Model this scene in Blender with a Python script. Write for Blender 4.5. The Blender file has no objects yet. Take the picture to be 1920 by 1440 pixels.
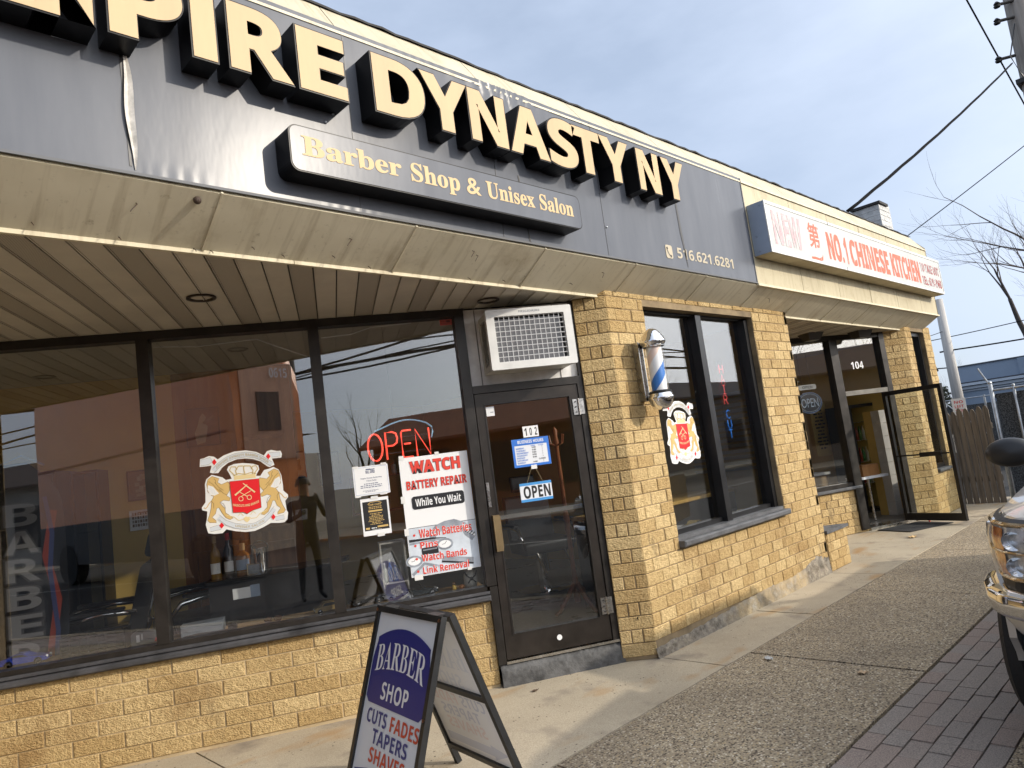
import bpy, bmesh, math, random
from mathutils import Vector, Matrix
random.seed(7)
SC = bpy.context.scene
COL = SC.collection
rad = math.radians
# ------------------------------------------------------------------ camera
def camera():
    yaw, pitch, roll = rad(45.526), rad(6.408), rad(-7.537)
    f = Vector((math.cos(pitch)*math.cos(yaw), math.cos(pitch)*math.sin(yaw), math.sin(pitch)))
    r = f.cross(Vector((0, 0, 1))).normalized()
    u = r.cross(f)
    c, s = math.cos(roll), math.sin(roll)
    r2 = r*c + u*s
    u2 = u*c - r*s
    cd = bpy.data.cameras.new('camera'); cam = bpy.data.objects.new('camera', cd); COL.objects.link(cam)
    m = Matrix((r2, u2, -f)).transposed().to_4x4()
    m.translation = Vector((0, -3.064, 1.55))
    cam.matrix_world = m
    cd.sensor_fit = 'HORIZONTAL'; cd.sensor_width = 36; cd.lens = 36*1326.7/1920
    cd.clip_start = 0.02; cd.clip_end = 2000
    SC.camera = cam
camera()
# ------------------------------------------------------------------ light
SUN = Vector((0.415, -0.815, 0.41)).normalized()
EL = math.asin(SUN.z); AZ = math.atan2(SUN.x, SUN.y)
ld = bpy.data.lights.new('sun', 'SUN'); ld.energy = 3.3; ld.angle = rad(0.9); ld.color = (1.0, 0.9, 0.76)
lo = bpy.data.objects.new('sun', ld); COL.objects.link(lo); lo.rotation_euler = SUN.to_track_quat('Z', 'Y').to_euler()
W = bpy.data.worlds.new("World"); SC.world = W; W.use_nodes = True
def world():
    nt = W.node_tree; nt.nodes.clear(); N = nt.nodes.new; L = nt.links.new
    out = N('ShaderNodeOutputWorld'); bg = N('ShaderNodeBackground'); bg.inputs[1].default_value = 0.15
    sky = N('ShaderNodeTexSky'); sky.sky_type = 'NISHITA'; sky.sun_disc = False
    sky.sun_elevation = EL; sky.sun_rotation = AZ; sky.air_density = 1.0; sky.dust_density = 1.2; sky.ozone_density = 1.4
    tc = N('ShaderNodeTexCoord'); mp = N('ShaderNodeMapping'); mp.inputs['Scale'].default_value = (1.2, 1.2, 3.0)
    no = N('ShaderNodeTexNoise'); no.inputs['Scale'].default_value = 1.6; no.inputs['Detail'].default_value = 6; no.inputs['Roughness'].default_value = 0.55
    rp = N('ShaderNodeValToRGB'); rp.color_ramp.elements[0].position = 0.36; rp.color_ramp.elements[1].position = 0.66
    rp.color_ramp.elements[0].color = (0.58,)*3+(1,); rp.color_ramp.elements[1].color = (0.96,)*3+(1,)
    mx = N('ShaderNodeMix'); mx.data_type = 'RGBA'; mx.inputs[7].default_value = (4.35, 5.1, 6.45, 1)
    L(tc.outputs['Generated'], mp.inputs[0]); L(mp.outputs[0], no.inputs['Vector']); L(no.outputs[0], rp.inputs[0])
    L(rp.outputs[0], mx.inputs[0]); L(sky.outputs[0], mx.inputs[6]); 
    # thin bright haze around the sun
    dp = N('ShaderNodeVectorMath'); dp.operation = 'DOT_PRODUCT'; dp.inputs[1].default_value = SUN; L(tc.outputs['Generated'], dp.inputs[0])
    mr = N('ShaderNodeMapRange'); mr.inputs[1].default_value = 0.0; mr.inputs[2].default_value = 1.0; mr.inputs[3].default_value = 0.0; mr.inputs[4].default_value = 1.0; L(dp.outputs['Value'], mr.inputs[0])
    pw = N('ShaderNodeMath'); pw.operation = 'POWER'; pw.inputs[1].default_value = 3.2; L(mr.outputs[0], pw.inputs[0])
    gl = N('ShaderNodeMix'); gl.data_type = 'RGBA'; gl.blend_type = 'ADD'; gl.inputs[7].default_value = (19.0, 18.2, 17.0, 1); L(pw.outputs[0], gl.inputs[0]); L(mx.outputs[2], gl.inputs[6])
    L(gl.outputs[2], bg.inputs[0]); L(bg.outputs[0], out.inputs[0])
world()
SC.view_settings.view_transform = 'Standard'; SC.view_settings.look = 'None'; SC.view_settings.exposure = 0.1; SC.view_settings.gamma = 1
SC.render.engine = 'CYCLES'
SC.cycles.use_denoising = True
SC.cycles.max_bounces = 9; SC.cycles.diffuse_bounces = 3; SC.cycles.glossy_bounces = 4; SC.cycles.transparent_max_bounces = 16
SC.cycles.caustics_reflective = False; SC.cycles.caustics_refractive = False
# ------------------------------------------------------------------ materials
MATS = {}
def nodes(name):
    m = bpy.data.materials.new(name); m.use_nodes = True
    nt = m.node_tree; b = nt.nodes['Principled BSDF']
    return m, nt, b
def mat(name, col, rough=0.5, metal=0.0, spec=0.5, emit=None, estr=0, coat=0, var=0.0, vscale=6.0, bump=0.0, bscale=60.0, streak=False):
    """plain paint / plastic / metal with optional mottling (own colour) and bump"""
    if name in MATS: return MATS[name]
    m, nt, b = nodes(name); N = nt.nodes.new; L = nt.links.new
    b.inputs['Base Color'].default_value = tuple(col)+(1,)
    b.inputs['Roughness'].default_value = rough; b.inputs['Metallic'].default_value = metal
    b.inputs['Specular IOR Level'].default_value = spec
    if coat: b.inputs['Coat Weight'].default_value = coat; b.inputs['Coat Roughness'].default_value = 0.05
    if emit: b.inputs['Emission Color'].default_value = tuple(emit)+(1,); b.inputs['Emission Strength'].default_value = estr
    if var or bump:
        tc = N('ShaderNodeTexCoord')
        src = tc.outputs['Object']
        if streak:
            mp = N('ShaderNodeMapping'); mp.inputs['Scale'].default_value = (1, 1, 0.12); L(src, mp.inputs[0]); src = mp.outputs[0]
    if var:
        no = N('ShaderNodeTexNoise'); no.inputs['Scale'].default_value = vscale; no.inputs['Detail'].default_value = 7; no.inputs['Roughness'].default_value = 0.62
        L(src, no.inputs['Vector'])
        rp = N('ShaderNodeValToRGB'); e = rp.color_ramp.elements
        e[0].position = 0.3; e[1].position = 0.7
        e[0].color = tuple(c*(1-var) for c in col)+(1,); e[1].color = tuple(min(1, c*(1+var*0.6)) for c in col)+(1,)
        L(no.outputs[0], rp.inputs[0]); L(rp.outputs[0], b.inputs['Base Color'])
        mr = N('ShaderNodeMapRange'); mr.inputs[3].default_value = max(0.02, rough-0.12); mr.inputs[4].default_value = min(1, rough+0.12)
        L(no.outputs[0], mr.inputs[0]); L(mr.outputs[0], b.inputs['Roughness'])
    if bump:
        n2 = N('ShaderNodeTexNoise'); n2.inputs['Scale'].default_value = bscale; n2.inputs['Detail'].default_value = 5
        L(src, n2.inputs['Vector']); bp = N('ShaderNodeBump'); bp.inputs['Strength'].default_value = bump; bp.inputs['Distance'].default_value = 0.01
        L(n2.outputs[0], bp.inputs['Height']); L(bp.outputs[0], b.inputs['Normal'])
    MATS[name] = m
    return m
def mixrgb(nt, fac, a, b, typ='MIX'):
    n = nt.nodes.new('ShaderNodeMix'); n.data_type = 'RGBA'; n.blend_type = typ
    for s, v in ((0, fac), (6, a), (7, b)):
        if hasattr(v, 'is_linked'): nt.links.new(v, n.inputs[s])
        elif s == 0: n.inputs[0].default_value = v
        else: n.inputs[s].default_value = tuple(v)+(1,)
    return n.outputs[2]
def noise(nt, src, scale, detail=5, rough=0.55, stretch=None):
    if stretch:
        mp = nt.nodes.new('ShaderNodeMapping'); mp.inputs['Scale'].default_value = stretch; nt.links.new(src, mp.inputs[0]); src = mp.outputs[0]
    n = nt.nodes.new('ShaderNodeTexNoise'); n.inputs['Scale'].default_value = scale; n.inputs['Detail'].default_value = detail; n.inputs['Roughness'].default_value = rough
    nt.links.new(src, n.inputs['Vector']); return n.outputs[0]
def ramp(nt, src, p0, p1, c0=(0, 0, 0), c1=(1, 1, 1)):
    r = nt.nodes.new('ShaderNodeValToRGB'); e = r.color_ramp.elements; e[0].position = p0; e[1].position = p1
    e[0].color = tuple(c0)+(1,); e[1].color = tuple(c1)+(1,); nt.links.new(src, r.inputs[0]); return r.outputs[0]
def bumpn(nt, b, src, strength, dist=0.01):
    bp = nt.nodes.new('ShaderNodeBump'); bp.inputs['Strength'].default_value = strength; bp.inputs['Distance'].default_value = dist
    nt.links.new(src, bp.inputs['Height']); nt.links.new(bp.outputs[0], b.inputs['Normal'])
def coord(nt): return nt.nodes.new('ShaderNodeTexCoord').outputs['Object']
def attr(nt, name):
    a = nt.nodes.new('ShaderNodeAttribute'); a.attribute_name = name; return a.outputs['Fac']

def brick_mat():
    m, nt, b = nodes('yellow_brick'); c = coord(nt)
    t = attr(nt, 'tint')
    base = mixrgb(nt, t, (0.52, 0.365, 0.165), (0.71, 0.54, 0.28))
    n1 = noise(nt, c, 1.7, 6, 0.65)
    base = mixrgb(nt, ramp(nt, n1, 0.52, 0.80), base, (0.27, 0.155, 0.06))       # brown weathering patches
    n2 = noise(nt, c, 38, 5, 0.7)
    base = mixrgb(nt, ramp(nt, n2, 0.35, 0.65), mixrgb(nt, 0.5, base, (0.26, 0.15, 0.05)), base)
    n3 = noise(nt, c, 2.6, 4, 0.6, (1.6, 1.6, 0.7))
    base = mixrgb(nt, ramp(nt, n3, 0.62, 0.80), base, (0.10, 0.075, 0.05))       # soot stains
    nt.links.new(base, b.inputs['Base Color']); b.inputs['Roughness'].default_value = 0.85; b.inputs['Specular IOR Level'].default_value = 0.25
    h = nt.nodes.new('ShaderNodeMath'); h.operation = 'ADD'
    nt.links.new(noise(nt, c, 75, 4, 0.6, (1, 1, 1.6)), h.inputs[0]); nt.links.new(noise(nt, c, 28, 3, 0.5), h.inputs[1])
    bumpn(nt, b, h.outputs[0], 0.85, 0.022); return m
def ground_mat(name, kind):
    m, nt, b = nodes(name); c = coord(nt); b.inputs['Roughness'].default_value = 0.88; b.inputs['Specular IOR Level'].default_value = 0.25
    if kind == 'concrete':
        base = ramp(nt, noise(nt, c, 1.3, 8, 0.6), 0.3, 0.7, (0.39, 0.335, 0.25), (0.54, 0.47, 0.355))
        base = mixrgb(nt, ramp(nt, noise(nt, c, 150, 3), 0.35, 0.65), mixrgb(nt, 0.35, base, (0.16, 0.125, 0.08)), base)
        base = mixrgb(nt, ramp(nt, noise(nt, c, 2.4, 3, 0.5, (0.6, 1.4, 1)), 0.58, 0.78), base, (0.36, 0.21, 0.08))   # rust
        base = mixrgb(nt, ramp(nt, noise(nt, c, 1.9, 4, 0.6), 0.55, 0.76), base, (0.17, 0.145, 0.125))   # grime
        v = nt.nodes.new('ShaderNodeTexVoronoi'); v.inputs['Scale'].default_value = 22; v.inputs['Randomness'].default_value = 1; nt.links.new(c, v.inputs['Vector'])
        spots = ramp(nt, v.outputs['Distance'], 0.10, 0.16, (1, 1, 1), (0, 0, 0))
        sel = ramp(nt, noise(nt, c, 2.2, 4), 0.46, 0.56)
        mul = nt.nodes.new('ShaderNodeMath'); mul.operation = 'MULTIPLY'; nt.links.new(spots, mul.inputs[0]); nt.links.new(sel, mul.inputs[1])
        base = mixrgb(nt, mul.outputs[0], base, (0.07, 0.055, 0.04))
        nt.links.new(base, b.inputs['Base Color']); bumpn(nt, b, noise(nt, c, 90, 5), 0.35, 0.006)
    elif kind == 'aggregate':
        v = nt.nodes.new('ShaderNodeTexVoronoi'); v.inputs['Scale'].default_value = 84; nt.links.new(c, v.inputs['Vector'])
        sep = nt.nodes.new('ShaderNodeSeparateColor'); nt.links.new(v.outputs['Color'], sep.inputs[0])
        r = nt.nodes.new('ShaderNodeValToRGB'); cr = r.color_ramp; cr.interpolation = 'CONSTANT'
        cols = [(0, (0.07, 0.055, 0.045)), (0.30, (0.17, 0.13, 0.095)), (0.44, (0.37, 0.305, 0.21)), (0.62, (0.50, 0.43, 0.31)), (0.8, (0.43, 0.335, 0.195)), (0.92, (0.63, 0.57, 0.46))]
        cr.elements[0].position = 0; cr.elements[0].color = cols[0][1]+(1,); cr.elements[1].position = cols[1][0]; cr.elements[1].color = cols[1][1]+(1,)
        for p, q in cols[2:]:
            e = cr.elements.new(p); e.color = q+(1,)
        nt.links.new(sep.outputs[0], r.inputs[0])
        base = mixrgb(nt, ramp(nt, v.outputs['Distance'], 0.38, 0.6), r.outputs[0], (0.30, 0.245, 0.17))
        base = mixrgb(nt, ramp(nt, noise(nt, c, 1.1, 5), 0.45, 0.75), base, mixrgb(nt, 0.45, base, (0.12, 0.10, 0.08)))
        nt.links.new(base, b.inputs['Base Color']); bumpn(nt, b, v.outputs['Distance'], -0.6, 0.01)
    elif kind == 'paver':
        t = attr(nt, 'tint')
        base = mixrgb(nt, ramp(nt, t, 0.45, 0.6), (0.31, 0.248, 0.212), (0.30, 0.266, 0.236))
        base = mixrgb(nt, ramp(nt, noise(nt, c, 170, 3), 0.38, 0.62), mixrgb(nt, 0.5, base, (0.09, 0.075, 0.07)), mixrgb(nt, 0.22, base, (0.45, 0.38, 0.32)))
        nt.links.new(base, b.inputs['Base Color']); bumpn(nt, b, noise(nt, c, 120, 4), 0.4, 0.006)
    elif kind == 'asphalt':
        base = ramp(nt, noise(nt, c, 60, 4), 0.3, 0.7, (0.022, 0.022, 0.023), (0.048, 0.047, 0.045))
        nt.links.new(base, b.inputs['Base Color']); bumpn(nt, b, noise(nt, c, 120, 4), 0.3, 0.006)
    return m
def fascia_mat(name='cream_panel', base0=(0.56, 0.51, 0.385), base1=(0.70, 0.645, 0.505)):
    if name in MATS: return MATS[name]
    m, nt, b = nodes(name); c = coord(nt)
    base = ramp(nt, noise(nt, c, 1.4, 7, 0.6), 0.3, 0.7, base0, base1)
    st = noise(nt, c, 4.0, 4, 0.6, (4.5, 0.35, 0.35))
    base = mixrgb(nt, ramp(nt, st, 0.52, 0.80), base, mixrgb(nt, 0.55, base, (0.23, 0.175, 0.10)))
    bl = noise(nt, c, 1.7, 6, 0.7)
    base = mixrgb(nt, ramp(nt, bl, 0.54, 0.74), base, mixrgb(nt, 0.5, base, (0.26, 0.19, 0.10)))
    base = mixrgb(nt, ramp(nt, noise(nt, c, 26, 5, 0.7), 0.60, 0.75), base, mixrgb(nt, 0.5, base, (0.16, 0.12, 0.07)))
    s2 = noise(nt, c, 2.0, 4, 0.55, (5, 0.5, 0.5))
    base = mixrgb(nt, ramp(nt, s2, 0.66, 0.85), base, (0.43, 0.25, 0.10))
    nt.links.new(base, b.inputs['Base Color']); b.inputs['Roughness'].default_value = 0.62; b.inputs['Specular IOR Level'].default_value = 0.3
    bumpn(nt, b, noise(nt, c, 3, 3), 0.15, 0.02)
    MATS[name] = m; return m
def vinyl_mat():
    m, nt, b = nodes('slate_sign_vinyl'); c = coord(nt)
    n = noise(nt, c, 4, 5, 0.55, (1.6, 1, 0.3))
    base = ramp(nt, n, 0.3, 0.72, (0.100, 0.109, 0.130), (0.130, 0.140, 0.162))
    nt.links.new(base, b.inputs['Base Color'])
    mr = nt.nodes.new('ShaderNodeMapRange'); mr.inputs[3].default_value = 0.23; mr.inputs[4].default_value = 0.29
    nt.links.new(n, mr.inputs[0]); nt.links.new(mr.outputs[0], b.inputs['Roughness']); b.inputs['Specular IOR Level'].default_value = 0.145
    h = noise(nt, c, 2.2, 4, 0.6, (1.6, 1, 0.6)); bumpn(nt, b, h, 0.05, 0.03)
    return m
def glass_mat(name, ior=2.0, tint=(0.93, 0.95, 0.94), rough=0.0):
    if name in MATS: return MATS[name]
    m = bpy.data.materials.new(name); m.use_nodes = True; nt = m.node_tree; nt.nodes.clear(); N = nt.nodes.new; L = nt.links.new
    o = N('ShaderNodeOutputMaterial'); mx = N('ShaderNodeMixShader'); t = N('ShaderNodeBsdfTransparent'); g = N('ShaderNodeBsdfGlossy'); f = N('ShaderNodeFresnel')
    t.inputs[0].default_value = tint+(1,); g.inputs['Roughness'].default_value = rough; 
    ge = N('ShaderNodeNewGeometry'); im = N('ShaderNodeMapRange'); im.inputs[3].default_value = ior; im.inputs[4].default_value = 1/ior
    L(ge.outputs['Backfacing'], im.inputs[0]); L(im.outputs[0], f.inputs[0])       # same reflectance leaving the pane as entering it
    nb = N('ShaderNodeTexNoise'); nb.inputs['Scale'].default_value = 1.4; nb.inputs['Detail'].default_value = 2
    tc = N('ShaderNodeTexCoord'); L(tc.outputs['Object'], nb.inputs['Vector']); bp = N('ShaderNodeBump'); bp.inputs['Strength'].default_value = 0.015; bp.inputs['Distance'].default_value = 0.03
    L(nb.outputs[0], bp.inputs['Height']); L(bp.outputs[0], g.inputs['Normal'])
    L(f.outputs[0], mx.inputs[0]); L(t.outputs[0], mx.inputs[1]); L(g.outputs[0], mx.inputs[2]); L(mx.outputs[0], o.inputs[0])
    MATS[name] = m; return m
def wood_mat(name, c0, c1, scale=3.0, axis=(6, 6, 0.5), rough=0.45):
    if name in MATS: return MATS[name]
    m, nt, b = nodes(name); c = coord(nt)
    n = noise(nt, c, scale, 6, 0.6, axis)
    nt.links.new(ramp(nt, n, 0.32, 0.68, c0, c1), b.inputs['Base Color']); b.inputs['Roughness'].default_value = rough
    bumpn(nt, b, n, 0.25, 0.006); MATS[name] = m; return m

BRICK = brick_mat(); CONC = ground_mat('sidewalk_concrete', 'concrete'); AGG = ground_mat('exposed_aggregate', 'aggregate')
PAV = ground_mat('brick_pavers', 'paver'); ASPH = ground_mat('asphalt', 'asphalt'); CREAM = fascia_mat(); VINYL = vinyl_mat()
MORTAR = mat('mortar', (0.47, 0.36, 0.21), 0.9, var=0.35, vscale=3.0)
MORTARD = mat('dark_mortar', (0.26, 0.195, 0.115), 0.9, var=0.5, vscale=5.0)
FRAME = mat('dark_bronze_frame', (0.030, 0.026, 0.023), 0.38, metal=0.35, var=0.4, vscale=9)
DOORM = mat('brown_bronze_door', (0.034, 0.028, 0.024), 0.36, metal=0.4, var=0.35, vscale=7)
BLACKM = mat('black_paint', (0.012, 0.012, 0.013), 0.42, var=0.4, vscale=8)
BLACKF = mat('black_aluminium', (0.018, 0.018, 0.02), 0.35, metal=0.3, var=0.3, vscale=8)
GLASS = glass_mat('window_glass', 2.25, (0.94, 0.95, 0.95)); CLEAR = glass_mat('clear_glass', 1.45)
WHITEP = mat('white_paint', (0.72, 0.71, 0.68), 0.5, var=0.18, vscale=4)
STONE = mat('slate_stone', (0.085, 0.088, 0.095), 0.6, var=0.5, vscale=7, bump=0.4, bscale=40)
CHROME = mat('chrome', (0.75, 0.75, 0.76), 0.07, metal=1.0)
STEEL = mat('brushed_steel', (0.55, 0.54, 0.52), 0.28, metal=1.0, var=0.2, vscale=14)
GALV = mat('galvanised_steel', (0.42, 0.44, 0.46), 0.4, metal=0.8, var=0.3, vscale=12)
PAPER = mat('white_paper', (0.78, 0.79, 0.80), 0.6)
INKB = mat('black_ink', (0.012, 0.012, 0.014), 0.5)
RED = mat('red_print', (0.62, 0.028, 0.025), 0.5)
BLUE = mat('blue_print', (0.02, 0.12, 0.50), 0.5)
GOLD = mat('gold_leaf_print', (0.72, 0.52, 0.25), 0.5)
TAPE = mat('clear_tape', (0.72, 0.72, 0.7), 0.35)
MUST = mat('mustard_wall', (0.62, 0.43, 0.13), 0.75, var=0.12, vscale=2.5)
# ------------------------------------------------------------------ mesh helpers
class MB:
    def __init__(s): s.v = []; s.f = []; s.m = []; s.t = []
    def add(s, vs, fs, mi=0, tint=0.5):
        o = len(s.v); s.v += [tuple(v) for v in vs]
        for f in fs: s.f.append([i+o for i in f]); s.m.append(mi); s.t.append(tint)
        return s
    def box(s, x0, x1, y0, y1, z0, z1, mi=0, tint=0.5):
        return s.add([(x0, y0, z0), (x1, y0, z0), (x1, y1, z0), (x0, y1, z0), (x0, y0, z1), (x1, y0, z1), (x1, y1, z1), (x0, y1, z1)],
                     [(0, 3, 2, 1), (4, 5, 6, 7), (0, 1, 5, 4), (1, 2, 6, 5), (2, 3, 7, 6), (3, 0, 4, 7)], mi, tint)
    def cbox(s, x0, x1, y0, y1, z0, z1, c=0.006, mi=0, tint=0.5):
        """box whose front (-y) face is chamfered"""
        return s.add([(x0, y0+c, z0), (x1, y0+c, z0), (x1, y1, z0), (x0, y1, z0), (x0, y0+c, z1), (x1, y0+c, z1), (x1, y1, z1), (x0, y1, z1),
                      (x0+c, y0, z0+c), (x1-c, y0, z0+c), (x1-c, y0, z1-c), (x0+c, y0, z1-c)],
                     [(0, 3, 2, 1), (4, 5, 6, 7), (1, 2, 6, 5), (2, 3, 7, 6), (3, 0, 4, 7), (8, 9, 10, 11), (0, 1, 9, 8), (1, 5, 10, 9), (5, 4, 11, 10), (4, 0, 8, 11)], mi, tint)
    def prism(s, pts, y0, y1, mi=0, tint=0.5, side=None):
        """polygon pts (x,z) counter-clockwise seen from -y, extruded from y0 to y1"""
        n = len(pts); a = sum(pts[i][0]*pts[(i+1) % n][1]-pts[(i+1) % n][0]*pts[i][1] for i in range(n))
        if a < 0: pts = pts[::-1]
        s.add([(x, y0, z) for x, z in pts]+[(x, y1, z) for x, z in pts], [tuple(range(n))], mi, tint)
        o = len(s.v)-2*n
        s.f.append([o+n+i for i in reversed(range(n))]); s.m.append(mi); s.t.append(tint)
        for i in range(n):
            j = (i+1) % n; s.f.append([o+j, o+i, o+n+i, o+n+j]); s.m.append(mi if side is None else side); s.t.append(tint)
        return s
    def hprism(s, pts, z0, z1, mi=0, tint=0.5):
        n = len(pts); a = sum(pts[i][0]*pts[(i+1) % n][1]-pts[(i+1) % n][0]*pts[i][1] for i in range(n))
        if a < 0: pts = pts[::-1]
        fs = [tuple(range(n, 2*n)), tuple(reversed(range(n)))]+[(i, (i+1) % n, n+(i+1) % n, n+i) for i in range(n)]
        return s.add([(x, y, z0) for x, y in pts]+[(x, y, z1) for x, y in pts], fs, mi, tint)
    def tube(s, pts, r, n=8, mi=0, cap=True, tint=0.5):
        pts = [Vector(p) for p in pts]; R = r if isinstance(r, (list, tuple)) else [r]*len(pts)
        o = len(s.v); up = None
        for i, p in enumerate(pts):
            d = (pts[min(i+1, len(pts)-1)]-pts[max(i-1, 0)])
            if d.length < 1e-9: d = Vector((0, 0, 1))
            d.normalize()
            if up is None:
                up = Vector((0, 0, 1)) if abs(d.z) < 0.9 else Vector((1, 0, 0))
            a = d.cross(up)
            if a.length < 1e-6: a = d.orthogonal()
            a.normalize(); b = d.cross(a); up = -b if False else up
            for k in range(n):
                t = 2*math.pi*k/n; s.v.append(tuple(p+(a*math.cos(t)+b*math.sin(t))*R[i]))
        for i in range(len(pts)-1):
            for k in range(n):
                k2 = (k+1) % n; s.f.append([o+i*n+k, o+i*n+k2, o+(i+1)*n+k2, o+(i+1)*n+k]); s.m.append(mi); s.t.append(tint)
        if cap:
            s.f.append([o+k for k in reversed(range(n))]); s.m.append(mi); s.t.append(tint)
            e = o+(len(pts)-1)*n; s.f.append([e+k for k in range(n)]); s.m.append(mi); s.t.append(tint)
        return s
    def lathe(s, prof, c=(0, 0, 0), n=24, mi=0, axis='z', tint=0.5):
        """prof: list of (radius, height)"""
        o = len(s.v)
        for r, h in prof:
            for k in range(n):
                t = 2*math.pi*k/n; a, b = r*math.cos(t), r*math.sin(t)
                p = (a, b, h) if axis == 'z' else ((a, h, b) if axis == 'y' else (h, a, b))
                s.v.append((c[0]+p[0], c[1]+p[1], c[2]+p[2]))
        for i in range(len(prof)-1):
            for k in range(n):
                k2 = (k+1) % n; s.f.append([o+i*n+k, o+i*n+k2, o+(i+1)*n+k2, o+(i+1)*n+k]); s.m.append(mi); s.t.append(tint)
        return s
    def ball(s, c, r, n=12, mi=0, sz=1.0):
        return s.lathe([(max(1e-4, r*math.sin(math.pi*i/n)), -r*sz*math.cos(math.pi*i/n)) for i in range(n+1)], c, n+4, mi)
    def grid(s, fn, nu, nv, mi=0, tint=0.5):
        o = len(s.v)
        for j in range(nv+1):
            for i in range(nu+1): s.v.append(tuple(fn(i/nu, j/nv)))
        for j in range(nv):
            for i in range(nu):
                a = o+j*(nu+1)+i; s.f.append([a, a+1, a+nu+2, a+nu+1]); s.m.append(mi); s.t.append(tint)
        return s
    def build(s, name, mats, parent=None, smooth=False, loc=None, rotz=None, tint=False, angle=None):
        me = bpy.data.meshes.new(name)
        me.from_pydata(s.v, [], s.f)
        for m in (mats if isinstance(mats, (list, tuple)) else [mats]): me.materials.append(m)
        if len(me.materials) > 1: me.polygons.foreach_set('material_index', s.m)
        if tint:
            a = me.attributes.new('tint', 'FLOAT', 'FACE'); a.data.foreach_set('value', s.t)
        me.update()
        if smooth:
            me.polygons.foreach_set('use_smooth', [True]*len(me.polygons))
            if angle: me.set_sharp_from_angle(angle=rad(angle))
        o = bpy.data.objects.new(name, me); COL.objects.link(o)
        if parent: o.parent = parent
        if loc: o.location = loc
        if rotz is not None: o.rotation_euler = (0, 0, rotz)
        return o
def tag(o, label=None, cat=None, group=None, kind=None):
    if label: o['label'] = label
    if cat: o['category'] = cat
    if group: o['group'] = group
    if kind: o['kind'] = kind
    return o
def thing(name, label, cat, loc=(0, 0, 0), rotz=0, group=None):
    o = bpy.data.objects.new(name, None); COL.objects.link(o); o.location = loc; o.rotation_euler = (0, 0, rotz)
    o.empty_display_size = 0.1
    return tag(o, label, cat, group)
# ---- lettering: outline glyphs turned into mesh
STY = {'sb': (0x1D5D4, 0x1D5EE, 0x1D7EC), 'fb': (0x1D400, 0x1D41A, 0x1D7CE), 'sbi': (0x1D63C, 0x1D656, 0x1D7EC)}
def restyle(t, sty):
    if sty not in STY: return t
    A, a, d = STY[sty]; r = ''
    for ch in t:
        if 'A' <= ch <= 'Z': r += chr(A+ord(ch)-65)
        elif 'a' <= ch <= 'z': r += chr(a+ord(ch)-97)
        elif '0' <= ch <= '9': r += chr(d+ord(ch)-48)
        else: r += ch
    return r
_tc = {}
TS = bpy.data.scenes.new('lettering_bench')
def glyphs(t, sty='sb', off=0.0, depth=0.0, space=1.0):
    k = (t, sty, off, depth, space)
    if k in _tc: return _tc[k]
    c = bpy.data.curves.new('tmp', 'FONT'); c.body = restyle(t, sty); c.size = 1; c.offset = off; c.extrude = depth/2; c.space_character = space; c.resolution_u = 4
    o = bpy.data.objects.new('tmp', c); TS.collection.objects.link(o)
    TS.view_layers[0].update(); dg = TS.view_layers[0].depsgraph; me = bpy.data.meshes.new_from_object(o.evaluated_get(dg))
    vs = [v.co.copy() for v in me.vertices]; fs = [tuple(p.vertices) for p in me.polygons]
    bpy.data.meshes.remove(me); bpy.data.objects.remove(o); bpy.data.curves.remove(c)
    _tc[k] = (vs, fs); return _tc[k]
def text(mb, t, x0, x1, z0, z1, y, mi=0, sty='sb', off=0.0, depth=0.0, fn=None, space=1.0):
    """lettering stretched to the box x0..x1, z0..z1 on the plane y (facing -y); depth extrudes towards +y; fn bends (x,z)"""
    vs, fs = glyphs(t, sty, off, depth, space)
    if not vs: return
    a = min(v.x for v in vs); b = max(v.x for v in vs); c = min(v.y for v in vs); d = max(v.y for v in vs); e = max(v.z for v in vs)
    sx = (x1-x0)/max(1e-6, b-a); sz = (z1-z0)/max(1e-6, d-c); out = []
    for v in vs:
        p = (x0+(v.x-a)*sx, z0+(v.y-c)*sz)
        if fn: p = fn(*p)
        out.append((p[0], y+(e-v.z), p[1]))
    mb.add(out, fs, mi)
def lines(mb, x0, x1, z0, z1, n, y, mi, seed=0, h=0.45, center=True):
    """rows of small print too small to read"""
    rnd = random.Random(seed); dz = (z1-z0)/n
    for i in range(n):
        w = (x1-x0)*rnd.uniform(0.45, 1.0); xa = (x0+x1)/2-w/2 if center else x0
        x = xa; z = z1-(i+0.5)*dz
        while x < xa+w:
            l = rnd.uniform(0.2, 0.6)*dz*3; l = min(l, xa+w-x)
            mb.box(x, x+l, y-0.0006, y, z-dz*h/2, z+dz*h/2, mi); x += l+dz*0.35
def rrect(x0, x1, z0, z1, r, n=6):
    p = []
    for cx, cz, a in ((x1-r, z0+r, -90), (x1-r, z1-r, 0), (x0+r, z1-r, 90), (x0+r, z0+r, 180)):
        for i in range(n+1):
            t = rad(a+90*i/n); p.append((cx+r*math.cos(t), cz+r*math.sin(t)))
    return p
def ring(mb, outer, inner, y0, y1, mi=0):
    n = len(outer)
    vs = [(x, y0, z) for x, z in outer]+[(x, y0, z) for x, z in inner]+[(x, y1, z) for x, z in outer]+[(x, y1, z) for x, z in inner]
    fs = []
    for i in range(n):
        j = (i+1) % n
        fs += [(i, j, n+j, n+i), (2*n+j, 2*n+i, 3*n+i, 3*n+j), (j, i, 2*n+i, 2*n+j), (n+i, n+j, 3*n+j, 3*n+i)]
    mb.add(vs, fs, mi)
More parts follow.
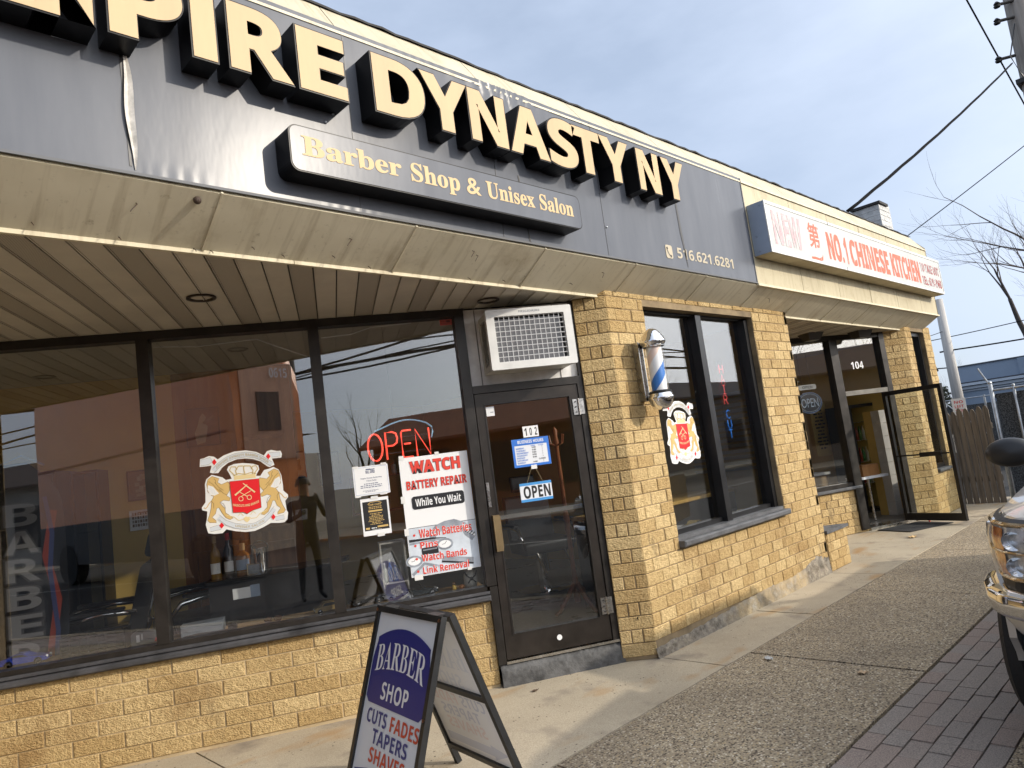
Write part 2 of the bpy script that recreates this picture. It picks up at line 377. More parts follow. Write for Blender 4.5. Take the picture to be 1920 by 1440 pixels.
def frame(mb, x0, x1, z0, z1, w, y0, y1, mi=0, top=None, bot=None):
    t = top if top is not None else w; b = bot if bot is not None else w
    mb.box(x0, x0+w, y0, y1, z0, z1, mi); mb.box(x1-w, x1, y0, y1, z0, z1, mi)
    mb.box(x0+w, x1-w, y0, y1, z0, z0+b, mi); mb.box(x0+w, x1-w, y0, y1, z1-t, z1, mi)
# ------------------------------------------------------------------ frames of reference
# storefront 1 stands in a recess, turned 29.6 degrees; local x = along the glass to the right, y = into the shop, z = up
W1O = (0.0, 2.869, 0.0); W1R = math.atan2(-0.5675, 1.0)
W2O = (10.34, 0.83, 0.0); W2R = math.atan2(-0.42, 1.0)
def w1(u, y=0.0, z=0.0):
    return (W1O[0]+u*math.cos(W1R)-y*math.sin(W1R), W1O[1]+u*math.sin(W1R)+y*math.cos(W1R), z)
def w2(u, y=0.0, z=0.0):
    return (W2O[0]+u*math.cos(W2R)-y*math.sin(W2R), W2O[1]+u*math.sin(W2R)+y*math.cos(W2R), z)
YB = 0.24          # brick face of the facade
SOF = 2.76         # soffit height
CRS = 0.0975       # brick course
# ================================================================== GROUND
def ground():
    tag(MB().box(-400, 600, -400, 400, -0.30, -0.12).build('ground', mat('dry_earth', (0.16, 0.14, 0.11), 0.95, var=0.3, vscale=0.4)), kind='structure')
    m = MB(); m.box(-60, 120, -13.5, -2.24, -0.11, -0.02)
    tag(m.build('road', ASPH), kind='structure')
    m = MB()
    for y in (-7.75,): m.box(-60, 120, y-0.05, y+0.05, -0.019, -0.015)
    tag(m.build('road_marking', mat('worn_road_paint', (0.30, 0.29, 0.26), 0.8, var=0.4)), kind='structure')
    rnd = random.Random(3)
    m = MB(); j = [-6, -3.9, -1.1, 1.66, 4.40, 5.85, 7.49, 9.42, 11.4, 13.6]
    for a, b in zip(j, j[1:]): m.cz = m.box(a+0.006, b-0.006, -0.297, 3.2 if a < 9 else 1.2, -0.1, -rnd.uniform(0, 0.004))
    tag(m.build('sidewalk', CONC), kind='structure')
    m = MB(); x = 0.60-2.06*4
    while x < 16:
        m.box(x+0.008, x+2.052, -1.452, -0.309, -0.1, -rnd.uniform(0, 0.004)); x += 2.06
    tag(m.build('aggregate_walk', AGG), kind='structure')
    m = MB(); m.box(-7, 17, -2.08, -1.458, -0.1, -0.016)
    m.box(-7, 17, -0.309, -0.297, -0.1, -0.02)
    tag(m.build('paving_bed', mat('joint_dirt', (0.13, 0.11, 0.09), 0.95, var=0.4, vscale=20)), kind='structure')
    m = MB()
    for r in range(6):
        y = -1.466-r*0.102; x = -6+(0.1 if r % 2 else 0)
        while x < 16:
            z = -0.004+rnd.uniform(-0.004, 0.003); m.cbox  # each paver a block of its own
            m.box(x+0.003, x+0.199, y-0.097, y-0.003, -0.06, z, 0, rnd.random()); x += 0.2025
    tag(m.build('paver_strip', PAV, tint=True), kind='structure')
    m = MB(); x = -7
    while x < 17: m.box(x, x+1.99, -2.235, -2.085, -0.1, 0.0); x += 2.0
    tag(m.build('kerb', AGG), kind='structure')
    tag(MB().box(-60, 120, -17, -13.5, -0.1, 0.06).build('far_sidewalk', CONC), kind='structure')
    tag(MB().box(12.6, 60, -0.3, 40, -0.11, -0.03).build('parking_lot', ASPH), kind='structure')
ground()
# ================================================================== SHOP BUILDING
B = thing('shop_building', 'single storey yellow brick shop building with cream panel fascia and angled glass storefronts', 'building')
def bricks(mb, x0, x1, z0, n, y, length=0.21, holes=(), seed=0, header=False, start=0.0):
    """n courses of rock-faced brick with recessed mortar on plane y; holes = (x0,x1,z0,z1)"""
    rnd = random.Random(seed); g = 0.0042
    def lay(a, b, za, zb):
        segs = [(a, b)]
        for hx0, hx1, hz0, hz1 in holes:
            if za < hz1-0.01 and zb > hz0+0.01:
                ns = []
                for p, q in segs:
                    if q <= hx0 or p >= hx1: ns.append((p, q)); continue
                    if p < hx0: ns.append((p, hx0))
                    if q > hx1: ns.append((hx1, q))
                segs = ns
        for p, q in segs:
            if q-p > 0.02:
                d = rnd.uniform(-0.003, 0.003)
                mb.cbox(p+g*(p > x0+1e-4), q-g*(q < x1-1e-4), y+d, y+0.07, za+g, zb-g*0.4, 0.005, 0, rnd.random())
    for i in range(n):
        za, zb = z0+i*CRS, z0+(i+1)*CRS
        if header:
            if i % 2 == 0: lay(x0, x1, za, zb)
            else:
                w = (x1-x0)/3
                for k in range(3): lay(x0+k*w, x0+(k+1)*w, za, zb)
        else:
            x = x0-length*((start+0.5*(i % 2)) % 1)
            while x < x1:
                lay(max(x, x0), min(x+length, x1), za, zb); x += length
def mortar(mb, x0, x1, z0, z1, y, t=0.12, holes=()):
    y += 0.0075
    if not holes: mb.box(x0, x1, y, y+t, z0, z1, 1); return
    hx0, hx1, hz0, hz1 = holes[0]
    mb.box(x0, hx0, y, y+t, z0, z1, 1); mb.box(hx1, x1, y, y+t, z0, z1, 1); mb.box(hx0, hx1, y, y+t, z0, hz0, 1)
    if hz1 < z1: mb.box(hx0, hx1, y, y+t, hz1, z1, 1)
def walls():
    # apron under the barber shop windows
    m = MB(); bricks(m, -2.4, 3.93, 0.015, 6, 0.0, 0.295, seed=1, start=0.25); mortar(m, -2.4, 3.93, -0.05, 0.6, 0.0)
    m.build('brick_wall', [BRICK, MORTAR], B, tint=True, loc=W1O, rotz=W1R)
    # facade with the pair window
    H = [(4.87, 6.74, 0.72, 2.70)]
    m = MB(); bricks(m, 4.376, 7.53, 0.12, 28, YB, 0.21, H, seed=2); mortar(m, 4.376, 7.53, 0.0, 2.85, YB, 0.1, H)
    # reveals of the window opening
    for x, s in ((4.87, 1), (6.74, -1)):
        for i in range(6, 27):
            m.box(min(x, x-s*0.05), max(x, x-s*0.05), YB+0.072, 0.40, 0.125+i*CRS, 0.12+(i+1)*CRS-0.004, 0, random.random())
    m.build('brick_wall', [BRICK, MORTARD], B, tint=True)
    # return of the pier beside the door
    a = math.atan2(-0.19, 0.175)
    m = MB(); bricks(m, 0, 0.257, 0.0225, 29, 0, seed=5, header=True); mortar(m, 0, 0.257, 0.0, 2.85, 0, 0.03)
    m.build('brick_pier', [BRICK, MORTARD], B, tint=True, loc=(4.20, 0.43, 0), rotz=a)
    # right flank of the wide pier, inside the second recess
    m = MB(); bricks(m, 0, 1.8, 0.02, 29, 0, seed=6); mortar(m, 0, 1.8, 0, 2.85, 0, 0.05)
    m.build('brick_wall', [BRICK, MORTARD], B, tint=True, loc=(7.53, YB, 0), rotz=rad(90))
    # low planter-like stub with a slate cap
    m = MB(); bricks(m, 7.533, 8.06, 0.0, 4, YB-0.012, 0.21, seed=7, start=0.4)
    m.hprism([(7.533, YB+0.0), (8.055, YB+0.0), (7.60, 0.78), (7.533, 0.78)], -0.02, 0.385, 1)
    m.build('brick_stub', [BRICK, MORTARD], B, tint=True)
    MB().hprism([(7.532, YB-0.03), (8.10, YB-0.03), (7.62, 0.82), (7.532, 0.82)], 0.392, 0.425).build('stub_cap', STONE, B)
    # apron of the takeout window
    m = MB(); bricks(m, -3.0, -0.02, 0.0, 6, 0, 0.21, seed=8); mortar(m, -3.0, -0.02, -0.05, 0.585, 0, 0.12)
    for i in range(6): m.box(-0.019, 0.0, 0.0, 0.12, 0.004+i*CRS, (i+1)*CRS-0.006, 0, random.random())
    m.build('brick_wall', [BRICK, MORTARD], B, tint=True, loc=W2O, rotz=W2R)
    # pier beyond the takeout door
    a = math.atan2(-0.23, 0.24)
    m = MB(); bricks(m, 0, 0.33, 0.0, 29, 0, seed=9, header=True); mortar(m, 0, 0.33, -0.02, 2.83, 0, 0.03)
    m.build('brick_pier', [BRICK, MORTARD], B, tint=True, loc=(11.18, 0.47, 0), rotz=a)
    H = [(11.70, 12.30, 0.62, 2.74)]
    m = MB(); bricks(m, 11.42, 12.64, 0.0, 29, YB, 0.21, H, seed=10); mortar(m, 11.42, 12.64, -0.02, 2.83, YB, 0.1, H)
    for x, s in ((11.70, 1), (12.30, -1)):
        for i in range(6, 28): m.box(min(x, x-s*0.05), max(x, x-s*0.05), YB+0.072, 0.40, 0.005+i*CRS, (i+1)*CRS-0.004, 0, random.random())
    m.build('brick_wall', [BRICK, MORTARD], B, tint=True)
    m = MB(); bricks(m, 0, 9.5, 0.0, 29, 0, seed=11); mortar(m, 0, 9.5, -0.02, 2.83, 0, 0.05)
    m.build('brick_wall', [BRICK, MORTARD], B, tint=True, loc=(12.64, YB+0.012, 0), rotz=rad(90))
    # far left pier closing the first recess (outside the photo, seen in the glass)
    m = MB(); bricks(m, -3.0, -1.9, 0.0, 29, YB, 0.21, seed=12); mortar(m, -3.0, -1.9, -0.02, 2.83, YB, 0.2)
    m.build('brick_wall', [BRICK, MORTARD], B, tint=True)
    m = MB().box(-3.0, -2.9, YB, 7, 0, 2.9); m.box(-3, 12.6, 9.7, 9.8, 0, 4.2); m.build('back_wall', MUST, B)
    # foundation: rough parged strip along the facade, rising to the right
    def fz(x): return 0.075+0.055*max(0, min(1, (x-4.9)/1.2))+0.03*max(0, min(1, (x-6.7)/0.3))
    rnd = random.Random(4); n = 90; prof = []
    m = MB()
    xs = [4.36+(7.525-4.36)*i/n for i in range(n+1)]
    top = [fz(x)+rnd.uniform(-0.008, 0.008)+(0.05*math.exp(-((x-7.25)/0.16)**2)) for x in xs]
    def S(u, v):
        i = min(n, int(round(u*n))); x = xs[i]
        zz = [0, 0.02, 0.6, 1.0, 1.0][int(round(v*4))]; yy = [-0.03, -0.022, -0.008, -0.003, 0.03][int(round(v*4))]
        return (x, YB+yy+rnd.uniform(-0.004, 0.004), -0.02+zz*(top[i]+0.02))
    m.grid(S, n, 4)
    fm, nt, b = nodes('parged_foundation'); c = coord(nt)
    base = ramp(nt, noise(nt, c, 2.6, 7, 0.65), 0.35, 0.66, (0.13, 0.115, 0.09), (0.55, 0.42, 0.24))
    base = mixrgb(nt, ramp(nt, noise(nt, c, 9, 5, 0.7), 0.5, 0.7), base, (0.36, 0.33, 0.28))
    sx = nt.nodes.new('ShaderNodeSeparateXYZ'); nt.links.new(c, sx.inputs[0])
    ax = nt.nodes.new('ShaderNodeMath'); ax.operation = 'MULTIPLY_ADD'; ax.inputs[1].default_value = 0.5; nt.links.new(noise(nt, c, 5, 4), ax.inputs[0]); nt.links.new(sx.outputs[0], ax.inputs[2])
    mr = nt.nodes.new('ShaderNodeMapRange'); mr.inputs[1].default_value = 4.3; mr.inputs[2].default_value = 7.8; nt.links.new(ax.outputs[0], mr.inputs[0])
    zone = nt.nodes.new('ShaderNodeValToRGB'); e = zone.color_ramp.elements; e[0].position = 0.34; e[0].color = (0.9, 0.9, 0.9, 1); e[1].position = 0.46; e[1].color = (0, 0, 0, 1)
    q = e.new(0.80); q.color = (0, 0, 0, 1); q = e.new(0.84); q.color = (0.85, 0.85, 0.85, 1); nt.links.new(mr.outputs[0], zone.inputs[0])
    rough = ramp(nt, noise(nt, c, 14, 6, 0.7), 0.35, 0.68, (0.07, 0.06, 0.05), (0.36, 0.32, 0.26))
    base = mixrgb(nt, zone.outputs[0], base, rough)
    nt.links.new(base, b.inputs['Base Color']); b.inputs['Roughness'].default_value = 0.9; bumpn(nt, b, noise(nt, c, 30, 6, 0.7), 0.9, 0.025)
    m.build('foundation', fm, B, smooth=True)
    # grey step under the barber shop door
    m = MB(); n = 40
    def T(u, v):
        x = 3.94+u*0.97; k = int(round(v*4)); y = [-0.05, -0.045, -0.04, -0.02, 0.10][k]; z = [-0.02, 0.03, 0.10, 0.145, 0.148][k]
        return (x, y+rnd.uniform(-0.004, 0.004), z+rnd.uniform(-0.003, 0.003))
    m.grid(T, n, 4)
    MB.build(m, 'door_step', mat('painted_step', (0.10, 0.10, 0.10), 0.7, var=0.75, vscale=7, bump=0.7, bscale=30), B, smooth=True, loc=W1O, rotz=W1R)
    MB().box(0.0, 0.86, -0.02, 0.2, -0.02, 0.035).build('door_step', STEEL, B, loc=W2O, rotz=W2R)
    # downpipe stub stain hole in the pier
    m = MB(); m.lathe([(0.012, -0.02), (0.012, 0.03)], (4.31, 0.335, 0.30), 10, axis='y'); m.build('weep_pipe', BLACKM, B)
walls()
FEND = 12.36
def fascia():
    rnd = random.Random(11)
    m = MB(); m.box(-3.0, FEND-0.01, 0.03, 0.3, 2.95, 4.03); m.build('fascia_core', MORTAR, B)
    xs = [6.485, 7.55, 8.56, 9.57, 10.58, 11.6, FEND]
    m = MB()
    for a, b in zip(xs, xs[1:]): m.cbox(a+0.004, b-0.004, 0.006+rnd.uniform(-0.002, 0.002), 0.03, 2.965, 3.985, 0.004)
    m.build('fascia_panel', fascia_mat('cream_fascia', (0.44, 0.385, 0.26), (0.54, 0.485, 0.335)), B)
    # sloped soffit skirt, panel by panel
    js = [-3, -1.9, -0.83, 0.25, 1.32, 2.42, 3.49, 4.52, 5.55, 6.53, 7.55, 8.55, 9.54, 10.52, 11.48, FEND]
    prof = [(-0.002, 2.945), (0.145, 2.851), (0.292, 2.765)]
    m = MB()
    for a, b in zip(js, js[1:]):
        sag = rnd.uniform(-0.004, 0.004)
        def S(u, v, a=a, b=b, sag=sag):
            k = v*2; i = min(1, int(k)); t = k-i; y = prof[i][0]*(1-t)+prof[i+1][0]*t; z = prof[i][1]*(1-t)+prof[i+1][1]*t
            return (a+0.003+(b-a-0.006)*u, y-sag*math.sin(u*math.pi), z)
        m.grid(S, 6, 4)
    m.build('soffit_skirt', CREAM, B, smooth=True, angle=40)
    for x in js[1:-1]:
        m = MB(); m.add([(x-0.005, -0.008, 2.944), (x+0.005, -0.008, 2.944), (x+0.005, 0.286, 2.757), (x-0.005, 0.286, 2.757), (x-0.005, 0.0, 2.955), (x+0.005, 0.0, 2.955), (x+0.005, 0.295, 2.77), (x-0.005, 0.295, 2.77)], [(0, 1, 2, 3), (0, 4, 5, 1), (0, 3, 7, 4), (1, 5, 6, 2), (3, 2, 6, 7)])
        m.build('panel_batten', fascia_mat('cream_batten', (0.60, 0.54, 0.40), (0.74, 0.68, 0.52)), B)
    m = MB(); m.box(6.48, FEND+0.002, -0.018, 0.005, 2.94, 2.962); m.box(-3, 6.48, 0.012, 0.03, 2.945, 2.972)
    x = -3
    while x < FEND:
        m.box(x, min(FEND, x+2.4)-0.004, 0.284, 0.306, 2.748, 2.768); x += 2.4
    m.build('fascia_trim', fascia_mat('cream_trim', (0.58, 0.52, 0.37), (0.70, 0.64, 0.48)), B)
    # end of the fascia
    MB().add([(FEND, 0.0, 2.95), (FEND, 0.29, 2.765), (FEND, 0.6, 2.765), (FEND, 0.6, 4.28), (FEND, 0.22, 4.29), (FEND, 0, 4.03)], [(0, 1, 2, 3, 4, 5)]).build('fascia_end', CREAM, B)
    # parapet band leaning back to the roof edge
    m = MB(); xs = [-3, -1, 0.95, 2.05, 3.1, 4.15, 5.2, 6.48, 7.6, 8.6, 9.6, 10.6, 11.55, FEND]
    for a, b in zip(xs, xs[1:]): m.add([(a+0.003, 0.0, 4.0), (b-0.003, 0.0, 4.0), (b-0.003, 0.19, 4.275), (a+0.003, 0.19, 4.275), (a+0.003, 0.02, 4.0), (b-0.003, 0.02, 4.0)], [(0, 1, 2, 3), (0, 4, 5, 1)])
    m.build('parapet_band', fascia_mat('cream_band', (0.42, 0.38, 0.275), (0.53, 0.485, 0.365)), B)
    MB().box(-3, FEND, -0.006, 0.004, 3.988, 4.004).build('band_trim', CREAM, B)
    m = MB(); n = 160; xs = [-3+(FEND+3)*i/n for i in range(n+1)]; o = [(rnd.uniform(-0.006, 0.004), rnd.uniform(-0.007, 0.007)) for _ in xs]
    m.grid(lambda u, v: (xs[int(round(u*n))], 0.168+o[int(round(u*n))][0]+[0, 0, 0.2, 9.6][int(round(v*3))], 4.262+o[int(round(u*n))][1]+[0, 0.014, 0.018, 0.014][int(round(v*3))]), n, 3)
    m.build('roof', mat('roofing_felt', (0.035, 0.033, 0.032), 0.85, var=0.5, vscale=12), B)
    # soffit boards, turned like the storefront; every third one perforated
    def boards(O, R, u0, u1, pitch, phase, back, edge, name):
        plain = MB(); perf = MB(); k = int(math.floor((u0-phase)/pitch))
        s, c = math.sin(R), math.cos(R)
        while phase+k*pitch < u1:
            a, b = phase+k*pitch+0.004, phase+(k+1)*pitch-0.004
            ya = (edge-O[1]-a*s)/c; yb = (edge-O[1]-b*s)/c
            if ya < back and yb < back:
                tgt = perf if k % 3 == 0 else plain
                tgt.add([(a, ya, SOF), (b, yb, SOF), (b, back, SOF), (a, back, SOF), (a, ya, SOF+0.012), (b, yb, SOF+0.012), (b, back, SOF+0.012), (a, back, SOF+0.012)], [(3, 2, 1, 0), (0, 1, 5, 4), (1, 2, 6, 5), (2, 3, 7, 6), (3, 0, 4, 7)])
                # raised lips at the board edges
                for q in (a, b):
                    w = 0.006 if q == a else -0.006; yq = (edge-O[1]-q*s)/c
                    tgt.box(min(q, q+w), max(q, q+w), yq+0.02, back, SOF-0.004, SOF-0.0005)
            k += 1
        plain.build(name, mat('soffit_board', (0.52, 0.47, 0.39), 0.55, var=0.14, vscale=3), B, loc=O, rotz=R)
        pm, nt, b = nodes(name+'_perforated'); cc = coord(nt)
        w = nt.nodes.new('ShaderNodeTexWave'); w.wave_type = 'BANDS'; w.bands_direction = 'DIAGONAL'; w.inputs['Scale'].default_value = 55; w.inputs['Distortion'].default_value = 0.6; nt.links.new(cc, w.inputs['Vector'])
        nt.links.new(ramp(nt, w.outputs[0], 0.25, 0.6, (0.21, 0.182, 0.145), (0.47, 0.42, 0.345)), b.inputs['Base Color']); b.inputs['Roughness'].default_value = 0.6
        perf.build(name, pm, B, loc=O, rotz=R)
    boards(W1O, W1R, -3.2, 4.95, 0.1277, 2.421, 0.02, 0.30, 'soffit')
    boards(W2O, W2R, -3.2, 1.4, 0.1277, 0.0, 0.02, 0.30, 'soffit')
    m = MB(); m.hprism([(-3, 0.31), (FEND, 0.31), (FEND, 5), (-3, 5)], SOF+0.014, SOF+0.03); m.build('soffit_backing', BLACKM, B)
    for O, R, pts in ((W1O, W1R, [(1.598, 1.062), (3.494, 0.628), (0.0, 1.4)]),):
        for x, y in pts:
            m = MB(); m.lathe([(0.083, -0.004), (0.083, -0.011), (0.066, -0.012), (0.060, 0.0), (0.045, 0.075), (0.001, 0.08)], (x, y, SOF), 28)
            m.build('downlight', mat('aged_bronze_trim', (0.05, 0.035, 0.025), 0.4, metal=0.6), B, smooth=True, angle=40)
    # bent nails, wire hooks and bolts left in the skirt
    m = MB()
    def sk(x, t): return Vector((x, -0.002+0.294*t, 2.945-0.18*t))
    for x, t in ((0.98, 0.35), (0.62, 0.85), (0.95, 0.92), (2.0, 0.8), (2.05, 0.42), (2.25, 0.93), (2.9, 0.3), (2.95, 0.38), (3.3, 0.88), (3.95, 0.75), (4.2, 0.35), (1.55, 0.82), (1.72, 0.9), (1.28, 0.97), (1.36, 0.97), (6.9, 0.4), (3.0, 0.92)):
        m = MB(); p = sk(x, t); m.tube([p, p+Vector((0, -0.02, -0.012)), p+Vector((-0.03 if t < 0.6 else 0.004, -0.02, -0.05 if t < 0.6 else -0.02))], 0.0022, 5); m.build('nail', mat('rusty_wire', (0.05, 0.03, 0.02), 0.7), B)
    m = MB(); p = sk(1.22, 0.16); m.ball((p.x, p.y-0.008, p.z-0.005), 0.018, 8)
    m.build('bolt', mat('rusty_wire', (0.05, 0.03, 0.02), 0.7), B)
fascia()
def rooms():
    fl = [(-2.9, 4.66), (4.06, 0.71), (4.30, 0.57), (4.45, 0.37), (7.40, 0.37), (7.40, 6.8), (-2.9, 6.8)]
    fm = mat('shop_floor_tile', (0.26, 0.245, 0.22), 0.3, var=0.35, vscale=2)
    MB().hprism(fl, 0.08, 0.146).build('interior_floor', fm, B)
    MB().hprism([(7.6, 2.2), (10.36, 0.95), (11.3, 0.57), (12.5, 0.44), (12.5, 6.5), (7.5, 6.5)], -0.02, 0.03).build('interior_floor', fm, B)
    cm = mat('ceiling_tile', (0.50, 0.48, 0.43), 0.8, var=0.08)
    MB().hprism(fl, 2.735, 2.758).build('interior_ceiling', cm, B)
    MB().hprism([(7.6, 2.1), (10.34, 0.86), (11.3, 0.47), (12.5, 0.44), (12.5, 6.5), (7.6, 6.5)], 2.735, 2.758).build('interior_ceiling', cm, B)
    m = MB(); m.box(-2.9, 7.45, 6.7, 6.8, 0.1, 2.74); m.box(7.38, 7.42, 0.42, 6.7, 0.1, 2.74)
    m.box(11.9, 12.5, 0.45, 0.5, 0, 0.02); m.box(12.48, 12.55, 0.42, 6.5, 0, 2.74); m.box(7.6, 12.5, 4.4, 4.5, 0, 2.74); m.box(7.58, 7.62, 2.2, 4.5, 0, 2.74)
    m.build('interior_wall', MUST, B)
    # partitions of the barber shop, parallel to the glass
    m = MB(); m.box(0.2, 1.62, 1.6, 1.7, 0.15, 2.73)
    m.build('interior_wall', MUST, B, loc=W1O, rotz=W1R)
    m = MB(); m.box(1.62, 2.62, 1.6, 1.66, 0.15, 2.73)
    for (a, b, c, d) in ((1.70, 2.08, 1.25, 2.1), (2.14, 2.54, 1.25, 2.1), (1.70, 2.08, 0.30, 1.15), (2.14, 2.54, 0.30, 1.15)): frame(m, a, b, c, d, 0.03, 1.57, 1.602)
    m.build('wood_panel_door', wood_mat('oiled_oak', (0.16, 0.06, 0.018), (0.32, 0.14, 0.045)), B, loc=W1O, rotz=W1R)
rooms()
def pane(x0, x1, z0, z1, y, parent, name='pane', m=None):
    return MB().box(x0, x1, y, y+0.006, z0, z1).build(name, m or GLASS, parent)
def windows():
    # --- storefront 1
    m = MB()
    m.box(-2.4, 3.99, -0.02, 0.08, 2.70, 2.757)
    for a, b in ((-1.32, -1.24), (1.735, 1.812), (2.85, 2.925), (3.915, 3.988)): m.box(a, b, -0.025, 0.085, 0.705, 2.70)
    m.box(-2.4, 3.915, -0.015, 0.08, 0.665, 0.705)
    wn = m.build('window', FRAME, B, loc=W1O, rotz=W1R)
    for a, b in ((-2.4, -1.32), (-1.24, 1.735), (1.812, 2.85), (2.925, 3.915)): pane(a, b, 0.70, 2.705, 0.028, wn)
    m = MB(); m.cbox(-2.4, 3.93, -0.055, 0.0, 0.605, 0.645, 0.01); m.cbox(-2.4, 3.93, -0.035, 0.0, 0.646, 0.672, 0.008)
    m.build('sill', mat('weathered_sill', (0.055, 0.055, 0.06), 0.55, var=0.6, vscale=6, bump=0.3, bscale=30), wn)
    MB().box(-2.4, 3.92, 0.085, 0.36, 0.64, 0.69).build('display_shelf', wood_mat('shelf_wood', (0.30, 0.19, 0.08), (0.45, 0.30, 0.14)), wn)
    MB().tube([(1.83, 0.045, 2.66), (2.1, 0.05, 2.64), (2.5, 0.05, 2.66), (2.62, 0.05, 2.60), (2.84, 0.05, 2.5)], 0.004, 6).build('wire', PAPER, wn)
    MB().tube([(2.94, 0.05, 2.63), (3.15, 0.05, 2.64), (3.3, 0.05, 2.68), (3.6, 0.05, 2.69)], 0.004, 6).build('wire', PAPER, wn)
    # --- pair window beside the barber pole
    m = MB(); x0, x1 = 4.872, 6.738
    m.box(x0, x1, 0.34, 0.42, 2.68, 2.76)
    m.box(x0, x0+0.06, 0.335, 0.42, 0.80, 2.68); m.box(x1-0.07, x1, 0.30, 0.42, 0.80, 2.68)
    m.box(5.74, 5.83, 0.29, 0.42, 0.80, 2.68); m.box(x0+0.06, 5.74, 0.34, 0.42, 0.80, 0.84); m.box(5.83, x1-0.07, 0.34, 0.42, 0.80, 0.84)
    wn = m.build('window', BLACKF, B)
    pane(x0+0.06, 5.74, 0.84, 2.68, 0.375, wn); pane(5.83, x1-0.07, 0.84, 2.68, 0.375, wn)
    m = MB(); m.cbox(4.86, 6.745, 0.175, 0.34, 0.722, 0.772, 0.012); m.box(4.872, 6.738, 0.25, 0.42, 0.772, 0.80)
    m.build('sill', STONE, wn)
    MB().box(4.88, 6.73, 0.421, 0.75, 0.72, 0.77).build('display_shelf', wood_mat('dark_shelf_wood', (0.06, 0.05, 0.045), (0.10, 0.085, 0.07)), wn)
    m = MB()
    for x, z in ((5.72, 1.98), (6.66, 2.05), (6.66, 1.62)): m.lathe([(0.02, -0.006), (0.024, 0.0), (0.001, 0.004)], (x, 0.372, z), 12, axis='y')
    m.build('suction_cup', CLEAR, wn)
    # --- takeout window and door frame
    m = MB(); m.box(-3, 0.88, -0.02, 0.08, 2.69, 2.757); m.box(-0.16, -0.02, -0.03, 0.09, 0.03, 2.69); m.box(0.80, 0.90, -0.03, 0.09, 0.03, 2.757)
    m.box(-3, -0.16, -0.01, 0.08, 0.64, 0.69); m.box(-1.55, -1.47, -0.02, 0.08, 0.69, 2.69)
    wn = m.build('window', FRAME, B, loc=W2O, rotz=W2R)
    pane(-3, -1.55, 0.68, 2.70, 0.03, wn); pane(-1.47, -0.155, 0.68, 2.70, 0.03, wn); pane(-0.02, 0.80, 1.94, 2.69, 0.03, wn)
    MB().box(-0.02, 0.80, -0.025, 0.08, 1.88, 1.945).build('transom_bar', mat('worn_alu', (0.20, 0.19, 0.17), 0.35, metal=0.6, var=0.3), wn)
    MB().cbox(-3, -0.02, -0.04, 0.02, 0.59, 0.635, 0.01).build('sill', STONE, wn)
    m = MB(); text(m, '104', 0.235, 0.47, 2.255, 2.36, 0.026, 0, 'sb', 0.0); tag(m.build('address_number', PAPER, wn), 'white digits 104 on the transom glass')
    # --- end window
    m = MB(); frame(m, 11.705, 12.295, 0.66, 2.74, 0.06, 0.30, 0.40); wn = m.build('window', BLACKF, B)
    pane(11.76, 12.24, 0.72, 2.68, 0.34, wn)
    MB().cbox(11.70, 12.30, 0.20, 0.32, 0.615, 0.66, 0.01).build('sill', STONE, wn)
windows()
